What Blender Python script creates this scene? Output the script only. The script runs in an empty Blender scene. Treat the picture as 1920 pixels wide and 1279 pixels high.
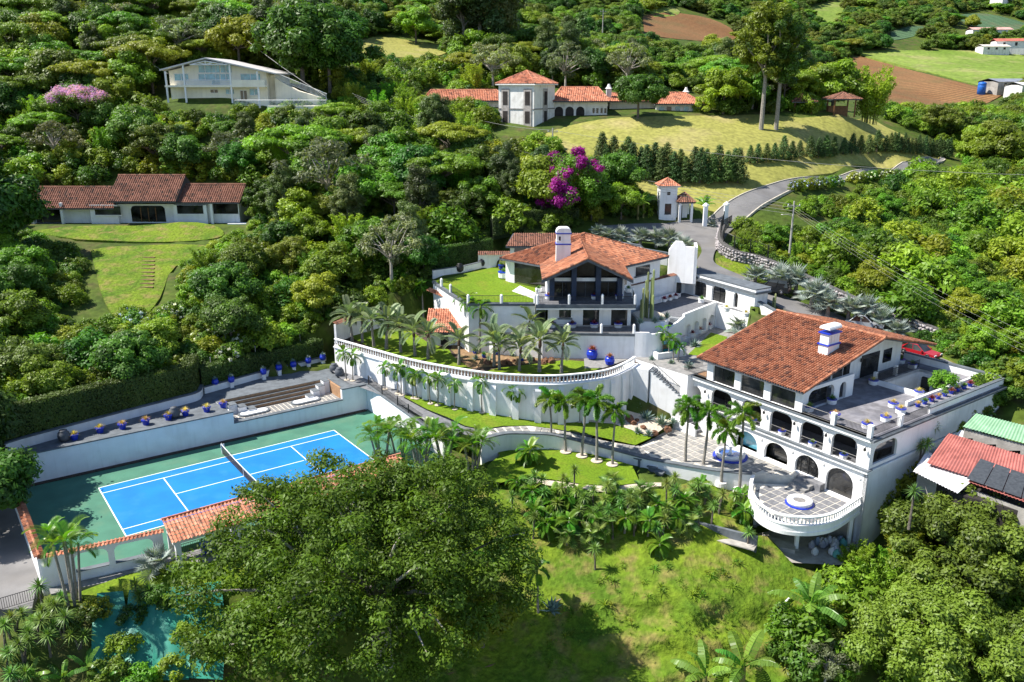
import bpy, math, random
import numpy as np
from mathutils import Vector, Matrix, noise as mnoise
R = math.radians
rnd = random.Random(7)
sc = bpy.context.scene
col = sc.collection

# ------------------------------------------------------------------ camera
F, PT, CZ = 1600.0, R(16.8), 36.3            # focal length in photo pixels, pitch, height above the tennis court
cam = bpy.data.cameras.new('camera'); cam_o = bpy.data.objects.new('camera', cam); col.objects.link(cam_o)
cam.sensor_width = 36.0; cam.lens = 36.0*F/1920; cam.clip_start = 0.5; cam.clip_end = 4000
cam_o.location = (0, 0, CZ); cam_o.rotation_euler = (R(90)-PT, 0, 0)
sc.camera = cam_o

# ------------------------------------------------------------------ sky, sun, exposure
SUN_EL, SUN_AZ = R(53), R(272)               # azimuth clockwise from +Y: sun stands to the left, a little beyond the view's side
world = bpy.data.worlds.new('World'); sc.world = world; world.use_nodes = True
nt = world.node_tree; bg = nt.nodes['Background']
sky = nt.nodes.new('ShaderNodeTexSky'); sky.sky_type = 'NISHITA'; sky.sun_disc = False
sky.sun_elevation = SUN_EL; sky.sun_rotation = SUN_AZ; sky.altitude = 1500
sky.dust_density = 0.6; sky.ozone_density = 1.5
nt.links.new(sky.outputs[0], bg.inputs[0]); bg.inputs[1].default_value = 0.105
sd = bpy.data.lights.new('sun', 'SUN'); sd.energy = 5.0; sd.angle = R(0.53); sd.color = (1, .945, .86)
so = bpy.data.objects.new('sun', sd); col.objects.link(so)
sv = Vector((math.sin(SUN_AZ)*math.cos(SUN_EL), math.cos(SUN_AZ)*math.cos(SUN_EL), math.sin(SUN_EL)))
so.rotation_euler = sv.to_track_quat('Z', 'Y').to_euler(); so.location = (-60, 60, 120)
sc.view_settings.view_transform = 'Standard'; sc.view_settings.look = 'None'
sc.view_settings.exposure = 0.95; sc.view_settings.gamma = 1.0; sc.view_settings.use_curve_mapping = False
sc.cycles.max_bounces = 6; sc.cycles.diffuse_bounces = 3; sc.cycles.glossy_bounces = 3; sc.cycles.transmission_bounces = 4
sc.cycles.sample_clamp_indirect = 6.0

# ------------------------------------------------------------------ pixels to places
def ray(px, py):
    a = (px-960)/F; b = (639.5-py)/F
    return a, math.cos(PT)+b*math.sin(PT), -math.sin(PT)+b*math.cos(PT)
def A(px, py, z):                            # where the sight line meets the level z
    a, b, c = ray(px, py); t = (z-CZ)/c
    return Vector((a*t, b*t, z))
def D(px, py, Y):                            # where the sight line reaches the distance Y
    a, b, c = ray(px, py); t = Y/b
    return Vector((a*t, Y, CZ+c*t))
SO = (-38.74, 72.58); UX = (.81076, .58538); WX = (-.58538, .81076)     # the court's own axes
def S(u, w, z=0.0): return Vector((SO[0]+u*UX[0]+w*WX[0], SO[1]+u*UX[1]+w*WX[1], z))
def UW(p):
    dx, dy = p[0]-SO[0], p[1]-SO[1]
    return (dx*UX[0]+dy*UX[1], dx*WX[0]+dy*WX[1])
SROT = math.atan2(UX[1], UX[0])

# ------------------------------------------------------------------ mesh builder
class MB:
    def __init__(s, fr=None): s.v = []; s.f = []; s.fr = fr; s.fc = None
    def p(s, q): return s.fr(q) if s.fr else q
    def add(s, pts, faces):
        n = len(s.v); s.v += [tuple(s.p(q)) for q in pts]; s.f += [tuple(i+n for i in f) for f in faces]
    def box(s, x0, x1, y0, y1, z0, z1):
        s.add([(x0,y0,z0),(x1,y0,z0),(x1,y1,z0),(x0,y1,z0),(x0,y0,z1),(x1,y0,z1),(x1,y1,z1),(x0,y1,z1)],
              [(0,3,2,1),(4,5,6,7),(0,1,5,4),(1,2,6,5),(2,3,7,6),(3,0,4,7)])
    def quad(s, *pts): s.add(pts, [tuple(range(len(pts)))])
    def prism(s, poly, z0, z1, top=None):       # poly: (x,y) ring; z0,z1 numbers or per-point lists
        n = len(poly)
        a = z0 if isinstance(z0, (list, tuple)) else [z0]*n
        b = z1 if isinstance(z1, (list, tuple)) else [z1]*n
        s.add([(q[0],q[1],a[i]) for i,q in enumerate(poly)]+[(q[0],q[1],b[i]) for i,q in enumerate(poly)],
              [tuple(range(n-1,-1,-1)), tuple(range(n,2*n))]+[(i,(i+1)%n,n+(i+1)%n,n+i) for i in range(n)])
    def strip(s, path, w0, w1, z0, z1):         # wall along a path: offsets w0..w1 to the left, heights z0..z1 (may be lists)
        n = len(path); L = []
        a = z0 if isinstance(z0, (list, tuple)) else [z0]*n
        b = z1 if isinstance(z1, (list, tuple)) else [z1]*n
        nr = normals(path)
        pts = []
        for i,(q,m) in enumerate(zip(path, nr)):
            pts += [(q[0]+m[0]*w0,q[1]+m[1]*w0,a[i]),(q[0]+m[0]*w1,q[1]+m[1]*w1,a[i]),(q[0]+m[0]*w1,q[1]+m[1]*w1,b[i]),(q[0]+m[0]*w0,q[1]+m[1]*w0,b[i])]
        fs = [(0,1,2,3),(4*n-4,4*n-1,4*n-2,4*n-3)]
        for i in range(n-1):
            k = 4*i
            for j in range(4): fs.append((k+j, k+4+j, k+4+(j+1)%4, k+(j+1)%4))
        s.add(pts, fs)
    def tube(s, pts, r, n=6, cap=True):
        m = len(pts); rr = r if isinstance(r, (list, tuple)) else [r]*m
        P = [Vector(q) for q in pts]; vs = []
        for i in range(m):
            d = (P[min(i+1,m-1)]-P[max(i-1,0)])
            if d.length < 1e-9: d = Vector((0,0,1))
            d.normalize()
            up = Vector((0,0,1)) if abs(d.z) < .95 else Vector((1,0,0))
            e = d.cross(up).normalized(); g = e.cross(d)
            for k in range(n):
                t = 2*math.pi*k/n
                vs.append(tuple(P[i]+(e*math.cos(t)+g*math.sin(t))*rr[i]))
        fs = [(i*n+k, i*n+(k+1)%n, (i+1)*n+(k+1)%n, (i+1)*n+k) for i in range(m-1) for k in range(n)]
        if cap: fs += [tuple(range(n-1,-1,-1)), tuple(range((m-1)*n, m*n))]
        s.add(vs, fs)
    def lathe(s, prof, n=12, loc=(0,0,0), sx=1.0, sy=1.0):
        vs = []; m = len(prof)
        for r, z in prof:
            for k in range(n):
                t = 2*math.pi*k/n
                vs.append((loc[0]+r*math.cos(t)*sx, loc[1]+r*math.sin(t)*sy, loc[2]+z))
        fs = [(i*n+k, i*n+(k+1)%n, (i+1)*n+(k+1)%n, (i+1)*n+k) for i in range(m-1) for k in range(n)]
        fs += [tuple(range(n-1,-1,-1)), tuple(range((m-1)*n, m*n))]
        s.add(vs, fs)
    def mesh(s, name, mat, smooth=False, cols=None):
        me = bpy.data.meshes.new(name); me.from_pydata(s.v, [], s.f); me.update()
        if mat: me.materials.append(mat)
        if smooth: me.polygons.foreach_set('use_smooth', [True]*len(me.polygons))
        if cols is not None:
            ca = me.attributes.new('tint', 'FLOAT', 'FACE'); ca.data.foreach_set('value', cols)
        return me
    def build(s, name, mat, parent=None, smooth=False, cols=None):
        return obj(name, s.mesh(name, mat, smooth, cols), parent)
def normals(path):
    out = []
    for i in range(len(path)):
        a = path[max(i-1,0)]; b = path[min(i+1,len(path)-1)]
        dx, dy = b[0]-a[0], b[1]-a[1]; l = math.hypot(dx,dy) or 1
        out.append((-dy/l, dx/l))
    return out
def arc(cx, cy, r, a0, a1, n):
    return [(cx+r*math.cos(R(a0+(a1-a0)*i/n)), cy+r*math.sin(R(a0+(a1-a0)*i/n))) for i in range(n+1)]
def smooth_path(pts, n=6):                   # Catmull-Rom
    P = [tuple(p) for p in pts]; out = []
    for i in range(len(P)-1):
        p0 = P[max(i-1,0)]; p1 = P[i]; p2 = P[i+1]; p3 = P[min(i+2,len(P)-1)]
        for k in range(n):
            t = k/n
            out.append(tuple(.5*((2*b)+(c-a)*t+(2*a-5*b+4*c-d)*t*t+(-a+3*b-3*c+d)*t**3) for a,b,c,d in zip(p0,p1,p2,p3)))
    out.append(P[-1]); return out
def resample(path, step):
    out = [tuple(path[0])]; acc = 0
    for a, b in zip(path, path[1:]):
        L = math.dist(a, b)
        while acc+L >= step:
            t = (step-acc)/L; a = tuple(x+(y-x)*t for x,y in zip(a,b)); out.append(a); L = math.dist(a,b); acc = 0
        acc += L
    return out

# ------------------------------------------------------------------ things, parts, tags
def obj(name, me, parent=None, loc=None, rz=0, scale=None):
    o = bpy.data.objects.new(name, me); col.objects.link(o)
    if parent: o.parent = parent
    if loc is not None: o.location = loc
    if rz: o.rotation_euler = (0,0,rz)
    if scale: o.scale = (scale,)*3 if isinstance(scale,(int,float)) else scale
    return o
def tag(o, label, cat, group=None):
    o['label'] = label; o['category'] = cat
    if group: o['group'] = group
    return o
def thing(name, label, cat, loc=(0,0,0), rz=0, group=None, scale=None):
    return tag(obj(name, None, None, loc, rz, scale), label, cat, group)
def struct(o): o['kind'] = 'structure'; return o
def stuff(o): o['kind'] = 'stuff'; return o
def dup(o, loc=None, rz=None, scale=None, label=None, group=None, parent=None):
    c = o.copy(); col.objects.link(c); c.parent = parent
    if loc is not None: c.location = loc
    if rz is not None: c.rotation_euler = (0,0,rz)
    if scale is not None: c.scale = (scale,)*3 if isinstance(scale,(int,float)) else scale
    if label: c['label'] = label
    if group: c['group'] = group
    for ch in KIDS.get(o.name, ()) or o.children: dup(ch, parent=c)
    return c
KIDS = {}
def freeze(o):                               # remember a prototype's parts (faster than .children)
    ch = list(o.children); KIDS[o.name] = ch
    for c in ch: KIDS[c.name] = list(c.children)
    return o

# ------------------------------------------------------------------ materials
MATS = {}
def nodes(name):
    m = bpy.data.materials.new(name); m.use_nodes = True; MATS[name] = m
    t = m.node_tree; b = t.nodes['Principled BSDF']
    return m, t, b
def nn(t, kind, **kw):
    n = t.nodes.new(kind)
    for k, v in kw.items(): setattr(n, k, v)
    return n
def noise_mix(t, ca, cb, scale, detail=5, lo=.35, hi=.65, coord='Object', dist=0.0):
    tc = nn(t, 'ShaderNodeTexCoord'); no = nn(t, 'ShaderNodeTexNoise'); no.inputs['Scale'].default_value = scale; no.inputs['Detail'].default_value = detail
    no.inputs['Distortion'].default_value = dist
    t.links.new(tc.outputs[coord], no.inputs['Vector'])
    r = nn(t, 'ShaderNodeValToRGB'); r.color_ramp.elements[0].position = lo; r.color_ramp.elements[1].position = hi
    r.color_ramp.elements[0].color = (*ca, 1); r.color_ramp.elements[1].color = (*cb, 1)
    t.links.new(no.outputs['Fac'], r.inputs['Fac']); return r.outputs['Color'], no
def mixc(t, a, b, fac, mode='MIX'):
    m = nn(t, 'ShaderNodeMix', data_type='RGBA', blend_type=mode)
    for sock, v in ((m.inputs[6], a), (m.inputs[7], b), (m.inputs[0], fac)):
        if hasattr(v, 'node'): t.links.new(v, sock)
        else: sock.default_value = (*v, 1) if isinstance(v, tuple) else v
    return m.outputs[2]
def mat(name, c, rough=.7, var=.12, scale=1.5, bump=0.0, bscale=None, spec=.3, metal=0.0, dirt=None, dscale=.35, streak=0.0):
    if name in MATS: return MATS[name]
    m, t, b = nodes(name)
    ca = tuple(x*(1-var) for x in c); cb = tuple(min(1, x*(1+var)) for x in c)
    out, no = noise_mix(t, ca, cb, scale)
    if dirt:
        d, _ = noise_mix(t, (0,0,0), (1,1,1), dscale, 8, .52, .75)
        out = mixc(t, out, dirt, d)
    if streak:                               # rain streaks: noise drawn out along the vertical
        tc = nn(t,'ShaderNodeTexCoord'); mp = nn(t,'ShaderNodeMapping'); mp.inputs['Scale'].default_value = (2.2,2.2,.16); t.links.new(tc.outputs['Object'], mp.inputs[0])
        sn = nn(t,'ShaderNodeTexNoise'); sn.inputs['Scale'].default_value = 1.0; sn.inputs['Detail'].default_value = 6; t.links.new(mp.outputs[0], sn.inputs['Vector'])
        rp = nn(t,'ShaderNodeMapRange'); rp.inputs[1].default_value = .5; rp.inputs[2].default_value = .78; rp.inputs[4].default_value = streak; t.links.new(sn.outputs['Fac'], rp.inputs[0])
        out = mixc(t, out, (.40,.39,.36), rp.outputs[0])
    t.links.new(out, b.inputs['Base Color'])
    b.inputs['Roughness'].default_value = rough; b.inputs['Specular IOR Level'].default_value = spec; b.inputs['Metallic'].default_value = metal
    if bump:
        n2 = nn(t, 'ShaderNodeTexNoise'); n2.inputs['Scale'].default_value = bscale or scale*4; n2.inputs['Detail'].default_value = 4
        tc = nn(t, 'ShaderNodeTexCoord'); t.links.new(tc.outputs['Object'], n2.inputs['Vector'])
        bp = nn(t, 'ShaderNodeBump'); bp.inputs['Strength'].default_value = bump; bp.inputs['Distance'].default_value = .1
        t.links.new(n2.outputs['Fac'], bp.inputs['Height']); t.links.new(bp.outputs['Normal'], b.inputs['Normal'])
    return m
def leaf_mat(name, c, yellow=(.16,.17,.02), rough=.5, trans=.35, var=.5, hue=.03, boost=1.75):
    """foliage: tint per leaf (attribute), each plant a little different, light passes through"""
    if name in MATS: return MATS[name]
    m, t, b = nodes(name)
    at = nn(t, 'ShaderNodeAttribute', attribute_name='tint')
    oi = nn(t, 'ShaderNodeObjectInfo')
    c = tuple(x*boost for x in c); yellow = tuple(x*boost for x in yellow)
    dark = tuple(x*(1-var) for x in c); lite = tuple(x*(1+var*.7) for x in c)
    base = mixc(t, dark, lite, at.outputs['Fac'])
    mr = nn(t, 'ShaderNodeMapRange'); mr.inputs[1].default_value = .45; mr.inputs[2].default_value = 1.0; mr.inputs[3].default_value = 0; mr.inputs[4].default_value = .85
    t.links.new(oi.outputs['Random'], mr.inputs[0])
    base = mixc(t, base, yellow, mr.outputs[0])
    hs = nn(t, 'ShaderNodeHueSaturation')
    m1 = nn(t, 'ShaderNodeMath', operation='MULTIPLY'); m1.inputs[1].default_value = 7.31; t.links.new(oi.outputs['Random'], m1.inputs[0])
    m2 = nn(t, 'ShaderNodeMath', operation='FRACT'); t.links.new(m1.outputs[0], m2.inputs[0])
    m3 = nn(t, 'ShaderNodeMapRange'); m3.inputs[3].default_value = .5-hue; m3.inputs[4].default_value = .5+hue; t.links.new(m2.outputs[0], m3.inputs[0])
    m4 = nn(t, 'ShaderNodeMapRange'); m4.inputs[3].default_value = .72; m4.inputs[4].default_value = 1.35
    m5 = nn(t, 'ShaderNodeMath', operation='MULTIPLY'); m5.inputs[1].default_value = 13.7; t.links.new(oi.outputs['Random'], m5.inputs[0])
    m6 = nn(t, 'ShaderNodeMath', operation='FRACT'); t.links.new(m5.outputs[0], m6.inputs[0]); t.links.new(m6.outputs[0], m4.inputs[0])
    t.links.new(m3.outputs[0], hs.inputs['Hue']); t.links.new(m4.outputs[0], hs.inputs['Value']); t.links.new(base, hs.inputs['Color'])
    t.links.new(hs.outputs[0], b.inputs['Base Color']); b.inputs['Roughness'].default_value = rough; b.inputs['Specular IOR Level'].default_value = .35
    tr = nn(t, 'ShaderNodeBsdfTranslucent')
    br = mixc(t, hs.outputs[0], (1.35,1.45,.45), 1.0, 'MULTIPLY'); t.links.new(br, tr.inputs[0])
    mx = nn(t, 'ShaderNodeMixShader'); mx.inputs[0].default_value = trans
    t.links.new(b.outputs[0], mx.inputs[1]); t.links.new(tr.outputs[0], mx.inputs[2])
    t.links.new(mx.outputs[0], t.nodes['Material Output'].inputs[0])
    return m

WHITE = mat('white_render', (.80,.80,.80), .75, .04, .8, .12, 8, dirt=(.70,.69,.67), dscale=.5, streak=.24)
CREAM = mat('cream_render', (.86,.80,.66), .8, .05, .7, dirt=(.66,.59,.46), streak=.25)
PALEW = mat('weathered_render', (.72,.70,.67), .8, .06, .7, dirt=(.5,.48,.45), dscale=.8, streak=.6)
COPING = mat('grey_coping', (.115,.13,.145), .75, .2, 1.5, .1)
CHAR = mat('charcoal_timber', (.085,.095,.11), .6, .2, 2)
NAVY = mat('navy_paint', (.02,.035,.075), .45, .15, 2)
BLUE = mat('cobalt_paint', (.01,.035,.42), .35, .12, 3, spec=.5)
IRON = mat('black_iron', (.012,.012,.013), .45, .1, 3, spec=.5)
GLASS = mat('dark_glass', (.03,.03,.03), .05, .9, .45, spec=.6)
GLASSB = mat('teal_glass', (.10,.32,.42), .08, .35, .8, spec=.8)
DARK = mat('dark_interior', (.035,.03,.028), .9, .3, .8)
WOOD = mat('brown_timber', (.16,.075,.03), .55, .25, 2)
STONE = mat('grey_stone', (.21,.20,.19), .85, .25, 3, .3)
BRICKT = mat('terracotta_riser', (.34,.20,.11), .8, .15, 3)
CONC = mat('concrete', (.33,.31,.28), .9, .18, 1.2, .2, dirt=(.18,.17,.15))
def slab_mat(name, cs, rough=.8):
    m, t, b = nodes(name)
    oi = nn(t, 'ShaderNodeObjectInfo'); r = nn(t, 'ShaderNodeValToRGB'); r.color_ramp.interpolation = 'LINEAR'
    r.color_ramp.elements[0].color = (*cs[0],1); r.color_ramp.elements[1].color = (*cs[1],1)
    t.links.new(oi.outputs['Random'], r.inputs[0])
    n, _ = noise_mix(t, (.75,.75,.75), (1.15,1.13,1.1), 2.5, 6)
    t.links.new(mixc(t, r.outputs[0], n, 1.0, 'MULTIPLY'), b.inputs['Base Color']); b.inputs['Roughness'].default_value = rough
    return m
SLAB = slab_mat('slate_paver', ((.20,.20,.20),(.30,.29,.275)))
SLABD = slab_mat('dark_slate_paver', ((.13,.135,.15),(.20,.20,.21)))
JOINT = mat('pale_joint', (.60,.56,.48), .9, .1, 2)
def tile_mat(name, c0, c1, c2):
    m, t, b = nodes(name)
    at = nn(t, 'ShaderNodeAttribute', attribute_name='tint')
    r = nn(t, 'ShaderNodeValToRGB'); e = r.color_ramp.elements
    e[0].color = (*c0,1); e[1].color = (*c2,1); e[0].position = .04
    x = e.new(.22); x.color = (*c1,1); x = e.new(.7); x.color = (*[(p+q)/2 for p,q in zip(c1,c2)],1)
    t.links.new(at.outputs['Fac'], r.inputs[0])
    n, _ = noise_mix(t, (.8,.8,.82), (1.08,1.07,1.06), .5, 6, .3, .62)
    t.links.new(mixc(t, r.outputs[0], n, 1.0, 'MULTIPLY'), b.inputs['Base Color']); b.inputs['Roughness'].default_value = .8; b.inputs['Specular IOR Level'].default_value = .2
    return m
TILE = tile_mat('orange_clay_tile', (.13,.065,.05), (.31,.115,.06), (.44,.20,.115))
TILE2 = tile_mat('old_clay_tile', (.08,.05,.04), (.17,.078,.052), (.27,.13,.09))
TILE3 = tile_mat('salmon_clay_tile', (.22,.10,.07), (.44,.16,.09), (.58,.27,.17))

# ------------------------------------------------------------------ building pieces
def tile_plane(mb, cols, o, e, s, poly, cw=.26, rh=.42, amp=.055, wide=1.12):
    """barrel tiles over a convex polygon poly of (a,b): a along the eave direction e, b up the slope s, from origin o"""
    o = Vector(o); e = Vector(e).normalized(); s = Vector(s).normalized(); n = e.cross(s).normalized()
    if n.z < 0: n = -n
    a0 = min(q[0] for q in poly); a1 = max(q[0] for q in poly)
    def lim(a):
        bs = []
        for (x0,y0),(x1,y1) in zip(poly, poly[1:]+poly[:1]):
            if abs(x1-x0) < 1e-6:
                if abs(a-x0) < 1e-4: bs += [y0,y1]
            elif min(x0,x1)-1e-6 <= a <= max(x0,x1)+1e-6: bs.append(y0+(y1-y0)*(a-x0)/(x1-x0))
        return (min(bs), max(bs)) if bs else (0,0)
    cw *= wide; amp *= wide*1.45
    nc = max(1, round((a1-a0)/cw)); w = (a1-a0)/nc
    prof = [(0,0),(.18,.75),(.36,1),(.54,.75),(.72,0),(1,0)]
    L = [[lim(min(a1, max(a0, a0+(i+f)*w))) for f,_ in prof] for i in range(nc)]
    bmin = min(q[1] for q in poly); bmax = max(q[1] for q in poly); nr = max(1, round((bmax-bmin)/rh)); h = (bmax-bmin)/nr
    for i in range(nc):
        for j in range(nr):
            b0 = bmin+j*h; b1 = b0+h; lo = [max(b0, l[0]) for l in L[i]]; hi = [min(b1, l[1]) for l in L[i]]
            if max(y-x for x,y in zip(lo,hi)) < .02: continue
            pts = []; jt = rnd.uniform(-.012,.012)
            for k,(f,z) in enumerate(prof):
                l, u = lo[k], max(lo[k], hi[k])
                pts.append(o+e*(a0+(i+f)*w)+s*l+n*(z*amp*1.15+.03+jt))
                pts.append(o+e*(a0+(i+f)*w)+s*u+n*(z*amp*.9+.004))
            mb.add(pts, [(2*k,2*k+2,2*k+3,2*k+1) for k in range(5)])
            c = rnd.random(); cols += [c]*5
def ridge(mb, cols, a, b, r=.13, step=.42):
    a = Vector(a); b = Vector(b); n = max(1, int((b-a).length/step))
    for i in range(n):
        k = len(mb.f); mb.tube([a+(b-a)*(i/n), a+(b-a)*((i+1.08)/n)], [r*1.08, r*.92], 7)
        cols += [rnd.random()]*(len(mb.f)-k)
def arch_pts(x0, x1, zs, rise, n=10, kind='round'):
    cx = (x0+x1)/2; rx = (x1-x0)/2
    if kind == 'round': return [(cx-rx*math.cos(math.pi*i/n), zs+rise*math.sin(math.pi*i/n)) for i in range(n+1)]
    c = min(rise, rx*.6); out = []                      # flat head with rounded corners
    for i in range(n//2+1):
        t = math.pi/2*i/(n//2); out.append((x0+c-c*math.cos(t), zs+rise-c+c*math.sin(t)))
    for i in range(n//2+1):
        t = math.pi/2*i/(n//2); out.append((x1-c+c*math.sin(t), zs+rise-c+c*math.cos(t)))
    return out
def arched_wall(mb, L, z0, z1, y0, y1, ops):
    """wall along x from 0 to L, thickness y0..y1, openings (x0, x1, sill, spring, rise, kind)"""
    ops = sorted(ops); x = 0
    def slab(xa, xb, za, zb):
        if xb-xa > 1e-4 and zb-za > 1e-4:
            for y in (y0,y1): mb.quad((xa,y,za),(xb,y,za),(xb,y,zb),(xa,y,zb))
    for (xa,xb,si,sp,ri,kd) in ops:
        slab(x, xa, z0, z1); slab(xa, xb, z0, si)
        if si > z0: mb.quad((xa,y0,si),(xb,y0,si),(xb,y1,si),(xa,y1,si))
        ap = arch_pts(xa,xb,sp,ri,10,kd)
        for xx in (xa,xb): mb.quad((xx,y0,si),(xx,y1,si),(xx,y1,ap[0][1]),(xx,y0,ap[0][1]))
        for (p,q) in zip(ap,ap[1:]):
            for y in (y0,y1): mb.quad((p[0],y,p[1]),(q[0],y,q[1]),(q[0],y,z1),(p[0],y,z1))
            mb.quad((p[0],y0,p[1]),(q[0],y0,q[1]),(q[0],y1,q[1]),(p[0],y1,p[1]))
        x = xb
    slab(x, L, z0, z1)
    mb.quad((0,y0,z1),(L,y0,z1),(L,y1,z1),(0,y1,z1))
    for xx in (0,L): mb.quad((xx,y0,z0),(xx,y1,z0),(xx,y1,z1),(xx,y0,z1))
def pane(mb, xa, xb, si, sp, ri, kd, y, th=.03):       # a sheet that fills an opening
    ap = arch_pts(xa,xb,sp,ri,10,kd); ring = [(xa,si),(xb,si)]+[q for q in reversed(ap)]
    mb.quad(*[(q[0],y,q[1]) for q in ring]); 
def local(o, ex, ey):                                  # a frame: x along ex, y along ey, z up
    return lambda q: Vector((o[0]+ex[0]*q[0]+ey[0]*q[1], o[1]+ex[1]*q[0]+ey[1]*q[1], (o[2] if len(o) > 2 else 0)+q[2]))
def fs(q): return S(q[0], q[1], q[2])                  # site frame
def railing(mb, path, z, h=.95, step=.16, rail=.03, bar=.012):
    zz = z if isinstance(z,(list,tuple)) else [z]*len(path)
    P = [(p[0],p[1],q) for p,q in zip(path,zz)]
    mb.tube([(p[0],p[1],p[2]+h) for p in P], rail, 4); mb.tube([(p[0],p[1],p[2]+.12) for p in P], rail*.7, 4)
    for q in resample(P, step): mb.box(q[0]-bar,q[0]+bar,q[1]-bar,q[1]+bar,q[2]+.1,q[2]+h)
# ------------------------------------------------------------------ terrain: heights known from the photograph, smoothly joined
CP = []
def cz(px, py, z): CP.append(tuple(A(px,py,z)))
def cd(px, py, Y): CP.append(tuple(D(px,py,Y)))
for q in [(1100,912,-.7),(1215,912,-.9),(1300,960,-2.2),(1380,985,-2.8),(1300,1150,-5.6),(1300,1270,-9.2),(1000,1270,-9.8),(1460,1040,-4.3),(1560,1050,-4.8),
          (1000,1000,-3.2),(900,965,-1.8),(950,1100,-6),(1150,1020,-3.6),(1100,965,-2),(800,1000,-2.5),(800,1180,-7),(600,1120,-2.5),(600,1270,-7.5),
          (250,1096,-.1),(130,1128,-.3),(400,1080,-.1),(500,1070,-.3),(0,1150,-.5),
          (1640,1010,-5),(1720,960,-3),(1900,1010,-4),(1700,1150,-9),(1900,1200,-10.5),(1500,1270,-10),(1790,900,-1.5),(1800,820,.5),(1880,860,.2),(1900,760,4),
          (20,960,-.2),(10,900,1.5)]: cz(*q)
CP += [(0,32,-20),(60,32,-21),(-60,32,-14),(0,0,-30),(80,0,-30),(-80,0,-24),(0,-80,-46),(120,-80,-46),(-120,-80,-42),(-70,60,0),(-95,75,4),(-70,45,-4),(75,60,-8),(95,75,-4),
       (-60,82,4.6),(-80,95,9),(-48,84,4.4),(70,95,6.5),(90,95,7),(110,120,9.5)]
# court, garden and house levels (kept below the built terraces)
for u,w,z in [(-4,0,-.5),(12,6,2.5),(12,12,4.6),(28,14,5),(0,8,4),(20,-12,-.5),(12,-8,-.5),(30,-8,0),(36,-2,2.4),(44,-8,1.6),(50,-14,.8),(52,-22,-.4),(46,-20,-.5),(36,-16,-.5),(58,-26,-.5),(66,-30,2),(60,-44,-4.5),(70,-44,-1),(78,-44,3),(82,-36,6.2),(84,-26,7.5),(-6.5,-17,-.05),(-2,-18.5,-.1),(2,-20.6,-.1),(6,-21,-.2),(10,-21.5,-.3),(14,-21,-.4),(-9,-16,-.05),(-5,-19.4,-.3),(-1.2,-20.2,-.3),(4,-22,-.4),(-6,-14,-.3),(0,-15,-.4)]:
    CP.append(tuple(S(u,w,z)))
CP += [(-10,97,5.4),(4,90,5.4),(12,92,5.6),(6,98,7.5),(2,104,11),(-6,104,11),(12,108,11.4),(22,102,10.5),(20,112,12),(28,100,10),(34,94,7)]
for q in [(30,1215,50.5),(120,1275,50),(300,1275,51),(230,1180,54.2),(400,1180,54.8),(270,428,137),(100,430,134),(420,440,134),(200,500,118),(350,500,120),(200,580,104),(60,560,106),(60,480,122),(640,560,108),(560,480,125),(800,475,120),(880,465,121),(60,421,136),(150,421,136.5),(350,419,137),(430,421,137),(700,400,132),(900,420,128),(560,400,138),
          (800,330,150),(700,270,168),(560,300,158),(350,300,160),(150,330,152),(0,330,148),(430,192,172),(320,190,172),(600,200,178),(250,200,178),(60,200,180),
          (300,100,210),(450,90,208),(100,100,200),(0,100,196),(300,10,240),(60,10,235),(600,60,235),(740,92,250),(820,80,268),(640,80,245),(900,120,235),(900,60,290),(1000,130,225),(1100,130,240),
          (790,206,180),(860,207,178),(930,208,177),(860,170,200),(1000,205,182),(1010,246,164),(940,255,160),(1120,222,170),(1250,217,172),(1330,217,174),(1480,213,178),(1580,217,180),(1680,245,184),(1750,275,190),
          (1080,290,150),(1200,280,154),(1330,270,158),(1480,255,166),(1600,255,174),
          (1130,330,146),(1250,325,146),(1380,318,149),(1480,312,154),(1580,302,162),(1680,288,174),
          (1250,380,139),(1330,370,139),(1420,378,139),(1480,350,146),(1560,333,157),(1640,318,172),(1720,303,188),(1780,294,200),
          (1340,410,135),(1250,420,133),(1330,440,128),(1330,470,121),(1390,520,113),(1470,560,106),(1560,590,101),
          (1430,450,126),(1480,500,120),(1600,540,112),(1700,600,104),(1800,650,98),(1880,680,94),(1480,410,136),(1600,430,136),(1700,400,146),(1800,420,142),(1900,430,140),(1800,540,114),(1900,560,112),(1900,370,160),(1800,340,170),
          (1850,300,205),(1900,240,225),(1800,215,250),(1700,230,215),(1620,190,262),(1760,190,290),(1560,150,310),(1640,165,290),(1850,170,300),(1900,140,330),
          (1300,180,230),(1200,120,250),(1400,120,300),(1550,110,370),(1700,90,400),(1850,90,410),(1300,60,360),(1400,80,360),(1250,10,400),(1450,10,460),(1650,10,500),(1900,10,540),(1050,20,340),
          (960,-150,700),(300,-150,520),(1500,-150,900),(1900,-150,950),(0,-150,450),(-250,100,200),(-250,-50,300),(-250,330,150),(2200,100,420),(2200,-50,650),(2200,350,180),(2300,500,130),(2300,-200,1000),(-300,-250,700)]: cd(*q)
CPA = np.array([tuple(c) for c in CP], float)
def _tps(P):
    n = len(P); K = np.sqrt(((P[:,None,:2]-P[None,:,:2])**2).sum(-1)); K[np.diag_indices(n)] = -.35   # slight smoothing
    Q = np.c_[np.ones(n), P[:,:2]]; M = np.zeros((n+3,n+3)); M[:n,:n] = K; M[:n,n:] = Q; M[n:,:n] = Q.T
    return np.linalg.solve(M, np.r_[P[:,2], 0,0,0])
_W = _tps(CPA)
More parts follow.
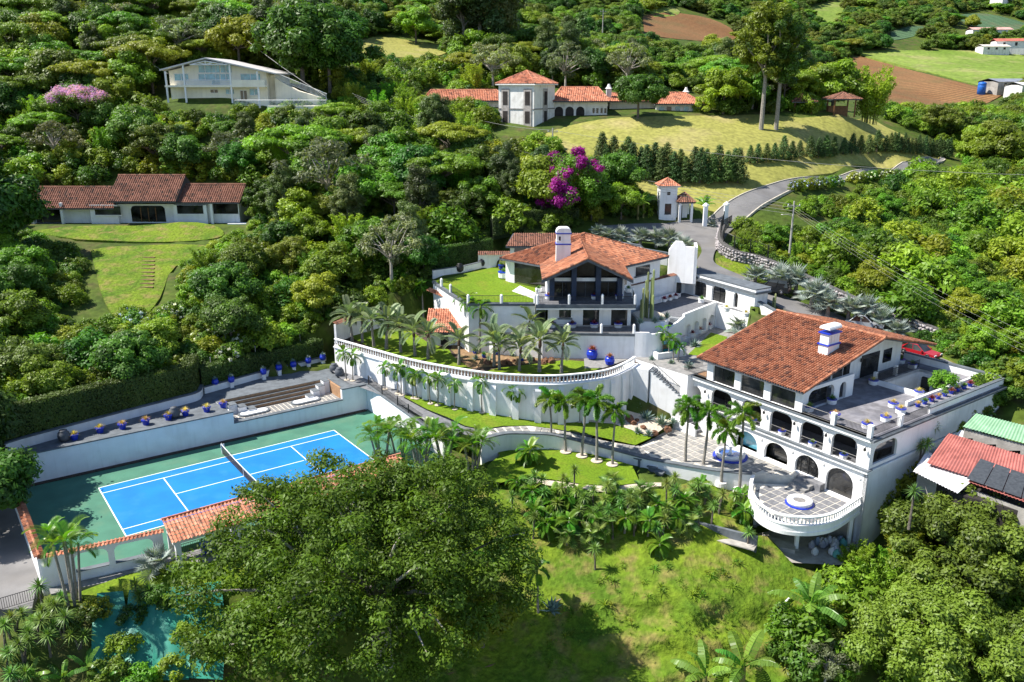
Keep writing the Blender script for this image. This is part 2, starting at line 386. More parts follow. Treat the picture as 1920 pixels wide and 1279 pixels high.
def hts(X, Y):
    X = np.asarray(X,float).ravel(); Y = np.asarray(Y,float).ravel(); out = np.empty(len(X))
    for i in range(0, len(X), 20000):
        x, y = X[i:i+20000], Y[i:i+20000]
        d = np.sqrt((x[:,None]-CPA[None,:,0])**2+(y[:,None]-CPA[None,:,1])**2)
        out[i:i+20000] = d@_W[:-3]+_W[-3]+_W[-2]*x+_W[-1]*y
    return out
def ht(x, y): return float(hts([x],[y])[0])
def ground(px, py, lo=35, hi=900):            # where the sight line meets the terrain
    a, b, c = ray(px, py); Ys = np.geomspace(lo, hi, 900); t = Ys/b
    g = CZ+c*t-hts(a*t, Ys); k = np.argmax(g < 0)
    if g[k] >= 0: k = len(Ys)-1
    if k == 0: k = 1
    f = g[k-1]/(g[k-1]-g[k]+1e-9); Y = Ys[k-1]+(Ys[k]-Ys[k-1])*f
    return Vector((a*Y/b, Y, ht(a*Y/b, Y)))
def inpoly(X, Y, poly):
    X = np.asarray(X); Y = np.asarray(Y); r = np.zeros(X.shape, bool)
    for (x0,y0),(x1,y1) in zip(poly, poly[1:]+poly[:1]):
        c = ((y0 > Y) != (y1 > Y)) & (X < (x1-x0)*(Y-y0)/((y1-y0) or 1e-9)+x0); r ^= c
    return r
SINK = []; SINK2 = []
CUTS = []                                    # (ring, level): the terrain is dug down to the level under built terraces
def cut(ring, z): CUTS.append(([(q[0],q[1]) for q in ring], z))
def make_terrain():
    ys = np.r_[np.linspace(-80,34,30)[:-1], np.arange(34,135,.9), np.geomspace(135,1000,150)]
    ss = np.linspace(-1.3,1.3,300)
    YY, SS = np.meshgrid(ys, ss, indexing='ij'); XX = SS*(45+.72*np.maximum(YY,0)+.5*np.abs(np.minimum(YY,0)))
    Z = hts(XX, YY).reshape(XX.shape)
    rough = np.zeros_like(Z)
    for k,(fq,am) in enumerate([(.09,.35),(.23,.16)]): rough += am*np.sin(XX*fq+3*np.sin(YY*fq*.7+k))*np.sin(YY*fq*1.1+2*np.sin(XX*fq*.6+1.7*k))
    Z += rough*.5
    sink = np.zeros(Z.shape, bool)
    for ring in SINK: sink |= inpoly(XX, YY, ring)
    Z = np.where(sink, Z-rough*.5-.28, Z)
    for ring in SINK2: Z = np.where(inpoly(XX, YY, ring), Z-1.4, Z)
    for ring, z in CUTS:
        m = inpoly(XX, YY, ring); Z = np.where(m, np.minimum(Z, z), Z)
    n, m = XX.shape; V = np.stack([XX,YY,Z],-1).reshape(-1,3)
    I = np.arange(n*m).reshape(n,m); Fq = np.stack([I[:-1,:-1],I[:-1,1:],I[1:,1:],I[1:,:-1]],-1).reshape(-1,4)
    me = quads_mesh('terrain', V, Fq); me.materials.append(GROUND); me.polygons.foreach_set('use_smooth', np.ones(len(Fq),bool))
    return struct(obj('terrain', me))
def quads_mesh(name, V, Fq, tint=None):
    me = bpy.data.meshes.new(name); k = Fq.shape[1]
    me.vertices.add(len(V)); me.vertices.foreach_set('co', np.ascontiguousarray(V,dtype=np.float32).ravel())
    me.loops.add(Fq.size); me.loops.foreach_set('vertex_index', np.ascontiguousarray(Fq,dtype=np.int32).ravel())
    me.polygons.add(len(Fq)); me.polygons.foreach_set('loop_start', np.arange(0,Fq.size,k,dtype=np.int32))
    if tint is not None:
        a = me.attributes.new('tint','FLOAT','FACE'); a.data.foreach_set('value', np.ascontiguousarray(tint,dtype=np.float32))
    me.update(calc_edges=True); return me
from mathutils.geometry import delaunay_2d_cdt
def drape(name, ring, mt, off=.1, step=1.0, zf=None, parent=None, skirt=0):
    """a sheet over the ring's area, following the ground (or zf)"""
    ring = [(q[0],q[1]) for q in ring]
    xs = [q[0] for q in ring]; ys = [q[1] for q in ring]
    gx, gy = np.meshgrid(np.arange(min(xs),max(xs),step), np.arange(min(ys),max(ys),step)); gx = gx.ravel(); gy = gy.ravel()
    k = inpoly(gx, gy, ring); pts = [Vector(q) for q in ring]+[Vector((a,b)) for a,b in zip(gx[k],gy[k])]
    n = len(ring)
    vs, _, fs_, *_ = delaunay_2d_cdt(pts, [(i,(i+1)%n) for i in range(n)], [list(range(n))], 1, 1e-4)
    if zf is None: SINK.append(ring)
    if zf is None: z = hts([v.x for v in vs],[v.y for v in vs])
    else: z = np.array([zf(v.x,v.y) for v in vs])
    V_ = [(v.x,v.y,float(h)+off) for v,h in zip(vs,z)]; F_ = [tuple(f) for f in fs_]
    if zf is None:                           # a skirt, so that the sheet's edge sits in the ground
        rz_ = hts([q[0] for q in ring],[q[1] for q in ring])+off; b = len(V_)
        for q,h in zip(ring,rz_): V_ += [(q[0],q[1],float(h)),(q[0],q[1],float(h)-2.5)]
        F_ += [(b+2*i,b+2*((i+1)%n),b+2*((i+1)%n)+1,b+2*i+1) for i in range(n)]
    me = bpy.data.meshes.new(name); me.from_pydata(V_, [], F_); me.update()
    me.materials.append(mt); me.polygons.foreach_set('use_smooth', [True]*len(me.polygons))
    return obj(name, me, parent)
def grass_mat(name, a, b, c, s1=.25, s2=2.5, stripes=None, bump=.5):
    m, t, bs = nodes(name)
    c1, _ = noise_mix(t, a, b, s1, 6, .35, .65)
    c2, n2 = noise_mix(t, (0,0,0), (1,1,1), s1*2.7, 8, .5, .72)
    o = mixc(t, c1, c, c2)
    f, nf = noise_mix(t, (.7,.7,.7), (1.25,1.25,1.2), s2, 8, .3, .7)
    o = mixc(t, o, f, 1.0, 'MULTIPLY')
    if stripes:
        tc = nn(t,'ShaderNodeTexCoord'); mp = nn(t,'ShaderNodeMapping'); mp.inputs['Rotation'].default_value = (0,0,stripes[1]); t.links.new(tc.outputs['Object'], mp.inputs[0])
        wv = nn(t,'ShaderNodeTexWave'); wv.inputs['Scale'].default_value = stripes[0]; wv.inputs['Distortion'].default_value = stripes[3] if len(stripes)>3 else 1.2; wv.inputs['Detail Scale'].default_value = .6; t.links.new(mp.outputs[0], wv.inputs[0])
        r = nn(t,'ShaderNodeMapRange'); r.inputs[3].default_value = stripes[2]; r.inputs[4].default_value = 1.06; t.links.new(wv.outputs['Fac'], r.inputs[0])
        o = mixc(t, o, r.outputs[0], 1.0, 'MULTIPLY')
    t.links.new(o, bs.inputs['Base Color']); bs.inputs['Roughness'].default_value = .85; bs.inputs['Specular IOR Level'].default_value = .15
    bp = nn(t,'ShaderNodeBump'); bp.inputs['Strength'].default_value = bump; bp.inputs['Distance'].default_value = .25; t.links.new(nf.outputs['Fac'], bp.inputs['Height']); t.links.new(bp.outputs[0], bs.inputs['Normal'])
    return m
GROUND = grass_mat('undergrowth_floor', (.045,.075,.012), (.075,.11,.015), (.10,.085,.035), .12, 1.2)
LAWN = grass_mat('clipped_lawn', (.105,.18,.010), (.135,.215,.012), (.16,.195,.02), .18, 5, bump=.25)
LAWNH = grass_mat("hill_lawn", (.235,.235,.055), (.27,.26,.07), (.31,.27,.11), .05, 1.3, None, bump=.15)
SLOPE = grass_mat('slope_grass', (.07,.135,.010), (.145,.205,.014), (.20,.165,.055), .22, 2.2, bump=1.0)
MEADOW = grass_mat('pale_meadow', (.12,.19,.025), (.19,.25,.05), (.24,.24,.09), .03, .6)
FIELD = grass_mat('ploughed_field', (.20,.10,.042), (.25,.135,.06), (.17,.12,.05), .03, 1.5, (.16,R(62),.6,.5))
FIELD2 = grass_mat('cabbage_field', (.06,.12,.06), (.09,.16,.08), (.14,.13,.07), .03, 1.5, (.16,R(50),.6,.5))
DIRT = grass_mat('bare_earth', (.20,.125,.07), (.26,.17,.10), (.12,.12,.04), .3, 2)
ROADM = mat('asphalt', (.165,.16,.158), .9, .18, .35, .1, 6, dirt=(.17,.16,.15), dscale=.25)
KERB = mat('kerb_stone', (.42,.38,.31), .9, .15, 1.5)
GRAVEL = mat('pale_gravel', (.52,.45,.36), .95, .18, 6, .4, 14)
def soft(ring, n=3):                         # round the corners of a closed ring
    P = [tuple(q)[:2] for q in ring]; Q = P[-2:]+P+P[:2]; c = smooth_path(Q, n); return c[2*n:-2*n-1]
def gp(*pix): return [ground(x,y) for x,y in pix]      # a ring of ground points seen at these pixels
# ------------------------------------------------------------------ tennis court and its walls
GREEN = mat('green_court_paint', (.055,.165,.11), .75, .12, .5, .05, dirt=(.085,.18,.115), dscale=.4)
BLUEC = mat('blue_court_paint', (.006,.165,.50), .7, .10, .35, .05, dirt=(.018,.185,.48), dscale=.6)
LINE = mat('white_line_paint', (.78,.78,.76), .7, .04, 2)
SOIL = mat('dark_soil', (.06,.042,.032), .95, .3, 3, .5)
def bw(u): return 4.62-.028*u                # the back wall stands slightly askew
CU0, CU1, CW = -6.7, 29.6, -15.45
mb = MB(fs); mb.prism([(CU0,CW),(CU1,CW),(CU1,bw(CU1)),(CU0,bw(CU0))], -1.2, 0)
court = struct(mb.build('tennis_court', GREEN)); cut([S(CU0,CW-.2),S(1.5,-16.5),S(1.6,-19),S(23,-19),S(CU1+.3,-18),S(CU1+.3,5),S(CU0-.5,6)], -.6)
mb = MB(fs); mb.prism([(0,-10.97),(23.77,-10.97),(23.77,0),(0,0)], .001, .005); mb.build('playing_surface', BLUEC, court)
def line(u0,u1,w0,w1):
    m = MB(fs); m.prism([(u0,w0),(u1,w0),(u1,w1),(u0,w1)], .0055, .010); m.build('court_line', LINE, court)
h = .05
for w in (0,-1.37,-9.6,-10.97): line(0-h,23.77+h,w-h,w+h)
for u in (0,23.77): line(u-h,u+h,-10.97+h,-9.6-h); line(u-h,u+h,-9.6+h,-1.37-h); line(u-h,u+h,-1.37+h,-h)
for u in (5.485,18.285): line(u-h,u+h,-9.6+h,-1.37-h)
line(5.485+h,18.285-h,-5.485-h,-5.485+h)
mb = MB(fs); mb.prism([(CU0+.3,bw(CU0)-.75),(CU1-.3,bw(CU1)-.75),(CU1-.3,bw(CU1)-.24),(CU0+.3,bw(CU0)-.24)], .004, .08); struct(mb.build('soil_strip', SOIL))
net = thing('tennis_net', 'black tennis net with white top band across the blue court', 'net', S(11.885,-5.485,0))
fnet = lambda q: Vector((S(11.885+q[0],q[1],0).x-net.location.x, S(11.885+q[0],q[1],0).y-net.location.y, q[2]))
for w in (.914,-11.88):
    m = MB(fnet); m.lathe([(.06,0),(.06,1.1),(.03,1.16)], 8, (0,w,0)); m.build('net_post', WHITE, net)
    m = MB(fnet); m.box(-.09,.28,w-.02,w+.02,.5,1.05); m.build('winder', WHITE, net)
m = MB(fnet)
def nz(w): return .914+.156*((w+5.485)/6.4)**2
ws = [.86-12.7*i/40 for i in range(41)]
for a,b in zip(ws,ws[1:]): m.quad((-.025,a,nz(a)-.07),(-.025,b,nz(b)-.07),(-.025,b,nz(b)),(-.025,a,nz(a))); m.quad((.025,a,nz(a)-.07),(.025,b,nz(b)-.07),(.025,b,nz(b)),(.025,a,nz(a))); m.quad((-.025,a,nz(a)),(-.025,b,nz(b)),(.025,b,nz(b)),(.025,a,nz(a)))
m.build('headband', LINE, net)
m = MB(fnet)
for k in range(1,13): m.tube([(0,w,(nz(w)-.06)*k/13) for w in ws[::5]], .012, 3, False)
for i in range(127): w = .86-.1*i; m.tube([(0,w,.02),(0,w,nz(w)-.05)], .011, 3, False)
stuff(m.build('mesh_cords', IRON, net))
m = MB(fnet); m.box(-.015,.015,-5.51,-5.46,.01,.9); m.build('center_strap', LINE, net)

# back wall with the dropped middle stretch, coping on top
t = thing('court_back_wall', 'long white retaining wall with dark coping behind the tennis court', 'wall', S(0,4.5,0))
def child(parent, fr=fs):
    l = parent.location.copy(); return lambda q: fr(q)-l
TU0, TU1 = 14.3, 26.6
cf = child(t)
for (a,b,z) in ((CU0-.6,TU0,3.0),(TU0,TU1,1.75),(TU1,CU1+.3,3.0)):
    m = MB(cf); m.prism([(a,bw(a)-.22),(b,bw(b)-.22),(b,bw(b)+.2),(a,bw(a)+.2)], -1, z); m.build('wall', WHITE, t)
    m = MB(cf); e = .06; m.prism([(a-.02,bw(a)-.34),(b+.02,bw(b)-.34),(b+.02,bw(b)+.3),(a-.02,bw(a)+.3)], z+.002, z+.12); m.build('coping', COPING, t)
# raised walk behind, dark paving
WKL = [A(22,858,3.0), A(20,846,3.0), A(200,796,3.0), A(330,762,3.0), A(372,750,3), A(381,738,3), A(384,726,3)]
WKR = [A(385,738,3), A(500,706,3), A(612,679,3)]
t2 = struct(obj('terrace_walk', None)); 
m = MB(); ring = [S(CU0-.4,bw(CU0)+.21),S(TU0-.2,bw(TU0)+.21),S(TU0-.2,8.6),S(27.0,8.6),S(27.0,bw(27)+.21),S(CU1+2,bw(CU1)+.21),A(640,700,3),A(612,679,3),A(500,706,3),A(385,737,3),A(372,750,3),A(330,762,3),A(200,796,3),A(20,846,3)]
m.prism([(q[0],q[1]) for q in ring], -.6, 2.96); m.build('paving_base', COPING, t2)
cut([S(CU0-1,4),S(30,3.4),A(640,690,3),A(384,720,3),A(20,838,3)], .5)
# low garden walls behind the walk
gw = thing('garden_wall', 'low white garden wall with grey top and curved end behind the terrace walk', 'wall', WKL[2])
def rel(o): l = o.location.copy(); return lambda q: Vector((q[0]-l.x,q[1]-l.y,q[2]-l.z))
P = smooth_path([(q.x,q.y) for q in WKL], 5); P_WKL = P
m = MB(rel(gw)); m.strip(P, 0,.25, 1.5,3.85); m.build('wall', WHITE, gw); m = MB(rel(gw)); m.strip(P, -.08,.36, 3.852,3.97); m.build('coping', COPING, gw)
gw2 = thing('garden_wall', 'low white garden wall carrying blue agave pots below the hedge', 'wall', WKR[1])
P2 = [(q.x,q.y) for q in WKR]; P_WKR = P2
m = MB(rel(gw2)); m.strip(P2, 0,.25, 1.5,3.7); m.build('wall', WHITE, gw2); m = MB(rel(gw2)); m.strip(P2, -.05,.33, 3.702,3.79); m.build('coping', COPING, gw2)
cut(P_WKL+[(q[0]-.5,q[1]+2.6) for q in reversed(P_WKL)], 3.7); cut(P_WKR+[tuple(A(640,694,3))[:2],tuple(A(632,640,5))[:2]]+[(q[0]-.6,q[1]+2.6) for q in reversed(P_WKR)], 3.4)
cut([tuple(q)[:2] for q in (A(520,716,3.2),A(632,704,3.2),A(634,620,6),A(520,660,6))], 3.2)
# sunken seating terrace: stepped terracotta risers, checked floor, two oval basins
st = thing('seating_terrace', 'sunken terrace with terracotta stepped risers and two oval basins above the court', 'terrace', S(20.5,6.4,1.6))
cf = child(st)
m = MB(cf); m.prism([(TU0-.19,bw(TU0)+.21),(27,bw(27)+.21),(27,8.6),(TU0-.19,8.6)], 0.2, 1.6); m.build('floor', JOINT, st)
c = MB(lambda q: Vector(q)); c.box(-.2,.2,-.2,.2,0,.03); tme = c.mesh('floor_tile', SLAB)
for i in range(25):
    for j in range(7):
        u = TU0+.25+i*.5; w = bw(20)+.45+j*.5
        if any(((u-cu)/1.75)**2+((w-6.1)/.75)**2 < 1 for cu in (17.2,23.2)): continue
        if j > 4 and (u < 16.5 or u > 25): continue
        o = obj('floor_tile', tme, st, S(u,w,1.602)-st.location, SROT)
for k in range(4):                                       # long steps at the back, each with a patterned riser
    z0 = 1.6+.35*k; a = 17.6-.95*k; b = 23.6+.8*k; w = 7.25+.34*k
    m = MB(cf); m.box(a,b,w,w+.33,z0,z0+.33); m.build('riser', BRICKT, st)
    m = MB(cf); m.box(a-.95,b+.8,w+.0,w+.36,z0+.332,z0+.36); 
    for s in (0,1):
        e = (a-.95,a) if s == 0 else (b,b+.8)
        m.box(e[0],e[1],w-.9,w+.3,z0+.362,z0+.40)
    m.build('step', COPING, st)
    for e in ((a-.95,a-.002),(b+.002,b+.8)):
        m = MB(cf); m.box(e[0],e[1],w-.88,w+.3,1.6,z0+.36); m.build('cheek', WHITE, st)
m = MB(cf); m.box(26.75,27.0,bw(27)+.3,8.4,1.6,2.9); m.build('end_riser', BRICKT, st)
m = MB(cf); m.box(14.0,14.25,bw(14)+.3,8.4,1.6,2.9); m.build('end_wall', WHITE, st)
for cu in (17.2,23.2):
    def oval(rx,ry,n=28): return [(cu+(rx-ry)*(1 if math.cos(2*math.pi*i/n)>0 else -1)+ry*math.cos(2*math.pi*i/n), 6.1+ry*math.sin(2*math.pi*i/n)) for i in range(n)]
    m = MB(cf); m.prism(oval(1.75,.75), 1.602, 1.75); b = m.build('oval_basin', COPING, st)
    m = MB(cf); m.prism(oval(1.5,.52), 1.752, 1.79); m.build('basin_floor', WHITE, b)

# left wall, near wall with wide openings, tile copings
lw = thing('court_side_wall', 'white court end wall capped with clay tiles beside the driveway', 'wall', S(CU0,-6,0)); cf = child(lw)
m = MB(cf); m.box(CU0-.2,CU0+.12,CW,bw(CU0)-.3,-1.5,2.75); m.build('wall', WHITE, lw)
m = MB(); cs = []; o = S(CU0+.25,CW,2.95)-lw.location; tile_plane(m, cs, S(CU0+.28,CW-.3,2.72)-lw.location, (WX[0],WX[1],0), (-UX[0],-UX[1],.35), [(0,0),(20.5,0),(20.5,.4),(0,.4)], .26, .4)
tile_plane(m, cs, S(CU0-.38,CW-.3,2.72)-lw.location, (WX[0],WX[1],0), (UX[0],UX[1],.35), [(0,0),(20.5,0),(20.5,.4),(0,.4)], .26, .4); ridge(m, cs, S(CU0-.05,CW-.3,2.86)-lw.location, S(CU0-.05,CW+20.2,2.86)-lw.location, .1)
stuff(m.build('coping_tiles', TILE, lw, cols=cs))
nw = thing('court_arcade_wall', 'white court wall with three wide rounded openings and a clay tile coping', 'wall', S(0,CW,0)); cf = child(nw)
AWL = math.hypot(8.4,1.25); awf = lambda q: (CU0+q[0]*8.4/AWL+q[1]*1.25/AWL, CW-q[0]*1.25/AWL+q[1]*8.4/AWL, q[2])
m = MB(lambda q: cf(awf(q)))
arched_wall(m, AWL, -1.5, 2.5, -.18, .18, [(2.2,4.5,.75,1.75,.5,'flat'),(4.95,7.75,.75,1.75,.5,'flat')]); m.build('wall', WHITE, nw)
for a,b in ((2.2,4.5),(4.95,7.75)): m = MB(lambda q: cf(awf(q))); m.box(a,b,-.26,.24,.752,.80); m.build('sill', COPING, nw)
m = MB(); cs = []
aw0 = S(*awf((-.2,0,2.5))); aw1 = S(*awf((AWL+.1,0,2.5))); awe = aw1-aw0; awn = Vector((-awe.y,awe.x,0)).normalized()
for sgn in (1,-1): tile_plane(m, cs, aw0-awn*.3*sgn-nw.location, awe, awn*sgn+Vector((0,0,.4)), [(0,0),(awe.length,0),(awe.length,.33),(0,.33)], .26, .35)
ridge(m, cs, aw0+Vector((0,0,.12))-nw.location, aw1+Vector((0,0,.12))-nw.location, .09); stuff(m.build('coping_tiles', TILE3, nw, cols=cs))
pg = thing('court_pavilion', 'open white pavilion with salmon clay tile roof along the tennis court', 'pavilion', S(10,-17.3,0)); cf = child(pg)
PU0, PU1 = 1.9, 23.0
m = MB(cf); m.box(PU0-.3,PU1,-19.3,-16.5,-1.4,-.02); m.build('floor', SLAB, pg)
for i in range(5):
    u = PU0+.35+i*4.9
    for w in (-18.9,):
        m = MB(cf); m.box(u-.2,u+.2,w-.2,w+.2,-.02,2.3); m.box(u-.26,u+.26,w-.26,w+.26,-.02,.25); m.build('column', WHITE, pg)
    m = MB(cf); m.box(u-.2,u+.2,-17.0,-16.6,-.02,2.5); m.build('column', WHITE, pg)
m = MB(cf); m.box(PU0,PU1,-19.08,-18.72,2.302,2.6); m.build('beam', WHITE, pg)
m = MB(); cs = []
tile_plane(m, cs, S(PU0-.1,-19.3,2.60)-pg.location, (UX[0],UX[1],0), (WX[0],WX[1],.34), [(0,0),(PU1-PU0,0),(PU1-PU0,2.75),(0,2.75)], .27, .42)
tile_plane(m, cs, S(PU0-.1,-15.95,3.08)-pg.location, (UX[0],UX[1],0), (-WX[0],-WX[1],.55), [(0,0),(PU1-PU0,0),(PU1-PU0,.85),(0,.85)], .27, .42)
ridge(m, cs, S(PU0-.1,-16.7,3.53)-pg.location, S(PU1,-16.7,3.53)-pg.location, .11); stuff(m.build('roof_tiles', TILE3, pg, cols=cs))
m = MB(cf); railing(m, [(u,-16.8,0) for u in (PU0+.4,PU1)], 0, .95, .14); m.build('railing', IRON, pg)
be = thing('blue_bench', 'blue padded bench under the court pavilion roof', 'bench', S(5.4,-17.6,0), SROT)
m = MB(); m.box(-1.1,1.1,-.35,.35,.12,.42); m.build('seat', BLUE, be); m = MB(); m.box(-1.1,1.1,.22,.42,.422,.8); m.build('backrest', BLUE, be)
for x in (-.95,.95): m = MB(); m.box(x-.06,x+.06,-.3,.3,-.02,.118); m.build('leg', CHAR, be)
# walk and lawn strip in front of the pavilion, drive on the left
m = MB(fs); m.prism([(CU0+.2,-16.7),(PU0-.4,-18.2),(PU0-.4,-16.95),(CU0+.2,-15.75)], -1.5, .0); struct(m.build('court_path', SLAB))
m = MB(); m.prism([tuple(A(*q,0))[:2] for q in ((72,1080),(48,930),(-60,900),(-160,1150),(60,1140))], -1.5, -.02); struct(m.build('driveway', ROADM))
cut([A(90,1085,0),A(48,900,0),A(-60,880,0),A(-160,1150,0),A(60,1150,0)], -.7)
rl = thing('court_fence', 'dark iron railing at the edge of the shaded driveway', 'railing', A(0,1142,0)); m = MB(rel(rl)); railing(m, [tuple(A(*q,0)) for q in ((-80,1160),(0,1146),(80,1122))], 0, 1.0, .15); m.build('railing', IRON, rl)
# right end wall of the court with ramp railing
rw = thing('court_end_wall', 'white wall at the far end of the court below the ramp railing', 'wall', S(CU1,-4,0)); cf = child(rw)
m = MB(cf); m.prism([(CU1,bw(CU1)-.23),(CU1+.35,bw(CU1)-.23),(CU1+.35,-14),(CU1,-14)], -1, [2.98,2.98,2.0,2.0]); m.build('wall', WHITE, rw)
m = MB(cf); m.prism([(CU1-.08,bw(CU1)-.23),(CU1+.45,bw(CU1)-.23),(CU1+.45,-14),(CU1-.08,-14)], [2.983,2.983,2.003,2.003], [3.08,3.08,2.1,2.1]); m.build('coping', COPING, rw)
rr = thing('ramp_railing', 'dark iron railing along the ramp above the court end wall', 'railing', S(CU1,-2,3)); cf = child(rr)
m = MB(cf); railing(m, [(CU1+.2,3.3),(CU1+.2,-3.6),(CU1+.2,-9)], [3.06,2.6,2.35], 1.0, .17); m.build('railing', IRON, rr)
for w,z in ((3.3,3.06),(0,2.83),(-3.6,2.6),(-6,2.46)): m = MB(cf); m.box(CU1+.15,CU1+.25,w-.05,w+.05,z,z+1.12); m.build('post', IRON, rr)
# ------------------------------------------------------------------ retaining wall with balustrade, lawns, path, plaza
def rbf(P):
    P = np.array(P,float); n = len(P); K = np.sqrt(((P[:,None,:2]-P[None,:,:2])**2).sum(-1)); K[np.diag_indices(n)] = -.3
    Q = np.c_[np.ones(n),P[:,:2]]; M = np.zeros((n+3,n+3)); M[:n,:n] = K; M[:n,n:] = Q; M[n:,:n] = Q.T; W = np.linalg.solve(M, np.r_[P[:,2],0,0,0])
    return lambda x,y: float(np.hypot(P[:,0]-x,P[:,1]-y)@W[:n]+W[n]+W[n+1]*x+W[n+2]*y)
lawnz = rbf([(-19,95,3.05),(-16,92,2.95),(-12,90.4,2.9),(-1.4,86.3,2.45),(9.9,87,1.7),(14.4,82.6,.15),(-2.2,80.6,1.95),(-8.5,86,2.6),(5,80.5,1.0),(10,80.2,.35),(13,86,1.2),(18,84,.3)])
def prof_baluster(h):
    return [(.085,0),(.085,.08*h),(.05,.12*h),(.09,.36*h),(.075,.48*h),(.04,.72*h),(.05,.86*h),(.085,.9*h),(.085,h)]
def balustrade(t, path, z, h=.95, step=.42, fr=None, pier=None):
    """base rail, turned balusters as separate parts, hand rail"""
    m = MB(fr); m.strip(path, -.17,.17, z,z+.12); m.build('base_rail', WHITE, t)
    m = MB(fr); m.strip(path, -.15,.15, z+h-.13,z+h); m.build('hand_rail', WHITE, t)
    b = MB(); b.lathe(prof_baluster(h-.25), 8); me = b.mesh('baluster', WHITE, True)
    for q in resample(path, step): obj('baluster', me, t, fr((q[0],q[1],z+.12)))
BALP = smooth_path([tuple(A(x,y,7.0))[:2] for x,y in ((628,634),(707,656),(774,674),(842,687),(909,697),(976,702),(1043,703),(1111,697),(1146,690),(1176,677),(1190,668))], 8)
gwall = thing('retaining_wall', 'tall curved white retaining wall with pilasters and a white baluster rail on top', 'wall', (BALP[40][0],BALP[40][1],3))
fr = rel(gwall)
m = MB(fr); m.strip(BALP, -.2,.25, -1.5,5.92); m.build('wall', WHITE, gwall)
m = MB(fr); m.strip(BALP, -.34,.34, 5.922,6.05); m.build('cornice', WHITE, gwall)
balustrade(gwall, BALP, 6.05, .95, .40, fr)
nr = normals(BALP)
for i in range(4, len(BALP)-3, 5):
    q = BALP[i]; d = nr[i]; e = (d[1],-d[0])
    g = lambda p, q=q, d=d, e=e: fr((q[0]+e[0]*p[0]+d[0]*p[1], q[1]+e[1]*p[0]+d[1]*p[1], p[2]))
    m = MB(g); m.add([(-.32,-.198,5.9),(.32,-.198,5.9),(.32,-.42,5.3),(-.32,-.42,5.3),(-.32,-.198,-1.4),(.32,-.198,-1.4),(.38,-.72,-1.4),(-.38,-.72,-1.4)],
          [(0,1,2,3),(3,2,6,7),(0,3,7,4),(1,5,6,2),(4,7,6,5),(0,4,5,1)]); m.build('pilaster', WHITE, gwall)
# palm garden platform z=6 behind the wall
GARD = [p for p in BALP]+[tuple(A(*q,6))[:2] for q in ((1235,655),(1230,630),(1130,615),(1010,612),(900,600),(800,600),(745,610),(660,618),(630,623))]
m = MB(); m.prism(GARD, -1.2, 5.9); gp_ = struct(m.build('garden_terrace', SOIL)); cut(GARD, 5.2)
LW = [tuple(A(*q,6))[:2] for q in ((700,632),(760,625),(800,655),(860,672),(900,690),(940,697),(980,700),(1043,699),(1107,694),(1128,691),(1115,683),(1040,683),(985,690),(930,690),(850,652),(800,640),(770,610),(720,612))]
m = MB(); 
struct(drape('garden_lawn', smooth_path([tuple(A(*q,6))[:2] for q in ((652,628),(690,648),(772,672),(842,687),(890,696))],3)+[tuple(A(*q,6))[:2] for q in ((850,668),(842,655),(800,640),(768,618),(740,612),(690,612))], LAWN, .06, 1.0, lambda x,y: 5.9))
struct(drape('garden_lawn', smooth_path([tuple(A(*q,6))[:2] for q in ((905,697),(976,700),(1043,701),(1105,696),(1128,690))],3)+[tuple(A(*q,6))[:2] for q in ((1110,678),(1060,674),(1000,682),(940,688))], LAWN, .06, 1.0, lambda x,y: 5.9))
struct(drape('gravel_bed', [tuple(A(*q,6))[:2] for q in ((846,655),(880,690),(930,686),(1000,680),(1050,672),(1052,655),(1000,640),(930,630),(860,628),(848,640))], DIRT, .03, 1.0, lambda x,y: 5.9))
m = MB(); m.prism([tuple(A(*q,6))[:2] for q in ((1096,690),(1130,690),(1190,669),(1235,655),(1225,640),(1180,655),(1130,665),(1095,672))], 5.9, 5.99); struct(m.build('garden_paving', SLAB))
# middle lawn
ML = [(700,716),(760,738),(842,752),(942,768),(993,774),(1080,783),(1150,790),(1223,823),(1191,836),(1094,818),(1043,806),(993,799),(942,801),(905,807),(872,800),(841,784),(800,768),(757,745),(720,728)]
MLz = [2.9,2.8,2.65,2.4,2.3,2.0,1.5,.2,.2,.8,1.4,1.75,1.9,1.95,2.1,2.35,2.55,2.75,2.85]
MLP = [tuple(A(x,y,z))[:2] for (x,y),z in zip(ML,MLz)]
struct(drape('middle_lawn', MLP, LAWN, .0, .8, lawnz)); cut(MLP, -1.0)
back = [tuple(A(*q))[:2] for q in ((640,702,3),(690,722,3),(757,745,2.75),(800,768,2.55),(841,784,2.35),(872,800,2.1),(905,807,1.95),(880,815,1.9),(830,795,2.2),(775,765,2.5),(690,730,2.9))]
wp = struct(drape('wall_path', [tuple(A(*q))[:2] for q in ((622,700,3),(700,712,2.95),(760,733,2.8),(842,748,2.65),(942,764,2.4),(1000,770,2.2),(1000,778,2.2),(942,770,2.4),(842,754,2.65),(760,741,2.8),(757,747,2.75),(800,770,2.55),(872,802,2.1),(905,809,1.95),(895,818,1.95),(860,812,2.1),(800,785,2.5),(750,757,2.75),(700,735,2.9),(655,720,2.95),(640,712,3))], SLABD, .012, 1.0, lawnz))
m = MB(); hb = [tuple(A(*q))[:2] for q in ((600,690,3),(640,697,3),(720,720,2.9),(800,742,2.7),(942,766,2.4),(1130,785,1.7),(1150,800,1.4),(1050,810,1.2),(905,812,1.9),(860,820,2.0),(790,800,2.4),(650,730,2.9)) ]
cut(hb, -1.0); cut([tuple(A(*q))[:2] for q in ((1080,780,2),(1223,823,.2),(1191,845,0),(1094,830,.8),(1000,812,1.6),(900,822,1.9),(870,815,2),(900,800,2))], -1.2)
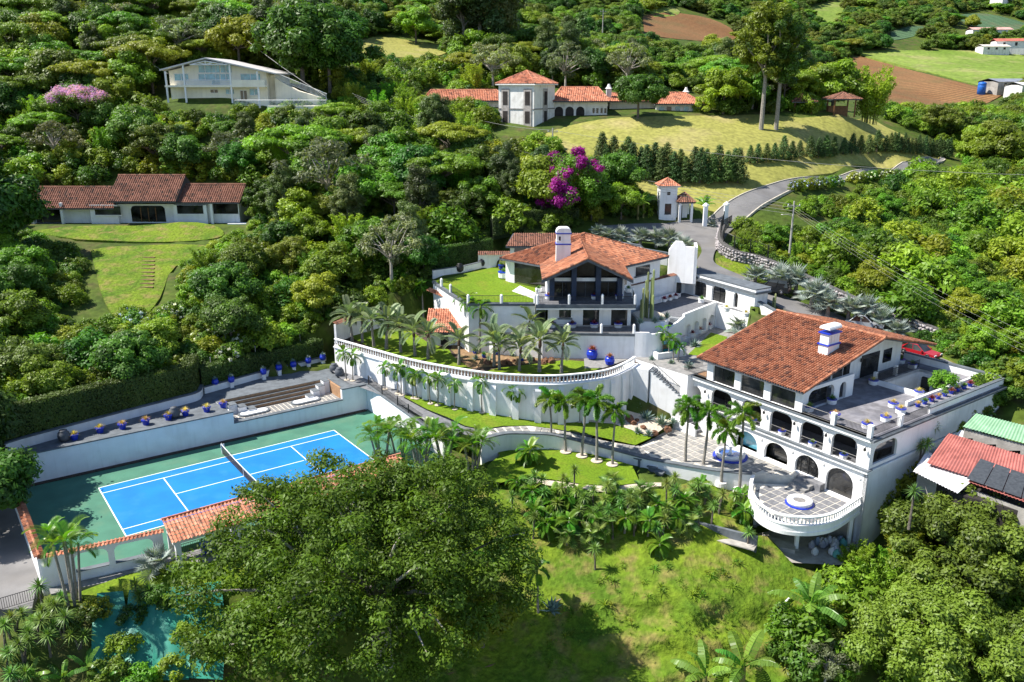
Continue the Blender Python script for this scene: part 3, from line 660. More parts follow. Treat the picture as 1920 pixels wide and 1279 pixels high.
# curved paved path with its white wall
PO = [(900,824),(919,819),(940,814),(963,812),(1026,814),(1059,820),(1103,831),(1147,842),(1212,859),(1260,868),(1338,881),(1410,888)]
POz = [1.95,1.95,1.9,1.85,1.55,1.25,.8,.4,.02,0,0,0]
PI_ = [(890,812),(905,807),(942,801),(980,799),(993,799),(1043,806),(1094,818),(1140,828),(1191,836)]
PIz = [1.95,1.95,1.9,1.8,1.75,1.4,.8,.45,.15]
po = smooth_path([tuple(A(x,y,z)) for (x,y),z in zip(PO,POz)], 5); pi = smooth_path([tuple(A(x,y,z)) for (x,y),z in zip(PI_,PIz)], 5)
path = struct(drape('curved_path', [q[:2] for q in po[:41]]+[q[:2] for q in reversed(pi)], JOINT, .015, .8, rbf([q for q in po[::3]]+[q for q in pi[::3]])))
pw = thing('path_wall', 'curved low white wall with dark coping along the paver path and plaza', 'wall', po[30]); fr = rel(pw)
pxy = [q[:2] for q in po]; pz = [q[2] for q in po]
m = MB(fr); m.strip(pxy, -.3,.0, -3,[z+.02 for z in pz]); m.build('wall', WHITE, pw)
m = MB(fr); m.strip(pxy, -.4,.25, [z+.022 for z in pz],[z+.14 for z in pz]); m.build('coping', COPING, pw)
# slabs on the curved path: three rows between the edges
sl = MB(); sl.box(-.36,.36,-.30,.30,0,.03); slab_me = sl.mesh('paving_slab', SLAB)
def lerp(a,b,t): return tuple(x+(y-x)*t for x,y in zip(a,b))
pa = resample(po[5:43], .85); 
for i,q in enumerate(pa):
    k = min(range(len(pi)), key=lambda j: math.dist(pi[j][:2], q[:2])); r = pi[k]
    w = math.dist(q[:2], r[:2])
    if w < 1.2: continue
    n = max(2, round((w-.3)/.72)); ang = math.atan2(r[1]-q[1], r[0]-q[0])
    for j in range(n):
        c = lerp(q, r, (.35+(j+.5)*(w-.45)/n)/w)
        o = obj('paving_slab', slab_me, path, (c[0],c[1],c[2]+.018), ang, (1.0*(w-.45)/n/.78,1.1,1))
# plaza
PZ = [A(*q,0) for q in ((1195,838),(1225,822),(1268,797),(1300,806))]+[S(56.0,-24.5),S(56.0,-36.6),S(54.9,-36.6)]+[A(*q,0) for q in ((1410,888),(1338,881),(1260,868),(1212,860))]
m = MB(); m.prism([(q[0],q[1]) for q in PZ], -2.5, -.004); plaza = struct(m.build('plaza', JOINT)); cut([(q[0],q[1]) for q in PZ], -1.5)
ps = MB(); ps.box(-.44,.44,-.44,.44,0,.03); ps_me = ps.mesh('paving_slab', SLAB)
pzr = [(q[0],q[1]) for q in PZ]; cnt = 0
for i in range(44,58):
    for j in range(-38,-12):
        for du in (0,):
            u, w = i+.0, j+.5; q = S(u,w)
            if inpoly([q.x],[q.y],pzr)[0] and cnt < 290 and (u-53.3)**2+(w+30.2)**2 > 1.5**2:
                if all(inpoly([S(u+a,w+b).x],[S(u+a,w+b).y],pzr)[0] for a in (-.42,.42) for b in (-.42,.42)): obj('paving_slab', ps_me, plaza, (q.x,q.y,-.003), SROT); cnt += 1
# lower lawn with the palms, gravel walk below it
lowz = rbf([(-3,79.5,.1),(3,80,-.1),(9,76.5,-.6),(14,73.5,-.9),(-4,75,-.1),(4,73,-.8),(12,71,-1.1),(18,72,-1.2),(24,73,-1.6)])
LL = [(924,842),(963,833),(1026,832),(1061,840),(1103,850),(1147,861),(1185,872),(1200,905),(1150,911),(1090,907),(1040,900),(985,890),(940,905),(905,900),(915,872),(938,853)]
LLP = []
for x,y in LL:
    q = A(x,y,-.3)
    for _ in range(4): q = A(x,y,lowz(q.x,q.y))
    LLP.append((q.x,q.y))
struct(drape('lower_lawn', LLP, LAWN, .0, .8, lowz)); cut(LLP, -2.2)
GW = []
for x,y in [(1000,898),(1045,903),(1090,909),(1150,913),(1205,906),(1240,905),(1240,912),(1205,916),(1150,924),(1090,920),(1045,913),(1000,906)]:
    q = A(x,y,-1.0)
    for _ in range(4): q = A(x,y,lowz(q.x,q.y))
    GW.append((q.x,q.y))
struct(drape('gravel_walk', GW, GRAVEL, .03, .8, lowz)); cut(GW, -2.2)
# grey stone table and steps beside the wall
tb = thing('stone_table', 'grey slate garden table against the white path wall', 'table', A(1186,868,-.9), R(-38))
m = MB(); m.box(-1.2,1.2,-.5,.5,.75,.87); m.build('table_top', COPING, tb)
for x in (-.95,.95): m = MB(); m.box(x-.12,x+.12,-.4,.4,0,.748); m.build('leg', COPING, tb)
for k in range(3):
    t = thing('stone_bench', 'stepped grey slate bench block beside the garden table', 'bench', A(1211+13*k,872+8*k,-.9-.05*k), R(-38), group='slate blocks by the garden table')
    m = MB(); m.box(-.5,.5,-.4,.4,.35-.1*k,.47-.1*k); m.build('seat', COPING, t); m = MB(); m.box(-.35,.35,-.3,.3,-.2,.348-.1*k); m.build('base', COPING, t)
# circular terrace with baluster rail
CT = smooth_path([tuple(A(x,y,.2))[:2] for x,y in ((1411,890),(1407,903),(1407,920),(1421,942),(1443,957),(1469,966),(1502,970),(1535,969),(1567,961),(1600,941),(1625,924))], 6)
ct = thing('circular_terrace', 'half round white terrace with baluster rail and slate paving beside the arcade house', 'terrace', A(1500,940,-.7)); fr = rel(ct)
ring = CT+[tuple(S(56.0,-43.0))[:2],tuple(S(56.0,-36.9))[:2],tuple(S(54.6,-36.9))[:2]]
m = MB(fr); m.prism(ring, -1.25, -.72); m.build('deck', WHITE, ct)
m = MB(fr); m.strip(CT, -.06,.2, -1.6,-1.252); m.build('edge_beam', WHITE, ct)
m = MB(fr); m.prism([lerp(q, (26.6,72.3), .035) for q in ring], -.718, -.70); m.build('joint_bed', JOINT, ct)
balustrade(ct, [lerp(q,(26.6,72.3),.02) for q in CT], -.70, .92, .33, fr)
cut(ring, -4.6); ct_slab = MB(); ct_slab.box(-.45,.45,-.45,.45,0,.025); csm = ct_slab.mesh('paving_slab', SLABD)
inner = [lerp(q,(26.6,72.3),.06) for q in ring]
for i in range(44,58):
    for j in range(-50,-34):
        q = S(i*1.0,j*1.0)
        if all(inpoly([S(i+a,j+b).x],[S(i+a,j+b).y],inner)[0] for a in (-.45,.45) for b in (-.45,.45)): obj('paving_slab', csm, ct, fr((q.x,q.y,-.699)), SROT)
fp = thing('fire_pit', 'round white ring seat with dark centre on the half round terrace', 'fire pit', A(1499,944,-.67))
m = MB(); m.lathe([(1.3,0),(1.3,.06)], 32); m.build('base', BLUE, fp)
m = MB(); m.lathe([(1.12,.062),(1.15,.34),(1.1,.42),(.62,.42),(.56,.36),(.56,.30)], 32); m.build('rim', WHITE, fp, True); m = MB(); m.lathe([(.56,.2),(.55,.345)], 24); m.build('gravel', STONE, fp)
for k,(a,b) in enumerate(((54.6,0),(53.9,-.23),(53.2,-.46))):
    m = MB(fs); m.box(a+.7,a+1.45,-38.6,-36.7,-1.0,b-.0-.002*k); sst = m.build('terrace_step', SLAB); tag(sst, ('top','middle','bottom')[k]+' slate step down from the plaza to the half round terrace', 'step')
ld = MB(fs); ld.box(55.25,56.0,-39.3,-36.65,-1.0,.03); tag(ld.build('landing', SLABD), 'slate landing in front of the arched ground floor doors', 'landing')
# posts under the terrace, undercroft slab and rubble sacks
uc = struct(drape('undercroft_floor', [tuple(A(*q,-4.5))[:2] for q in ((1420,1000),(1485,1055),(1580,1060),(1610,1010),(1540,980))], CONC, .0, 1.0, lambda x,y: -4.5))
for k,(x,y) in enumerate(((1492,1030),(1482,1000),(1590,1020),(1414,985))):
    q = A(x,y,-4.5); t = thing('terrace_post', 'square white post carrying the half round terrace', 'post', q, group='posts under the half round terrace')
    m = MB(); m.box(-.16,.16,-.16,.16,-.6,3.24 if k else 3.0); m.build('shaft', WHITE, t); m = MB(); m.box(-.22,.22,-.22,.22,-.6,.15); m.build('foot', CONC, t)
bwk = thing('undercroft_wall', 'grey rendered wall in shade beneath the half round terrace', 'wall', A(1500,1000,-4.5)); fr2 = rel(bwk)
m = MB(fr2); m.strip([tuple(A(1400,985,-4.5))[:2], tuple(S(55.2,-37.5))[:2], tuple(S(55.4,-43))[:2]], -.1,.1, -5,-1.26); m.build('wall', CONC, bwk)
lg = thing('concrete_ledge', 'pale raw concrete ledge below the half round terrace', 'ledge', A(1440,1020,-4.4), R(-20)); m = MB(); m.box(-2.4,2.4,-.8,.8,-1.2,.3); m.build('slab', CONC, lg)
SACK = [mat('sack_white',(.5,.5,.52),.9,.15,3), mat('sack_teal',(.10,.28,.26),.9,.15,3), mat('sack_grey',(.28,.28,.33),.9,.15,3), mat('sack_blue',(.22,.27,.36),.9,.15,3)]
lab = ['pale','teal','grey','blue']
for k in range(16):
    q = A(1515+rnd.random()*70, 1015+rnd.random()*32, -4.45); c = rnd.choice([0,0,1,2,3]); m = MB()
    m.lathe([(.25,0),(.36,.12),(.37,.4),(.25,.6),(.1,.7),(.14,.78)], 8, sx=rnd.uniform(.8,1.2), sy=rnd.uniform(.8,1.1))
    o = m.build('rubble_sack', SACK[c], None, True); o.location = q; o.rotation_euler = (rnd.uniform(-.2,.2),rnd.uniform(-.2,.2),rnd.random()*6); tag(o, lab[c]+' rubble sack on the floor under the half round terrace', 'sack', lab[c]+' sacks under the terrace')
# fountain
fo = thing('fountain', 'round white fountain with blue basin and pedestal bowl on the plaza', 'fountain', A(1369,856,.03))
m = MB(); m.lathe([(1.75,0),(1.75,.10)], 36); m.build('plinth', BLUE, fo)
m = MB(); m.lathe([(1.45,.102),(1.5,.45),(1.48,.52),(1.2,.52),(1.17,.45),(1.17,.2)], 36); m.build('basin', WHITE, fo, True)
m = MB(); m.lathe([(1.168,.16),(1.168,.26)], 30); m.build('water', mat('fountain_water',(.02,.09,.32),.05,.2,3,.3,9,.6), fo)
m = MB(); m.lathe([(.3,.2),(.3,.35),(.14,.5),(.12,.95),(.2,1.05),(.5,1.22),(.52,1.28),(.12,1.26),(.09,1.6),(.2,1.7),(.24,1.76),(.05,1.78),(.05,1.95),(.1,2.02),(.03,2.1)], 16); m.build('pedestal', WHITE, fo, True)
# retaining walls on the lower slope
for i,(pts,z0,z1,lb) in enumerate(((((1290,975),(1420,1008)),-4.6,-2.4,'long low grey retaining wall below the palms'),(((1380,925),(1408,935)),-2.6,-1.5,'short grey retaining wall beside the half round terrace'))):
    t = thing('slope_wall', lb, 'wall', A(*pts[0],z1)); fr2 = rel(t); P = [tuple(A(*q,z1))[:2] for q in pts]
    m = MB(fr2); m.strip(P, 0,.3, z0-1.5,z1); m.build('wall', COPING, t); m = MB(fr2); m.strip(P, -.9,.4, z1-.9,z1-.8) if i == 0 else m.strip(P,-.05,.35,z1+.002,z1+.06); m.build('ledge', CONC, t)
# ------------------------------------------------------------------ arcade house on the right (site axes: facade looks to -u)
ah = thing('arcade_house', 'white three storey house with arched galleries, orange tile roof and roof terrace', 'house', S(56,-32,0)); cf = child(ah)
FU = 56.0                                             # facade plane
W0, W1 = -43.4, -20.9
def fac(q): return cf((FU+q[1], W0+q[0], q[2]))        # x along the facade from the right corner, y into the house
def fx(w): return w-W0
DLEN = 23.8                                           # depth of the terrace block
# ground floor
ga = [(-42.15,-39.3),(-38.5,-35.8),(-34.95,-32.1),(-31.25,-28.45)]
m = MB(fac); arched_wall(m, W1-W0, -5.2, 2.62, 0, .38, [(fx(a),fx(b),-.65 if i==0 else .06,.75,1.32,'round') for i,(a,b) in enumerate(ga)]); m.build('ground_wall', WHITE, ah)
for i,(a,b) in enumerate(ga):
    m = MB(fac); pane(m, fx(a)-.02,fx(b)+.02,-.65 if i==0 else .06,.75,1.34,'round',.3 if i<2 else .9); w = m.build('glazing', GLASS if i != 3 else GLASSB, ah)
    if i == 1:
        m = MB(fac); c = (fx(a)+fx(b))/2
        for x in (c-.85,c-.03,c+.03,c+.85): m.box(x-.03,x+.03,.24,.27,.06,1.9)
        for z in (.5,1.0,1.45): m.box(fx(a)+.1,fx(b)-.1,.245,.265,z-.02,z+.02)
        for x in (c-.45,c+.45):
            for k in range(10): t0 = 2*math.pi*k/10; t1 = t0+.63; m.tube([(x+.28*math.cos(t0),.25,1.25+.28*math.sin(t0)),(x+.28*math.cos(t1),.25,1.25+.28*math.sin(t1))],.02,4)
        m.build('iron_door', IRON, ah)
# slabs with dark ledges
for z,th,ov in ((2.62,.36,.3),(5.72,.40,.38)):
    m = MB(cf)
    for a,b,c,d in ([(FU-ov,FU+DLEN,W0-.12,W1)] if z < 4 else [(FU-ov,69.4,W0-.12,W1),(69.4,78.0,W0-.12,-40.0),(69.4,78.0,-35.3,W1),(78.0,FU+DLEN,W0-.12,W1)]): m.box(a,b,c,d,z+.002,z+th-.1)
    m.build('floor_slab', WHITE, ah)
    m = MB(cf); m.box(FU-ov-.08,FU+.42,W0-.2,W1+.05,z+th-.098,z+th); m.build('ledge', COPING, ah)
# middle gallery
ma = [(-42.1,-39.45),(-38.6,-36.0),(-35.05,-32.45),(-31.35,-28.9),(-27.6,-24.85)]
m = MB(fac); arched_wall(m, W1-W0, 2.985, 5.715, .02, .36, [(fx(a),fx(b),2.99,4.55,.85,'flat') for a,b in ma]+[(fx(-23.4),fx(-21.9),2.99,4.2,.7,'round')]); m.build('gallery_wall', WHITE, ah)
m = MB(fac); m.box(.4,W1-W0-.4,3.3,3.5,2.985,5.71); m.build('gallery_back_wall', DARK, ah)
m = MB(fac); m.box(.36,W1-W0-.3,.37,3.29,2.984,3.02); m.build('gallery_floor', SLABD, ah)
for a,b in ma:
    m = MB(fac); railing(m, [(fx(a),.10),(fx(b),.10)], 2.99, .8, .13, .025, .011); m.build('railing', IRON, ah)
m = MB(fac); c0,c1 = fx(-27.5),fx(-26.2)
for k in range(5): m.box(c0+k*.3,c0+k*.3+.04,.6,.64,3.0,5.2)
for k in range(6): m.box(c0,c0+1.25,.6,.63,3.1+k*.38,3.14+k*.38)
m.build('iron_gate', IRON, ah)
for x in (-43.0+.6,): pass
m = MB(fac)
for k,x in enumerate((fx(-36.9),fx(-40.5))): m.box(x-.5,x+.5,3.2,3.31,3.0,4.9)
m.build('inner_panel', PALEW, ah)
# right side wall (shaded) with terrace parapet
def sidef(q): return cf((FU+q[0], W0+q[1], q[2]))
m = MB(sidef); arched_wall(m, DLEN, -5.2, 2.615, 0, .35, []); m.build('side_wall', WHITE, ah)
m = MB(sidef); arched_wall(m, DLEN, 2.985, 5.715, .02, .35, [(.6,4.4,3.3,4.3,.9,'flat')]); m.build('side_wall', WHITE, ah)
m = MB(sidef); pane(m, .55,4.45,3.3,4.3,.92,'flat',.25); m.build('glazing', GLASS, ah)
m = MB(sidef); m.box(-.4,DLEN,-.42,.0,5.82,6.02); m.build('side_ledge', COPING, ah)
m = MB(sidef); m.box(9.6,DLEN+.1,.05,.3,6.122,6.72); m.box(DLEN-.2,DLEN+.1,.3,11,6.122,6.9); m.build('parapet', WHITE, ah)
m = MB(sidef); m.box(9.5,DLEN+.2,-.02,.38,6.722,6.82); m.box(DLEN-.3,DLEN+.2,.382,11,6.902,7.0); m.build('parapet_cap', COPING, ah)
m = MB(sidef); m.box(DLEN+.1,DLEN+1.9,.6,9,4.6,5.9); m.box(DLEN+.3,DLEN+1.7,.9,8.6,1,4.6); m.build('rear_annex', WHITE, ah); m = MB(sidef); m.box(DLEN+.12,DLEN+2.0,.5,9.1,5.902,6.0); m.build('annex_cap', COPING, ah)
# terrace floor with the planted light well
WU0,WU1,WW0,WW1 = 69.4,78.0,-40.0,-35.3
m = MB(cf)
for a,b,c,d in ((FU-.3,WU0,W0-.1,W1),(WU0,WU1,W0-.1,WW0),(WU0,WU1,WW1,W1),(WU1,FU+DLEN-.2,W0-.1,W1)): m.box(a,b,c,d,6.04,6.12)
TERR = mat('stamped_terrace', (.19,.185,.20), .8, .3, .9, .15, 3, dirt=(.13,.13,.15), dscale=.7)
m.build('terrace_floor', TERR, ah)
m = MB(cf); m.box(WU0,WU1,WW0,WW1,3.0,3.05); m.build('well_floor', SLABD, ah)
m = MB(lambda q: cf((WU0+q[0], WW1+q[1], q[2]))); 
m = MB(lambda q: cf((WU1+q[1], WW0+q[0], q[2]))); arched_wall(m, 4.7, 3.05, 6.03, 0,.2, [(.6,2.9,3.4,4.6,.8,'flat'),(3.3,4.4,3.6,4.6,.7,'flat')]); m.build('well_wall', WHITE, ah)
m = MB(lambda q: cf((WU1+q[1], WW0+q[0], q[2]))); pane(m,.58,2.92,3.4,4.6,.82,'flat',.12); pane(m,3.28,4.42,3.6,4.6,.72,'flat',.12); m.build('glazing', GLASS, ah)
m = MB(cf); m.box(WU0,WU1,WW1,WW1+.2,3.05,6.03); m.box(WU0,WU1,WW0-.2,WW0,3.05,6.03); m.box(WU0-.2,WU0,WW0,WW1,3.05,6.03); m.build('well_wall', WHITE, ah)
m = MB(cf); m.box(WU0-.35,WU0-.1,WW0-.1,WW1+.1,6.122,6.62); m.box(FU+9.7,WU1,WW0-1.0,WW0-.75,6.122,6.6); m.build('planter_wall', WHITE, ah)
m = MB(cf); railing(m, [(WU0+.3,WW1+.1),(WU1,WW1+.1)], 6.12, .95, .14); m.build('railing', IRON, ah)
for u in (WU0+.4,WU0+4.2): m = MB(cf); m.box(u-.17,u+.17,WW1+.14,WW1+.48,6.122,7.2); m.build('pier', WHITE, ah)
# railings with piers on the terrace edge
m = MB(cf); railing(m, [(FU-.1,-36.1),(FU-.1,-43.2)], 6.12, .9, .13); m.build('railing', IRON, ah)
m = MB(cf); railing(m, [(FU,-43.25),(FU+9.6,-43.25)], 6.12, .9, .13); m.build('railing', IRON, ah)
for u,w in ((FU-.1,-39.5),(FU-.1,-43.2),(FU+4.6,-43.25)):
    m = MB(cf); m.box(u-.2,u+.2,w-.2,w+.2,6.122,7.2); m.box(u-.23,u+.23,w-.23,w+.23,7.202,7.27); m.build('pier', WHITE, ah)
# top floor room
ta = [(-35.1,-32.2),(-31.4,-28.5),(-27.7,-24.85)]
m = MB(fac); 
def topf(q): return cf((FU+.02+q[1], -35.95+q[0], q[2]))
arched = [(a+35.95,b+35.95,6.125,7.7,.42,'flat') for a,b in ta]
m = MB(topf); arched_wall(m, 11.95, 6.12, 8.42, 0,.36, arched); m.build('room_wall', WHITE, ah)
for i,(a,b,si,sp,ri,kd) in enumerate(arched): m = MB(topf); pane(m, a-.02,b+.02,si,sp,ri,kd,.2); m.build('glazing', GLASS, ah)
m = MB(topf)
for a,b in ((0,.85),(3.75,4.55),(7.45,8.25),(11.1,11.95)): m.box(a+.02,b-.02,-.03,0,6.12,6.9)
m = MB(cf); m.box(FU+.38,FU+21,-24.3,-24.0,6.12,8.35); m.build('room_wall', WHITE, ah)
def gab(q): return cf((FU+.36+q[0], -35.95+q[1], q[2]))
m = MB(gab); arched_wall(m, 7.9, 6.12, 8.42, 0,.34, [(.55,4.7,6.125,7.3,.75,'flat'),(5.6,6.7,6.125,7.3,.6,'round')]); m.build('porch_wall', WHITE, ah)
m = MB(gab); pane(m,.5,4.75,6.125,7.3,.77,'flat',.9); m.build('glazing', GLASS, ah)
ru, rz_ = 68.3, 11.55
m = MB(lambda q: cf((FU+8.3+q[0], -33.3+q[1], q[2])))
def rz_at(u): return rz_-(abs(u-ru))*.247
m.add([(0,0,6.12),(13,0,6.12),(13,0,rz_at(FU+21.3)-.2),(ru-FU-8.3,0,rz_-.2),(0,0,rz_at(FU+8.3)-.2)]+[(0,.3,6.12),(13,.3,6.12),(13,.3,rz_at(FU+21.3)-.2),(ru-FU-8.3,.3,rz_-.2),(0,.3,rz_at(FU+8.3)-.2)],
      [(4,3,2,1,0),(5,6,7,8,9),(0,1,6,5),(1,2,7,6),(2,3,8,7),(3,4,9,8),(4,0,5,9)]); m.build('gable_wall', WHITE, ah)
gl = lambda q: cf((FU+8.3+q[0], -33.35+q[1], q[2]))
for a,b,z in ((.3,1.9,9.2),(2.1,3.2,9.0),(5.3,8.6,8.6),(9.4,11,8.5)):
    m = MB(gl); m.box(a,b,-.02,.02,6.13 if a < 9 else 7.0,z); m.build('glazing', GLASS, ah)
m = MB(gl); m.box(4.95,5.15,-.22,-.05,8.0,8.4); m.build('lantern', IRON, ah)
# roof
RW0, RW1 = -36.4, -23.1; LR = RW1-RW0; EU, EZ = 55.35, 8.42
slope = math.hypot(ru-EU, rz_-EZ)
m = MB(cf)
for (u0,z0),(u1,z1) in (((EU,EZ),(ru,rz_)),((ru,rz_),(78.6,rz_-(78.6-ru)*.247))):
    m.add([(u0,RW0+.05,z0-.22),(u1,RW0+.05,z1-.22),(u1,RW1-.05,z1-.22),(u0,RW1-.05,z0-.22),(u0,RW0+.05,z0-.004),(u1,RW0+.05,z1-.004),(u1,RW1-.05,z1-.004),(u0,RW1-.05,z0-.004)],[(3,2,1,0),(4,5,6,7),(0,1,5,4),(1,2,6,5),(2,3,7,6),(3,0,4,7)])
m.build('roof_deck', CHAR, ah)
m = MB(); cs = []; L0 = ah.location
tile_plane(m, cs, S(EU-.1,RW0,EZ+.0)-L0, (WX[0],WX[1],0), (UX[0]*(ru-EU),UX[1]*(ru-EU),rz_-EZ), [(0,0),(LR,0),(LR,slope+.1),(0,slope+.1)], .27, .40, .075)
tile_plane(m, cs, S(78.7,RW0,rz_-(78.7-ru)*.247)-L0, (WX[0],WX[1],0), (-UX[0],-UX[1],.247), [(0,0),(LR,0),(LR,10.7),(0,10.7)], .27, .40, .07)
ridge(m, cs, S(ru,RW0-.05,rz_+.06)-L0, S(ru,RW1+.05,rz_+.06)-L0, .17)
for (a,b) in ((S(EU,RW0,EZ+.05),S(ru,RW0,rz_+.05)),(S(EU,RW1,EZ+.05),S(ru,RW1,rz_+.05)),(S(78.6,RW0,rz_-10.3*.247+.05),S(ru,RW0,rz_+.05))): ridge(m, cs, a-L0, b-L0, .12)
roof = stuff(m.build('roof_tiles', TILE, ah, cols=cs))
# chimney with arched cap and blue bands
ch = lambda q: cf((63.2+q[0], -33.4+q[1], q[2]))
m = MB(ch); m.box(-.95,.95,-.55,.55,9.0,11.15); m.box(-.9,.9,-.5,.5,11.2,12.35); m.build('chimney', WHITE, ah)
m = MB(ch); pts = arch_pts(-.62,.62,12.42,.75,8,'flat')
prof = [(-.62,12.42)]+pts+[(.62,12.42)]
n = len(pts); m.add([(-1.02,x,z) for x,z in pts]+[(1.02,x,z) for x,z in pts], [tuple(range(n-1,-1,-1)),tuple(range(n,2*n))]+[(i,i+1,n+i+1,n+i) for i in range(n-1)]+[(n-1,0,n,2*n-1)]); m.build('chimney_cap', WHITE, ah)
for z,e in ((11.12,.66),(12.3,.66)): m = MB(ch); m.box(-e-.4,e+.4,-e,e,z,z+.13); m.build('chimney_band', BLUE, ah)
for k in (-.5,0,.5): m = MB(ch); m.box(k-.13,k+.13,.499,.51,11.4,12.1); m.build('chimney_vent', PALEW, ah)
for k in (-.45,.05,.5): m = MB(ch); m.box(k-.13,k+.13,-.51,-.499,11.4,12.1); m.build('chimney_vent', PALEW, ah)
# wall lamps
lmp = MB(); lmp.box(-.02,.3,-.02,.02,-.02,.02); lmp.lathe([(.05,-.35),(.12,-.3),(.12,-.1),(.02,.02)],6,(.3,0,0)); lme = lmp.mesh('wall_lamp', IRON)
for w,z in [(-43.0,5.1),(-39.0,5.1),(-35.5,5.1),(-31.9,5.1),(-28.3,5.1),(-24.2,5.0),(-21.4,5.0)]: obj('wall_lamp', lme, ah, cf((FU-.005,w,z)), SROT+math.pi)
bl = MB(); bl.lathe([(.16,0),(.16,.08),(.05,.1)],10); ble = bl.mesh('bulkhead_lamp', PALEW)
for w in (-42.7,-38.9,-35.4,-31.7): o = obj('bulkhead_lamp', ble, ah, cf((FU-.002,w,1.9))); o.rotation_euler = (0,R(-90),SROT)
# left balcony with terracotta floor and railing
m = MB(cf); m.box(FU+.45,FU+3.2,-23.9,W1-.1,6.122,6.15); m.build('balcony_tiles', BRICKT, ah)
m = MB(cf); railing(m, [(FU,-24),(FU,W1+.1),(FU+3,W1+.1)], 6.12, .9, .14); m.build('railing', IRON, ah)
cut([S(FU+.5,W0+.3),S(FU+DLEN,W0+.3),S(FU+DLEN,-20.5),S(FU+.5,-20.5)], -3)
# stair on the left between the levels
stt = thing('garden_stair', 'white walled stair with grey treads climbing from the plaza to the garden', 'stair', S(56,-19.5,0)); cf2 = child(stt)
T_ = A(1224,690,6.1); B_ = A(1294,750,3.1); dv = (B_-T_); dv.z = 0; run = dv.length; dv.normalize(); sv_ = Vector((-dv.y,dv.x,0))
for k in range(12):
    c = T_.lerp(B_, (k+.5)/12); ff = lambda q, c=c: c+dv*q[0]+sv_*q[1]+Vector((0,0,q[2]))-stt.location
    m = MB(ff); m.box(-run/24,run/24,-.75,.75,-c.z-1,-.08); m.build('stair_wall', WHITE, stt)
    m = MB(ff); m.box(-run/24-.08,run/24-.01,-.78,.78,-.078,.02); m.build('tread', COPING, stt)
ff = lambda q: T_+dv*q[0]+sv_*q[1]+Vector((0,0,q[2]))-stt.location
m = MB(ff); m.box(-3.2,-run*0-.19,-.9,.75,-7,-.02); m.build('landing_wall', WHITE, stt)
m = MB(ff); railing(m, [(.2,-.7),(run,-.7)], [0,-3.0], .9, .2); m.build('railing', IRON, stt)
for k in range(8):
    m = MB(cf2); w = -21.2-.36*k; z = 2.8-.35*k; m.box(54.6,55.9,w-.2,w+.2,z-.5,z); m.build('tread', SLABD, stt)
m = MB(cf2); m.box(54.3,54.55,-24.4,-20.9,-1,1.2); m.build('stair_wall', WHITE, stt)
# ------------------------------------------------------------------ main house (front looks at the camera)
mh = thing('main_house', 'white hillside house with gabled glass front, clay tile hip roof and balcony', 'house', (8.5,100,9)); fr = rel(mh)
Z1, Z2 = 9.0, 12.2
P_ = Vector((9.3,108.5,17.9)); A0 = Vector((-1.6,107,15)); A1 = Vector((9.07,97.4,15)); B0 = Vector((20.2,108.2,15))
A2 = Vector((4.6,113.5,15)); B2 = Vector((14.5,113.5,15))
def tri_roof(name, a, b, p, mt, parent, frr, th=.2, cw=.27):
    a, b, p = Vector(a), Vector(b), Vector(p); e = (b-a).normalized(); k = (p-a).dot(e); s = (p-a)-e*k; sl = s.length
    m = MB(); cs = []; L0 = parent.location; tile_plane(m, cs, a-L0, e, s, [(0,0),((b-a).length,0),(k,sl)], cw, .42, .065)
    o = stuff(m.build(name, mt, parent, cols=cs))
    return o
def deck(parent, pts, mt, th=.2, dz=-.02):
    m = MB(rel(parent)); n = len(pts); m.add([(q[0],q[1],q[2]+dz-th) for q in pts]+[(q[0],q[1],q[2]+dz) for q in pts],[tuple(range(n-1,-1,-1)),tuple(range(n,2*n))]+[(i,(i+1)%n,n+(i+1)%n,n+i) for i in range(n)])
    return m.build('roof_deck', mt, parent)
for a,b in ((A0,A1),(A1,B0),(B0,B2),(B2,A2),(A2,A0)): tri_roof('roof_tiles', a, b, P_, TILE, mh, fr); deck(mh, [a,b,P_], CHAR)
m = MB(fr); cs = []
for q in (A0,B0,A2,B2): ridge(m, cs, q+Vector((0,0,.05)), P_+Vector((0,0,.08)), .12)
# gable
GX, GY0, GY1, GZ, EZ2, GH = 8.55, 94.5, 106.5, 17.45, 15.0, 5.1
for sgn in (-1,1):
    ee = Vector((GX+sgn*GH, GY0, EZ2)); up = Vector((-sgn*GH,0,GZ-EZ2)); ln = GY1-GY0
    m2 = MB(); c2 = []; tile_plane(m2, c2, (Vector((GX+sgn*GH,GY0 if sgn<0 else GY1,EZ2))-mh.location), (0,1 if sgn<0 else -1,0), up, [(0,0),(ln,0),(ln,up.length),(0,up.length)], .27,.42,.065); stuff(m2.build('roof_tiles', TILE, mh, cols=c2))
    deck(mh, [(GX+sgn*GH,GY0+.03,EZ2),(GX,GY0+.03,GZ),(GX,GY1,GZ),(GX+sgn*GH,GY1,EZ2)], CHAR, .25)
    m3 = MB(fr); m3.add([(GX+sgn*(GH+.1),GY0-.06,EZ2-.42),(GX,GY0-.06,GZ-.36),(GX,GY0-.06,GZ-.02),(GX+sgn*(GH+.1),GY0-.06,EZ2-.06),(GX+sgn*(GH+.1),GY0+.02,EZ2-.42),(GX,GY0+.02,GZ-.36),(GX,GY0+.02,GZ-.02),(GX+sgn*(GH+.1),GY0+.02,EZ2-.06)],[(0,1,2,3),(7,6,5,4),(0,4,5,1),(3,2,6,7)]); m3.build('bargeboard', CHAR, mh)
    ridge(m, cs, (GX+sgn*GH,GY0,EZ2+.06), (GX,GY0,GZ+.06), .12)
ridge(m, cs, (GX,GY0-.05,GZ+.09), (GX,GY1,GZ+.09), .14); stuff(m.build('ridge_tiles', TILE, mh, cols=cs))
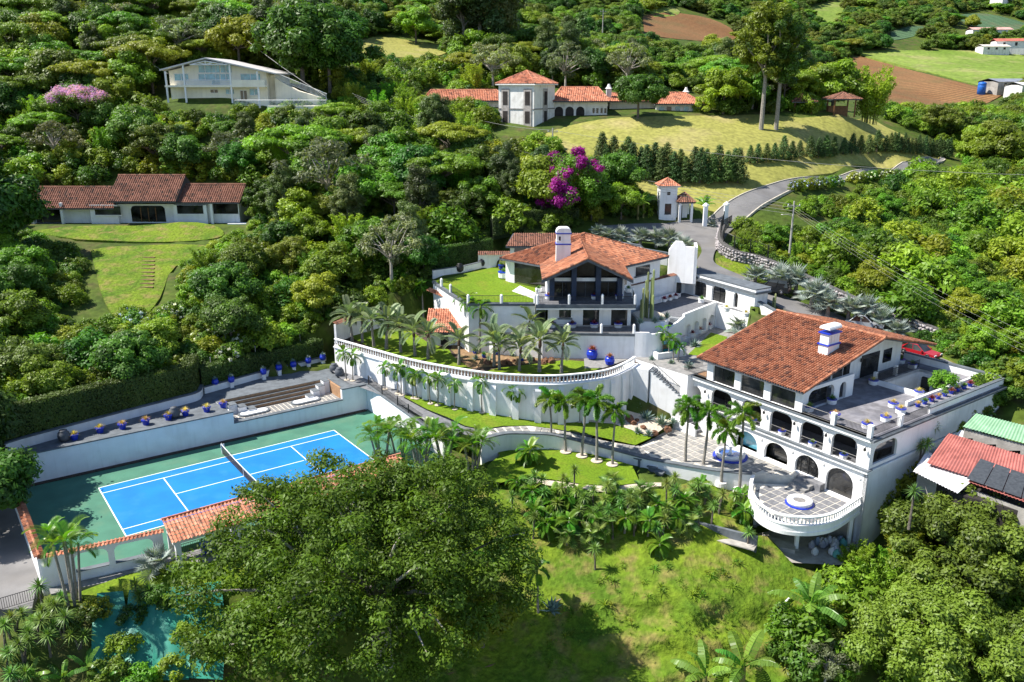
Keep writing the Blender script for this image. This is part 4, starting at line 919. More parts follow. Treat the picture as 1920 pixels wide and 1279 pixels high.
# front glass wall, navy columns, transom blinds
GF = 97.2
m = MB(fr); m.quad((4.4,GF,Z2),(12.7,GF,Z2),(12.7,GF,15.2),(GX,GF,17.1),(4.4,GF,15.2)); m.build('glazing', GLASS, mh)
for x,h in ((4.6,14.9),(7.15,16.3),(9.95,16.3),(12.45,14.9)):
    m = MB(fr); m.box(x-.28,x+.28,GF-1.3,GF-.05,Z2,h); m.build('column', NAVY, mh)
for a,b in ((4.95,6.85),(7.5,9.65),(10.3,12.15)):
    m = MB(fr); m.box(a,b,GF-.5,GF-.42,14.35,14.75); m.build('roller_blind', WHITE, mh)
    m = MB(fr); m.box(a,b,GF-.4,GF-.3,14.2,14.34); m.build('transom', NAVY, mh)
    m = MB(fr); m.box(a,b,GF-.1,GF-.02,Z2,Z2+.1); m.box((a+b)/2-.03,(a+b)/2+.03,GF-.1,GF-.02,Z2+.1,14.2); m.build('mullion', CHAR, mh)
# side walls under the hips
def wallseg(name, a, b, z0, z1, mt, th=.3):
    m = MB(fr); m.strip([a,b], 0, th, z0, z1); return m.build(name, mt, mh)
wallseg('wall', (4.1,103.2), (4.1,97.1), Z2,15.0, WHITE, .3); wallseg('wall', (13.1,97.1), (13.1,103.0), Z2,15.0, WHITE, .3)
wallseg('wall', (-.6,107.3), (.3,106.5), 11.8,14.75, WHITE); wallseg('glazing', (.3,106.45), (4.0,103.15), 12.1,14.6, GLASS, .1); wallseg('fascia_beam', (.2,106.6), (4.2,103.0), 14.6,14.95, CHAR, .2)
wallseg('wall', (13.3,103.0), (19.0,108.5), 11.0,14.75, WHITE)
wallseg('wall', (-.6,107.3), (4.5,112.5), 11.5,14.8, WHITE); wallseg('wall', (4.5,112.5), (14.5,112.5), 11.5,14.8, WHITE); wallseg('wall', (14.5,112.5), (19.0,108.5), 11.5,14.8, WHITE)
m = MB(fr); m.strip([(15.6,105.1),(17.6,107.05)], -.03,.05, 13.1,14.2); m.build('glazing', GLASS, mh); m = MB(fr); m.strip([(15.4,104.9),(17.8,107.25)], -.15,.06, 12.9,13.06); m.build('sill', COPING, mh)
m = MB(fr); m.strip([(13.6,103.2),(14.3,103.9)], -.03,.05, 12.3,14.4); m.build('glazing', GLASS, mh)
# balcony and lower floor
m = MB(fr); m.prism([(2.7,94.2),(14.15,94.2),(14.4,101),(3.4,103.5)], 11.75, 12.15); m.build('balcony_slab', COPING, mh)
m = MB(fr); m.prism([(2.75,94.25),(14.1,94.25),(14.3,100.9),(3.5,103.4)], 12.152, 12.2); m.build('balcony_floor', SLABD, mh)
m = MB(fr); m.prism([(2.75,94.3),(14.1,94.3),(14.3,100.9),(3.5,103.4)], 11.55, 11.748); m.build('balcony_soffit', WHITE, mh)
m = MB(lambda q: fr((4.2+q[0],96.4+q[1],q[2]))); ops = [(1.3,2.7,10.0,11.2,.02,'flat'),(4.1,6.0,9.05,11.2,.02,'flat'),(7.4,9.3,9.05,11.2,.02,'flat')]
arched_wall(m, 9.7, 9.0, 11.55, 0,.3, ops); m.build('lower_wall', WHITE, mh)
for a,b,si,sp,ri,kd in ops: m = MB(lambda q: fr((4.2+q[0],96.4+q[1],q[2]))); m.box(a,b,.18,.22,si,sp+.02); m.build('glazing', GLASS, mh)
m = MB(lambda q: fr((4.2+q[0],96.4+q[1],q[2]))); m.box(1.15,2.85,-.14,-.005,9.86,9.99); m.build('sill', COPING, mh)
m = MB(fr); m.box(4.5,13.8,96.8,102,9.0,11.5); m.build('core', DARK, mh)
def rail_run(parent, pts, z, name='railing', piers=True, h=.9, step=.15):
    m = MB(rel(parent)); railing(m, pts, z, h, step); m.build(name, IRON, parent)
rail_run(mh, [(2.9,97.5),(2.9,94.4),(14.0,94.4),(14.2,97.5)], 12.2)
for x,y in ((2.9,94.4),(6.5,94.4),(10.3,94.4),(14.0,94.4),(2.9,97.4),(14.2,97.5)):
    m = MB(fr); m.lathe([(.16,12.2),(.16,13.2),(.12,13.3),(.02,13.4)],8,(x,y,0)); m.build('pier', WHITE, mh)
# lower terrace
LT = [(3.6,93.9),(14.0,93.3),(14.6,97),(14,99),(4,99)]
lt = thing('lower_terrace', 'grey paved lower terrace with iron railing on a white wall below the main house', 'terrace', (9,93.3,9)); f2 = rel(lt)
m = MB(f2); m.prism(LT, 5.5, 8.7); m.build('wall', WHITE, lt); m = MB(f2); m.prism([(3.5,93.8),(14.05,93.2),(14.65,97),(14,99),(4,99)], 8.702, 8.98); m.build('edge_band', COPING, lt)
m = MB(f2); m.prism([lerp(q,(9,96.3),.03) for q in LT], 8.982, 9.0); m.build('paving', SLABD, lt)
rail_run(lt, [(4.2,93.9),(13.9,93.45)], 9.0)
for x,y in ((6.4,93.8),(10.2,93.62),(13.9,93.45)): m = MB(f2); m.lathe([(.16,9.0),(.16,9.95),(.1,10.05),(.02,10.12)],8,(x,y,0)); m.build('pier', WHITE, lt)
# curved white walls around the lower terrace
cwall = thing('curved_stair_wall', 'curving white wall sweeping around the stair beside the lower terrace', 'wall', (14,92.5,6)); f3 = rel(cwall)
m = MB(f3); m.strip(smooth_path([(14.0,93.2),(15.6,93.0),(17.0,93.6),(17.6,95.0),(17.9,97.4)],5), 0,.3, 4.5,[9.2]*6+[9.0]*5+[9.0]*5+[9.3]*5); m.build('wall', WHITE, cwall)
lf = thing('garden_side_wall', 'white garden wall running left from the lower terrace behind the palms', 'wall', (0,96,6)); f4 = rel(lf)
m = MB(f4); m.strip([(-6.5,99.5),(-2,95.6),(3.6,93.9)], -.3,0, 4.8,[7.6,7.8,8.6]); m.build('wall', WHITE, lf)
m = MB(f4); m.prism([(-2.5,96.2),(3.6,94.2),(3.6,101),(-2,101)], 5, 8.4); m.build('planter_bed', GRAVEL, lf)
# side lawn terrace upper left (z=12)
US = [A(812,525,12),A(845,547,12),A(878,567,12),A(940,567,12),A(1003,567,12)]
UB = [A(932,497,12),A(870,511,12),A(815,527,12)]
ul = thing('upper_lawn_terrace', 'walled upper lawn terrace with railing left of the main house', 'terrace', A(900,560,9)); f5 = rel(ul)
front = [(q.x,q.y) for q in US]; ringU = front+[(4.2,102.8),(-.4,107.2)]+[(q.x,q.y) for q in UB[:2]]
m = MB(f5); m.prism(ringU, 5, 11.6); m.build('wall', WHITE, ul)
m = MB(f5); m.strip(front, -.15,.5, 11.602,11.9); m.build('edge_band', COPING, ul)
m = MB(f5); m.prism([lerp(q,(-3,103),.04) for q in ringU], 11.602, 11.93); m.build('lawn', LAWN, ul)
m = MB(f5); railing(m, front[1:], 11.9, .9, .17); m.build('railing', IRON, ul)
for q in front[1:]+[lerp(front[2],front[4],.5),lerp(front[0],front[1],.5)]: m = MB(f5); m.lathe([(.17,11.9),(.17,12.8),(.12,12.9),(.02,12.98)],8,(q[0],q[1],0)); m.build('pier', WHITE, ul)
m = MB(f5); m.prism([(q.x,q.y) for q in (A(960,545,12),A(1003,560,12),A(1003,548,12),A(975,535,12))], 11.932, 11.96); m.build('paving', PALEW, ul)
bk = [(q.x,q.y) for q in (A(812,508,12.6),A(870,500,12.6),A(935,485,12.6))]
m = MB(f5); m.strip(bk, 0,.25, 10,12.65); m.build('back_wall', WHITE, ul); m = MB(f5); m.strip(bk, -.05,.3, 12.652,12.72); m.build('coping', COPING, ul)
cut(ringU, 8); cut([tuple(q)[:2] for q in (A(808,532,12),A(806,488,12.6),A(935,462,13),D(1060,440,122),D(1060,460,112),A(935,500,12))], 11.8); cut([(2,94),(15,93.5),(20,104),(20,113),(-2,112),(-2,107)], 8)
# tiled lean-to strips on the lawn terrace wall
m = MB(); cs = []; q0 = A(885,577,10.6); q1 = A(1000,577,10.6)
tile_plane(m, cs, Vector((q0.x,q0.y-.45,10.3))-ul.location, (1,0,0), (0,1,.7), [(0,0),(q1.x-q0.x,0),(q1.x-q0.x,.6),(0,.6)], .26,.5)
q2 = A(806,540,10.9); q3 = A(872,566,10.9); dv = (q3-q2); dv.z = 0; pv = Vector((-dv.y,dv.x,0)).normalized()
tile_plane(m, cs, q2-pv*.5-Vector((0,0,.3))-ul.location, dv, pv+Vector((0,0,.7)), [(0,0),(dv.length,0),(dv.length,.6),(0,.6)], .26,.5); stuff(m.build('wall_tiles', TILE, ul, cols=cs))
lw2 = thing('lower_side_wall', 'tall white wall with tile strip dropping from the upper lawn to the palm garden', 'wall', A(840,600,8)); f6 = rel(lw2)
m = MB(f6); m.strip([(q.x,q.y) for q in (A(800,548,9.5),A(843,563,9.5),A(878,575,9.5),A(1000,577,9.5))], .05,.4, 5,10.3); m.build('wall', WHITE, lw2)
# chimney
chm = lambda q: fr((6.1+q[0]*.9+q[1]*.0, 100.6+q[1]*.9, q[2]))
m = MB(chm); m.box(-.95,.95,-.75,.75,15.2,18.5); m.box(-.9,.9,-.7,.7,18.5,19.3); m.build('chimney', WHITE, mh)
m = MB(chm); pts = arch_pts(-1.0,1.0,19.4,.6,8,'flat'); n = len(pts); m.add([(x,-.8,z) for x,z in pts]+[(x,.8,z) for x,z in pts],[tuple(range(n-1,-1,-1)),tuple(range(n,2*n))]+[(i,i+1,n+i+1,n+i) for i in range(n-1)]+[(n-1,0,n,2*n-1)]); m.build('chimney_cap', WHITE, mh)
for z in (18.0,19.28): m = MB(chm); m.box(-1.03,1.03,-.83,.83,z,z+.14); m.build('chimney_band', BLUE, mh)
m = MB(chm); m.box(-.62,-.38,-.71,-.7,18.45,19.0); m.build('chimney_vent', DARK, mh)
# rear wing, upper left
rwg = thing('rear_wing', 'small white rear wing with clay tile roof behind the main house', 'house', (4,116,11)); f7 = rel(rwg)
a,b,c,d = (A(948,462,15.6),A(1040,468,15.6),A(1045,446,16.8),A(965,441,16.8))
a.y = 115.5; b.y = 115.5; X0 = D(948,462,115.5).x; X1 = D(1045,466,115.5).x; zf = D(948,462,115.5).z
m = MB(f7); m.box(X0+.6,X1+3,116.2,121,10,zf); m.build('wall', WHITE, rwg)
m = MB(f7); 
for x in (X0+1.2,X0+3.3): m.box(x,x+1.6,116.15,116.19,zf-1.2,zf-.2)
m.build('glazing', GLASS, rwg); deck(rwg, [(X0,115.5,zf),(X1+3.5,115.5,zf),(X1+3.5,119,zf+1.2),(X0+1,119,zf+1.2)], CHAR, .22)
m = MB(); cs = []; tile_plane(m, cs, Vector((X0,115.5,zf))-rwg.location, (1,0,0), (0,3.5,1.2), [(0,0),(X1-X0+3.5,0),(X1-X0+3.5,3.7),(1.2,3.7)], .27,.42,.06); tile_plane(m, cs, Vector((X0-3.8,115.8,zf-1.3))-rwg.location, (1,0,0), (0,1,.5), [(0,0),(4.4,0),(4.4,.9),(0,.9)], .27,.42,.06); stuff(m.build('roof_tiles', TILE2, rwg, cols=cs))
m = MB(f7); m.box(X0-3.8,X0+.6,116.2,116.6,9,zf-1.1); m.build('side_wall', WHITE, rwg)
# parapet wall behind the house and the tall white screen wall
pwl = thing('parapet_wall', 'long white parapet wall behind the main house roof along the driveway', 'wall', A(1170,470,15)); f8 = rel(pwl); P8 = [(q.x,q.y) for q in (A(1088,446,15.5),A(1200,462,14.8),A(1206,466,14.6),A(1252,474,14.2))]
m = MB(f8); m.strip(P8, 0,.35, 10,[15.5,14.9,14.5,14.1]); m.build('wall', WHITE, pwl); m = MB(f8); m.strip(P8, -.08,.45, [15.502,14.902,14.502,14.102],[15.6,15.0,14.6,14.2]); m.build('coping', COPING, pwl)
sw = thing('screen_wall', 'tall sunlit white slab wall with stepped shoulder near the driveway', 'wall', A(1280,505,12)); f9 = rel(sw); s0 = A(1253,500,13.0); s1 = A(1303,505,13.0)
m = MB(f9); e = (s1-s0); m.add([(*(s0+e*t)[:2],z) for t,z in ((0,11),(1,11),(1,15.9),(.62,15.9),(.5,16.5),(.25,16.5),(.12,15.9),(0,15.2))]+[((s0+e*t).x,(s0+e*t).y+.35,z) for t,z in ((0,11),(1,11),(1,15.9),(.62,15.9),(.5,16.5),(.25,16.5),(.12,15.9),(0,15.2))],[tuple(range(8)),tuple(range(15,7,-1))]+[(i,8+i,8+(i+1)%8,(i+1)%8) for i in range(8)]); m.build('wall', WHITE, sw)
m = MB(f9); m.strip([(s1.x,s1.y),(s1.x+.6,s1.y+3.5)],-.2,.2,11,15.9); m.build('return_wall', WHITE, sw)
# courtyard, garage wing and niche arcade
CYZ = 9.2
n0 = A(1281,637,6.4); n1 = A(1341,611,6.4); ne = n1-n0; ne.z = 0; NL = ne.length; ne.normalize(); nnv = Vector((-ne.y,ne.x,0))
c0 = n0+nnv*.42; c1 = n1+nnv*.42
CYR = [tuple(c0)[:2],tuple(c1)[:2],tuple(A(1418,592,CYZ))[:2],tuple(A(1283,546,CYZ))[:2],tuple(A(1235,560,CYZ))[:2],tuple(A(1200,572,CYZ))[:2],tuple(A(1215,588,CYZ))[:2]]
m = MB(); m.prism(CYR, 3, CYZ-.05); cy = struct(m.build('courtyard', WHITE)); cut(CYR, 6)
m = MB(); m.prism(CYR, CYZ-.048, CYZ); m.build('paving', SLABD, cy)
ga_ = thing('garage_wing', 'flat roofed white garage wing with two glazed bays and an arched door', 'garage', A(1283,549,CYZ)); 
g0 = A(1283,549,CYZ); g1 = A(1413,588,CYZ); ge = (g1-g0); GL = ge.length; ge.normalize(); gn = Vector((-ge.y,ge.x,0)); GH_ = D(1283,506,g0.y).z-CYZ
if gn.y < 0: gn = -gn
gf = lambda q: ge*q[0]+gn*q[1]+Vector((0,0,q[2]))
m = MB(gf); gops = [(GL*.14,GL*.33,.05,GH_*.5,.5,'flat'),(GL*.41,GL*.61,.05,GH_*.5,.5,'flat'),(GL*.72,GL*.78,.05,GH_*.48,.45,'round')]
arched_wall(m, GL, -2, GH_*.78, 0,.35, gops); m.build('wall', WHITE, ga_)
m = MB(gf); m.box(.01,GL-.01,.36,2.2,-2,GH_*.78-.01); m.build('body', WHITE, ga_)
for (a,b,si,sp,ri,kd) in gops:
    m = MB(gf); pane(m, a,b,si,sp,ri,kd,.3); m.build('glazing', GLASS, ga_)
    m = MB(gf); c = (a+b)/2; m.box(c-.03,c+.03,.24,.28,.05,sp+ri-.05); m.box(a,b,.24,.28,1.2,1.25); m.build('mullion', IRON, ga_)
m = MB(gf); m.box(-.1,GL+.4,-.35,2.4,GH_*.78+.002,GH_*.86); m.build('roof_band', COPING, ga_); m = MB(gf); m.box(-.05,GL+.3,-.22,2.3,GH_*.86+.002,GH_*.96); m.build('parapet', WHITE, ga_); m = MB(gf); m.box(-.05,GL+.36,-.28,2.36,GH_*.96+.002,GH_); m.build('parapet_cap', COPING, ga_)
# wall between house and garage with iron arched door, tile coping
aw = thing('courtyard_wall', 'sloping white courtyard wall with clay tile coping and small arched iron gate', 'wall', (18,105,CYZ)); a0 = Vector((14.9,104.6,0)); a1 = Vector((g0.x,g0.y,0)); ae = a1-a0; AL = ae.length; ae.normalize(); an = Vector((-ae.y,ae.x,0)); fa = lambda q: a0+ae*q[0]+an*q[1]+Vector((0,0,q[2]))-aw.location
m = MB(fa); arched_wall(m, AL, 6.5, 12.0, 0,.3, [(AL*.84,AL*.95,CYZ+.05,CYZ+1.7,.45,'round')]); m.build('wall', WHITE, aw)
m = MB(fa); pane(m, AL*.84,AL*.95,CYZ+.05,CYZ+1.7,.45,'round',.15); m.build('glazing', GLASS, aw)
m = MB(); cs = []; tile_plane(m, cs, fa((0,-.25,11.95)), ae, an+Vector((0,0,.35)), [(0,0),(AL,0),(AL,.65),(0,.65)], .26,.45); stuff(m.build('coping_tiles', TILE2, aw, cols=cs))
plt_ = thing('white_planter', 'long low white planter ledge against the courtyard wall', 'planter', fa((AL*.5,-.9,CYZ))+aw.location, math.atan2(ae.y,ae.x)); m = MB(); m.box(-3,3,-.5,.5,-.3,.55); m.build('ledge', WHITE, plt_); m = MB(); m.box(-3.05,3.05,-.55,.55,-.3,.1); m.build('base', COPING, plt_)
# niche arcade wall below the courtyard edge, sunk court with small lawn
nw_ = thing('niche_arcade', 'white arcade wall of round arched niches under the courtyard edge', 'wall', (n0.x,n0.y,6.3)); fn = lambda q: ne*q[0]+nnv*q[1]+Vector((0,0,q[2]))
nops = [(NL*.04+k*NL*.245,NL*.04+k*NL*.245+NL*.17,.05,1.3,.5,'round') for k in range(4)]
m = MB(fn); arched_wall(m, NL, -3, 2.9, 0,.4, nops); m.build('wall', WHITE, nw_); m = MB(fn); m.box(0,NL,1.2,1.4,-.5,2.6); m.build('niche_back', WHITE, nw_); m = MB(fn); m.box(0,NL,-.0,.3,2.902,3.3); m.build('parapet', WHITE, nw_)
m = MB(fn); m.strip([(NL,0),(NL+.4,-3.5)], -.2,.2,-1,2.9); m.build('return_wall', WHITE, nw_)
SC = [tuple(A(*q,6.3))[:2] for q in ((1192,672),(1228,640),(1262,655),(1350,610),(1400,630),(1340,690),(1290,703),(1235,686))]
m = MB(); m.prism(SC, -1, 6.22); sct = struct(m.build('sunk_court', WHITE)); m = MB(); m.prism(SC, 6.222, 6.28); m.build('paving', SLAB, sct); cut(SC, -.5)
struct(drape('small_lawn', [tuple(A(*q,6.3))[:2] for q in ((1290,665),(1333,624),(1364,632),(1350,650),(1318,668))], LAWN, .05, .6, lambda x,y: 6.28))
spa = thing('plunge_pool', 'white walled plunge pool with turquoise water spout ledge', 'pool', A(1252,664,6.28), R(22)); m = MB(); m.box(-2.2,1.6,-1.4,-1.15,-.3,.7); m.box(-2.2,1.6,.9,1.5,-.3,1.1); m.box(1.3,1.6,-1.15,.9,-.3,.7); m.box(-2.2,-1.9,-1.15,.9,-.3,.7); m.build('rim', WHITE, spa)
m = MB(); m.box(-1.9,1.3,-1.15,.9,-.3,.35); m.build('water', mat('pool_water',(.0,.33,.36),.08,.2,2,.2,8,.6), spa); m = MB(); m.box(-1.0,1.0,.3,1.1,1.102,1.16); m.build('spout_sheet', MATS['pool_water'], spa); m = MB(); m.box(-1.85,1.25,.85,.895,.35,1.0); m.build('riser', BRICKT, spa)
cut([tuple(q)[:2] for q in (A(1200,662,6.3),A(1290,703,6.3),S(56,-20.5),S(67,-20.5),A(1400,622,6.4),A(1430,598,9),A(1283,540,9.2),A(1195,568,9.2))]+[(13,98),(13,93)], 4.5)
m = MB(); m.prism([tuple(q)[:2] for q in (n1+nnv*.45,n1+nnv*.45+ne*.5,A(1400,622,6.4),S(72,-22.5),A(1600,634,8.2),A(1510,600,8.4),A(1418,575,8.4))], 2, 8.3); struct(m.build('planting_bed', GRAVEL))
swl = thing('stair_side_wall', 'white sloping wall rising beside the steps from the plunge pool to the courtyard', 'wall', tuple(n0)); w0_ = A(1230,652,6.3); m = MB(rel(swl)); m.strip([tuple(n0)[:2],tuple(n0.lerp(w0_,.5))[:2],tuple(w0_)[:2]], -.3,0, 5,[9.3,8.3,7.0]); m.build('wall', WHITE, swl)
for k in range(7): q = n0.lerp(w0_,.1+.13*k); m = MB(rel(swl)); m.strip([tuple(q)[:2],tuple(q.lerp(w0_,.14))[:2]], -1.4,-.31, 5,9.0-.36*k); m.build('step', COPING, swl)
# cactus planter
cpl = thing('cactus_planter', 'raised white planter bed of cacti and agaves beside the courtyard', 'planter', A(1215,596,9)); fc = rel(cpl); CB = [tuple(A(*q,9.3))[:2] for q in ((1184,590),(1200,606),(1248,606),(1254,596),(1215,580))]
m = MB(fc); m.prism(CB, 5.5, 9.45); m.build('wall', WHITE, cpl); m = MB(fc); m.prism([lerp(q,(16.3,100),.06) for q in CB], 9.452, 9.55); m.build('gravel', GRAVEL, cpl)
# little tiled garden hut among the palms
hut = thing('garden_hut', 'small white garden hut with clay tile lean-to roof among the palms', 'hut', A(832,645,6)); fh = rel(hut); hz = 6
hx0 = A(812,648,6); hx1 = A(862,640,6)
m = MB(fh); m.box(hx0.x,hx1.x,hx0.y+.4,hx0.y+3.4,5.9,8.2); m.build('wall', WHITE, hut); m = MB(fh); m.box(hx0.x+.9,hx0.x+1.8,hx0.y+.36,hx0.y+.39,5.95,7.9); m.build('door', DARK, hut)
m = MB(fh); m.box(hx0.x-.2,hx0.x+.1,hx0.y-1,hx0.y-.7,5.9,7.9); m.build('post', WHITE, hut)
deck(hut, [(hx0.x-.8,hx0.y-1.2,7.95),(hx1.x+.5,hx0.y-1.2,7.95),(hx1.x+.5,hx0.y+3.8,9.6),(hx0.x-.8,hx0.y+3.8,9.6)], CHAR, .15)
m = MB(); cs = []; tile_plane(m, cs, Vector((hx0.x-.8,hx0.y-1.2,7.96))-hut.location, (1,0,0), (0,5,1.65), [(0,0),(hx1.x-hx0.x+1.3,0),(hx1.x-hx0.x+1.3,5.27),(0,5.27)], .27,.42,.06); stuff(m.build('roof_tiles', TILE3, hut, cols=cs))

# boundary wall left of the palm garden
bwl = thing('garden_boundary_wall', 'white wall with clay tile coping behind the grey palms at the garden end', 'wall', A(700,585,6)); fw = rel(bwl)
BP = [tuple(A(*q,7.8))[:2] for q in ((630,615),(657,604),(700,592),(745,580),(800,562))]
m = MB(fw); m.strip(BP, 0,.3, 4.5,8.2); m.build('wall', WHITE, bwl); m = MB(); cs = []
for a,b in zip(BP,BP[1:]):
    a = Vector((*a,8.2)); b = Vector((*b,8.2)); e = (b-a); pv = Vector((-e.y,e.x,0)).normalized(); tile_plane(m, cs, a-pv*.2-bwl.location, e, pv+Vector((0,0,.35)), [(0,0),(e.length,0),(e.length,.7),(0,.7)], .27,.4)
stuff(m.build('coping_tiles', TILE2, bwl, cols=cs))
# ------------------------------------------------------------------ hill lawn, road, fields
HL = gp((1030,268),(1022,252),(1046,242),(1090,231),(1160,221),(1250,218),(1330,217),(1440,215),(1560,217),(1620,222),(1660,238),(1710,262),(1765,288),(1740,296),(1690,305),(1640,314),(1560,325),(1480,337),(1425,356),(1385,376),(1340,398),(1290,385),(1190,378),(1130,325),(1080,295),(1048,275))
struct(drape('hill_lawn', soft(HL,2), LAWNH, .05, 1.6))
RL = [(1326,412),(1350,392),(1398,363),(1448,346),(1515,333),(1616,319),(1683,311),(1717,302),(1768,293)]; RR = [(1772,300),(1745,312),(1683,325),(1636,331),(1582,339),(1515,348),(1470,364),(1424,390),(1394,415)]
rl_ = smooth_path([tuple(q) for q in gp(*RL)],5); rr_ = smooth_path([tuple(q) for q in gp(*RR)],5)
struct(drape('road', [q[:2] for q in rl_+rr_], ROADM, .15, 1.5))
for e in (rl_, rr_):
    m = MB(); m.strip([q[:2] for q in e], -.12,.12, [ht(q[0],q[1])-.5 for q in e], [ht(q[0],q[1])+.24 for q in e]); struct(m.build('kerb', KERB))
DWL = smooth_path([tuple(q)[:2] for q in gp((1110,440),(1180,448),(1230,452),(1300,452),(1316,470),(1306,495),(1330,515),(1395,545),(1450,572),(1560,615),(1640,645),(1700,672),(1760,695))],4); DWR = smooth_path([tuple(q)[:2] for q in gp((1800,690),(1750,668),(1700,648),(1600,606),(1500,568),(1450,545),(1400,522),(1345,498),(1338,480),(1352,455),(1372,432),(1398,415),(1328,412),(1250,420),(1130,425))],4)
struct(drape('driveway', DWL+DWR, ROADM, .12, 1.2))
for ring, nm, mt, st in (
    (gp((636,76),(700,70),(780,78),(838,88),(836,100),(800,108),(740,108),(680,104),(640,95)), 'hillside_lawn', LAWNH, 2.0),
    (gp((1540,125),(1600,108),(1640,112),(1700,130),(1840,165),(1880,178),(1750,205),(1640,190),(1560,165)), 'ploughed_field', FIELD, 3.0),
    (gp((1525,130),(1545,124),(1582,142),(1570,150),(1540,142)), 'cabbage_field', FIELD2, 3.0),
    (gp((1205,32),(1250,24),(1330,35),(1380,60),(1372,76),(1330,78),(1240,70),(1200,55)), 'ploughed_field', FIELD, 3.0),
    (gp((1205,12),(1270,18),(1265,30),(1210,30)), 'green_plot', MEADOW, 3.0),
    (gp((1600,100),(1700,95),(1800,95),(1920,105),(1950,170),(1880,172),(1700,125)), 'meadow', MEADOW, 3.0),
    (gp((1790,30),(1850,26),(1925,45),(1925,60),(1860,58),(1800,42)), 'cabbage_field', FIELD2, 4.0),
    (gp((1520,15),(1580,5),(1570,40),(1530,50)), 'green_plot', MEADOW, 4.0),
    (gp((1670,60),(1720,48),(1740,58),(1700,72),(1660,75)), 'green_plot', FIELD2, 4.0),
    (gp((60,436),(150,425),(300,421),(395,422),(420,440),(390,450),(300,455),(200,452),(120,448)), 'bungalow_lawn', SLOPE, 1.5),
    (gp((170,470),(300,460),(400,462),(420,475),(330,500),(300,560),(260,600),(210,590),(180,520)), 'garden_slope', SLOPE, 1.5),
    (gp((1800,330),(1900,380),(1960,400),(1960,440),(1870,410),(1790,350)), 'bare_slope', DIRT, 2.0),
    (gp((1380,470),(1420,500),(1480,520),(1480,535),(1400,522),(1350,500),(1345,480)), 'verge_grass', SLOPE, 1.2),
    (gp((1640,622),(1700,645),(1760,665),(1810,700),(1770,690),(1690,655)), 'verge_grass', SLOPE, 1.2)):
    struct(drape(nm, soft(ring), mt, .1, st))
# grass slope below the gardens: two banks
SG = gp((860,960),(905,912),(960,915),(1040,924),(1150,930),(1240,918),(1320,905),(1395,925),(1405,1000),(1440,1010),(1490,1062),(1560,1080),(1600,1110),(1600,1290),(700,1290),(760,1200),(830,1080))
def benched(x, y):                           # sod terraces low on the slope
    z = ht(x,y); k = min(1, max(0, (63.5-y)/1.5))*min(1, max(0, (x-2)/4)); f = z/1.9+.25*math.sin(x*.35)+.1*math.sin(x*1.3); r = f-math.floor(f); s = min(1, max(0, (r-.72)/.2)); s = s*s*(3-2*s)
    return z+.06+k*1.9*(s-r)*.85+.05*math.sin(x*2.1+y)*math.sin(y*2.7)
SINK2.append([lerp(tuple(q)[:2],(14,63),.05) for q in SG]); struct(drape('grass_slope', soft(SG), SLOPE, .1, .3, benched))
struct(drape('lawn_strip', gp((150,1112),(230,1082),(330,1052),(420,1062),(600,1045),(640,1080),(420,1112),(330,1112),(240,1118),(160,1128)), LAWN, .1, .8))
for k,pts in enumerate((((820,1270),(860,1258),(930,1245)),((1000,1150),(1060,1120),(1120,1110)))):
    P = smooth_path([tuple(q)[:2] for q in gp(*pts)],5); m = MB()
    m.strip([(q[0],q[1]+.15*math.sin(i*1.3)) for i,q in enumerate(P)], -.08,.12, [ht(*q)-.4 for q in P], [ht(*q)+.09+.05*math.sin(i*2.1) for i,q in enumerate(P)]); struct(m.build('earth_step', DIRT))
pp = thing('white_pipe', 'fallen white pipe lying on the grass slope', 'pipe', ground(1445,1163)); m = MB(); a = ground(1442,1166); b = ground(1482,1126); m.tube([Vector((0,0,.35)), b-a+Vector((0,0,.4))], .09, 8); m.build('tube', WHITE, pp)
# green netting on the cut bank
NET = leaf_mat; m_, t_, b_ = nodes('green_netting'); c_, _ = noise_mix(t_, (.012,.16,.12), (.03,.27,.19), .8, 6); t_.links.new(c_, b_.inputs['Base Color']); b_.inputs['Roughness'].default_value = .55
for k,(x0,x1) in enumerate(((178,232),(238,300),(292,352),(345,415))):
    ring = gp((x0+6,1124-6*k),(x1,1118-6*k),(x1+10,1180),(x1+4,1285),(x0-6,1285),(x0-4,1190)); P = rbf([(q.x,q.y,q.z) for q in ring])
    o = drape('slope_netting', ring, MATS['green_netting'], .38+.03*k, .5, lambda x,y: ht(x,y)+.12*math.sin(x*2.3+y*1.1)+.08*math.sin(y*3.1))
    tag(o, 'sheet of teal green erosion netting on the steep bank below the court', 'netting', 'erosion nets on the bank')

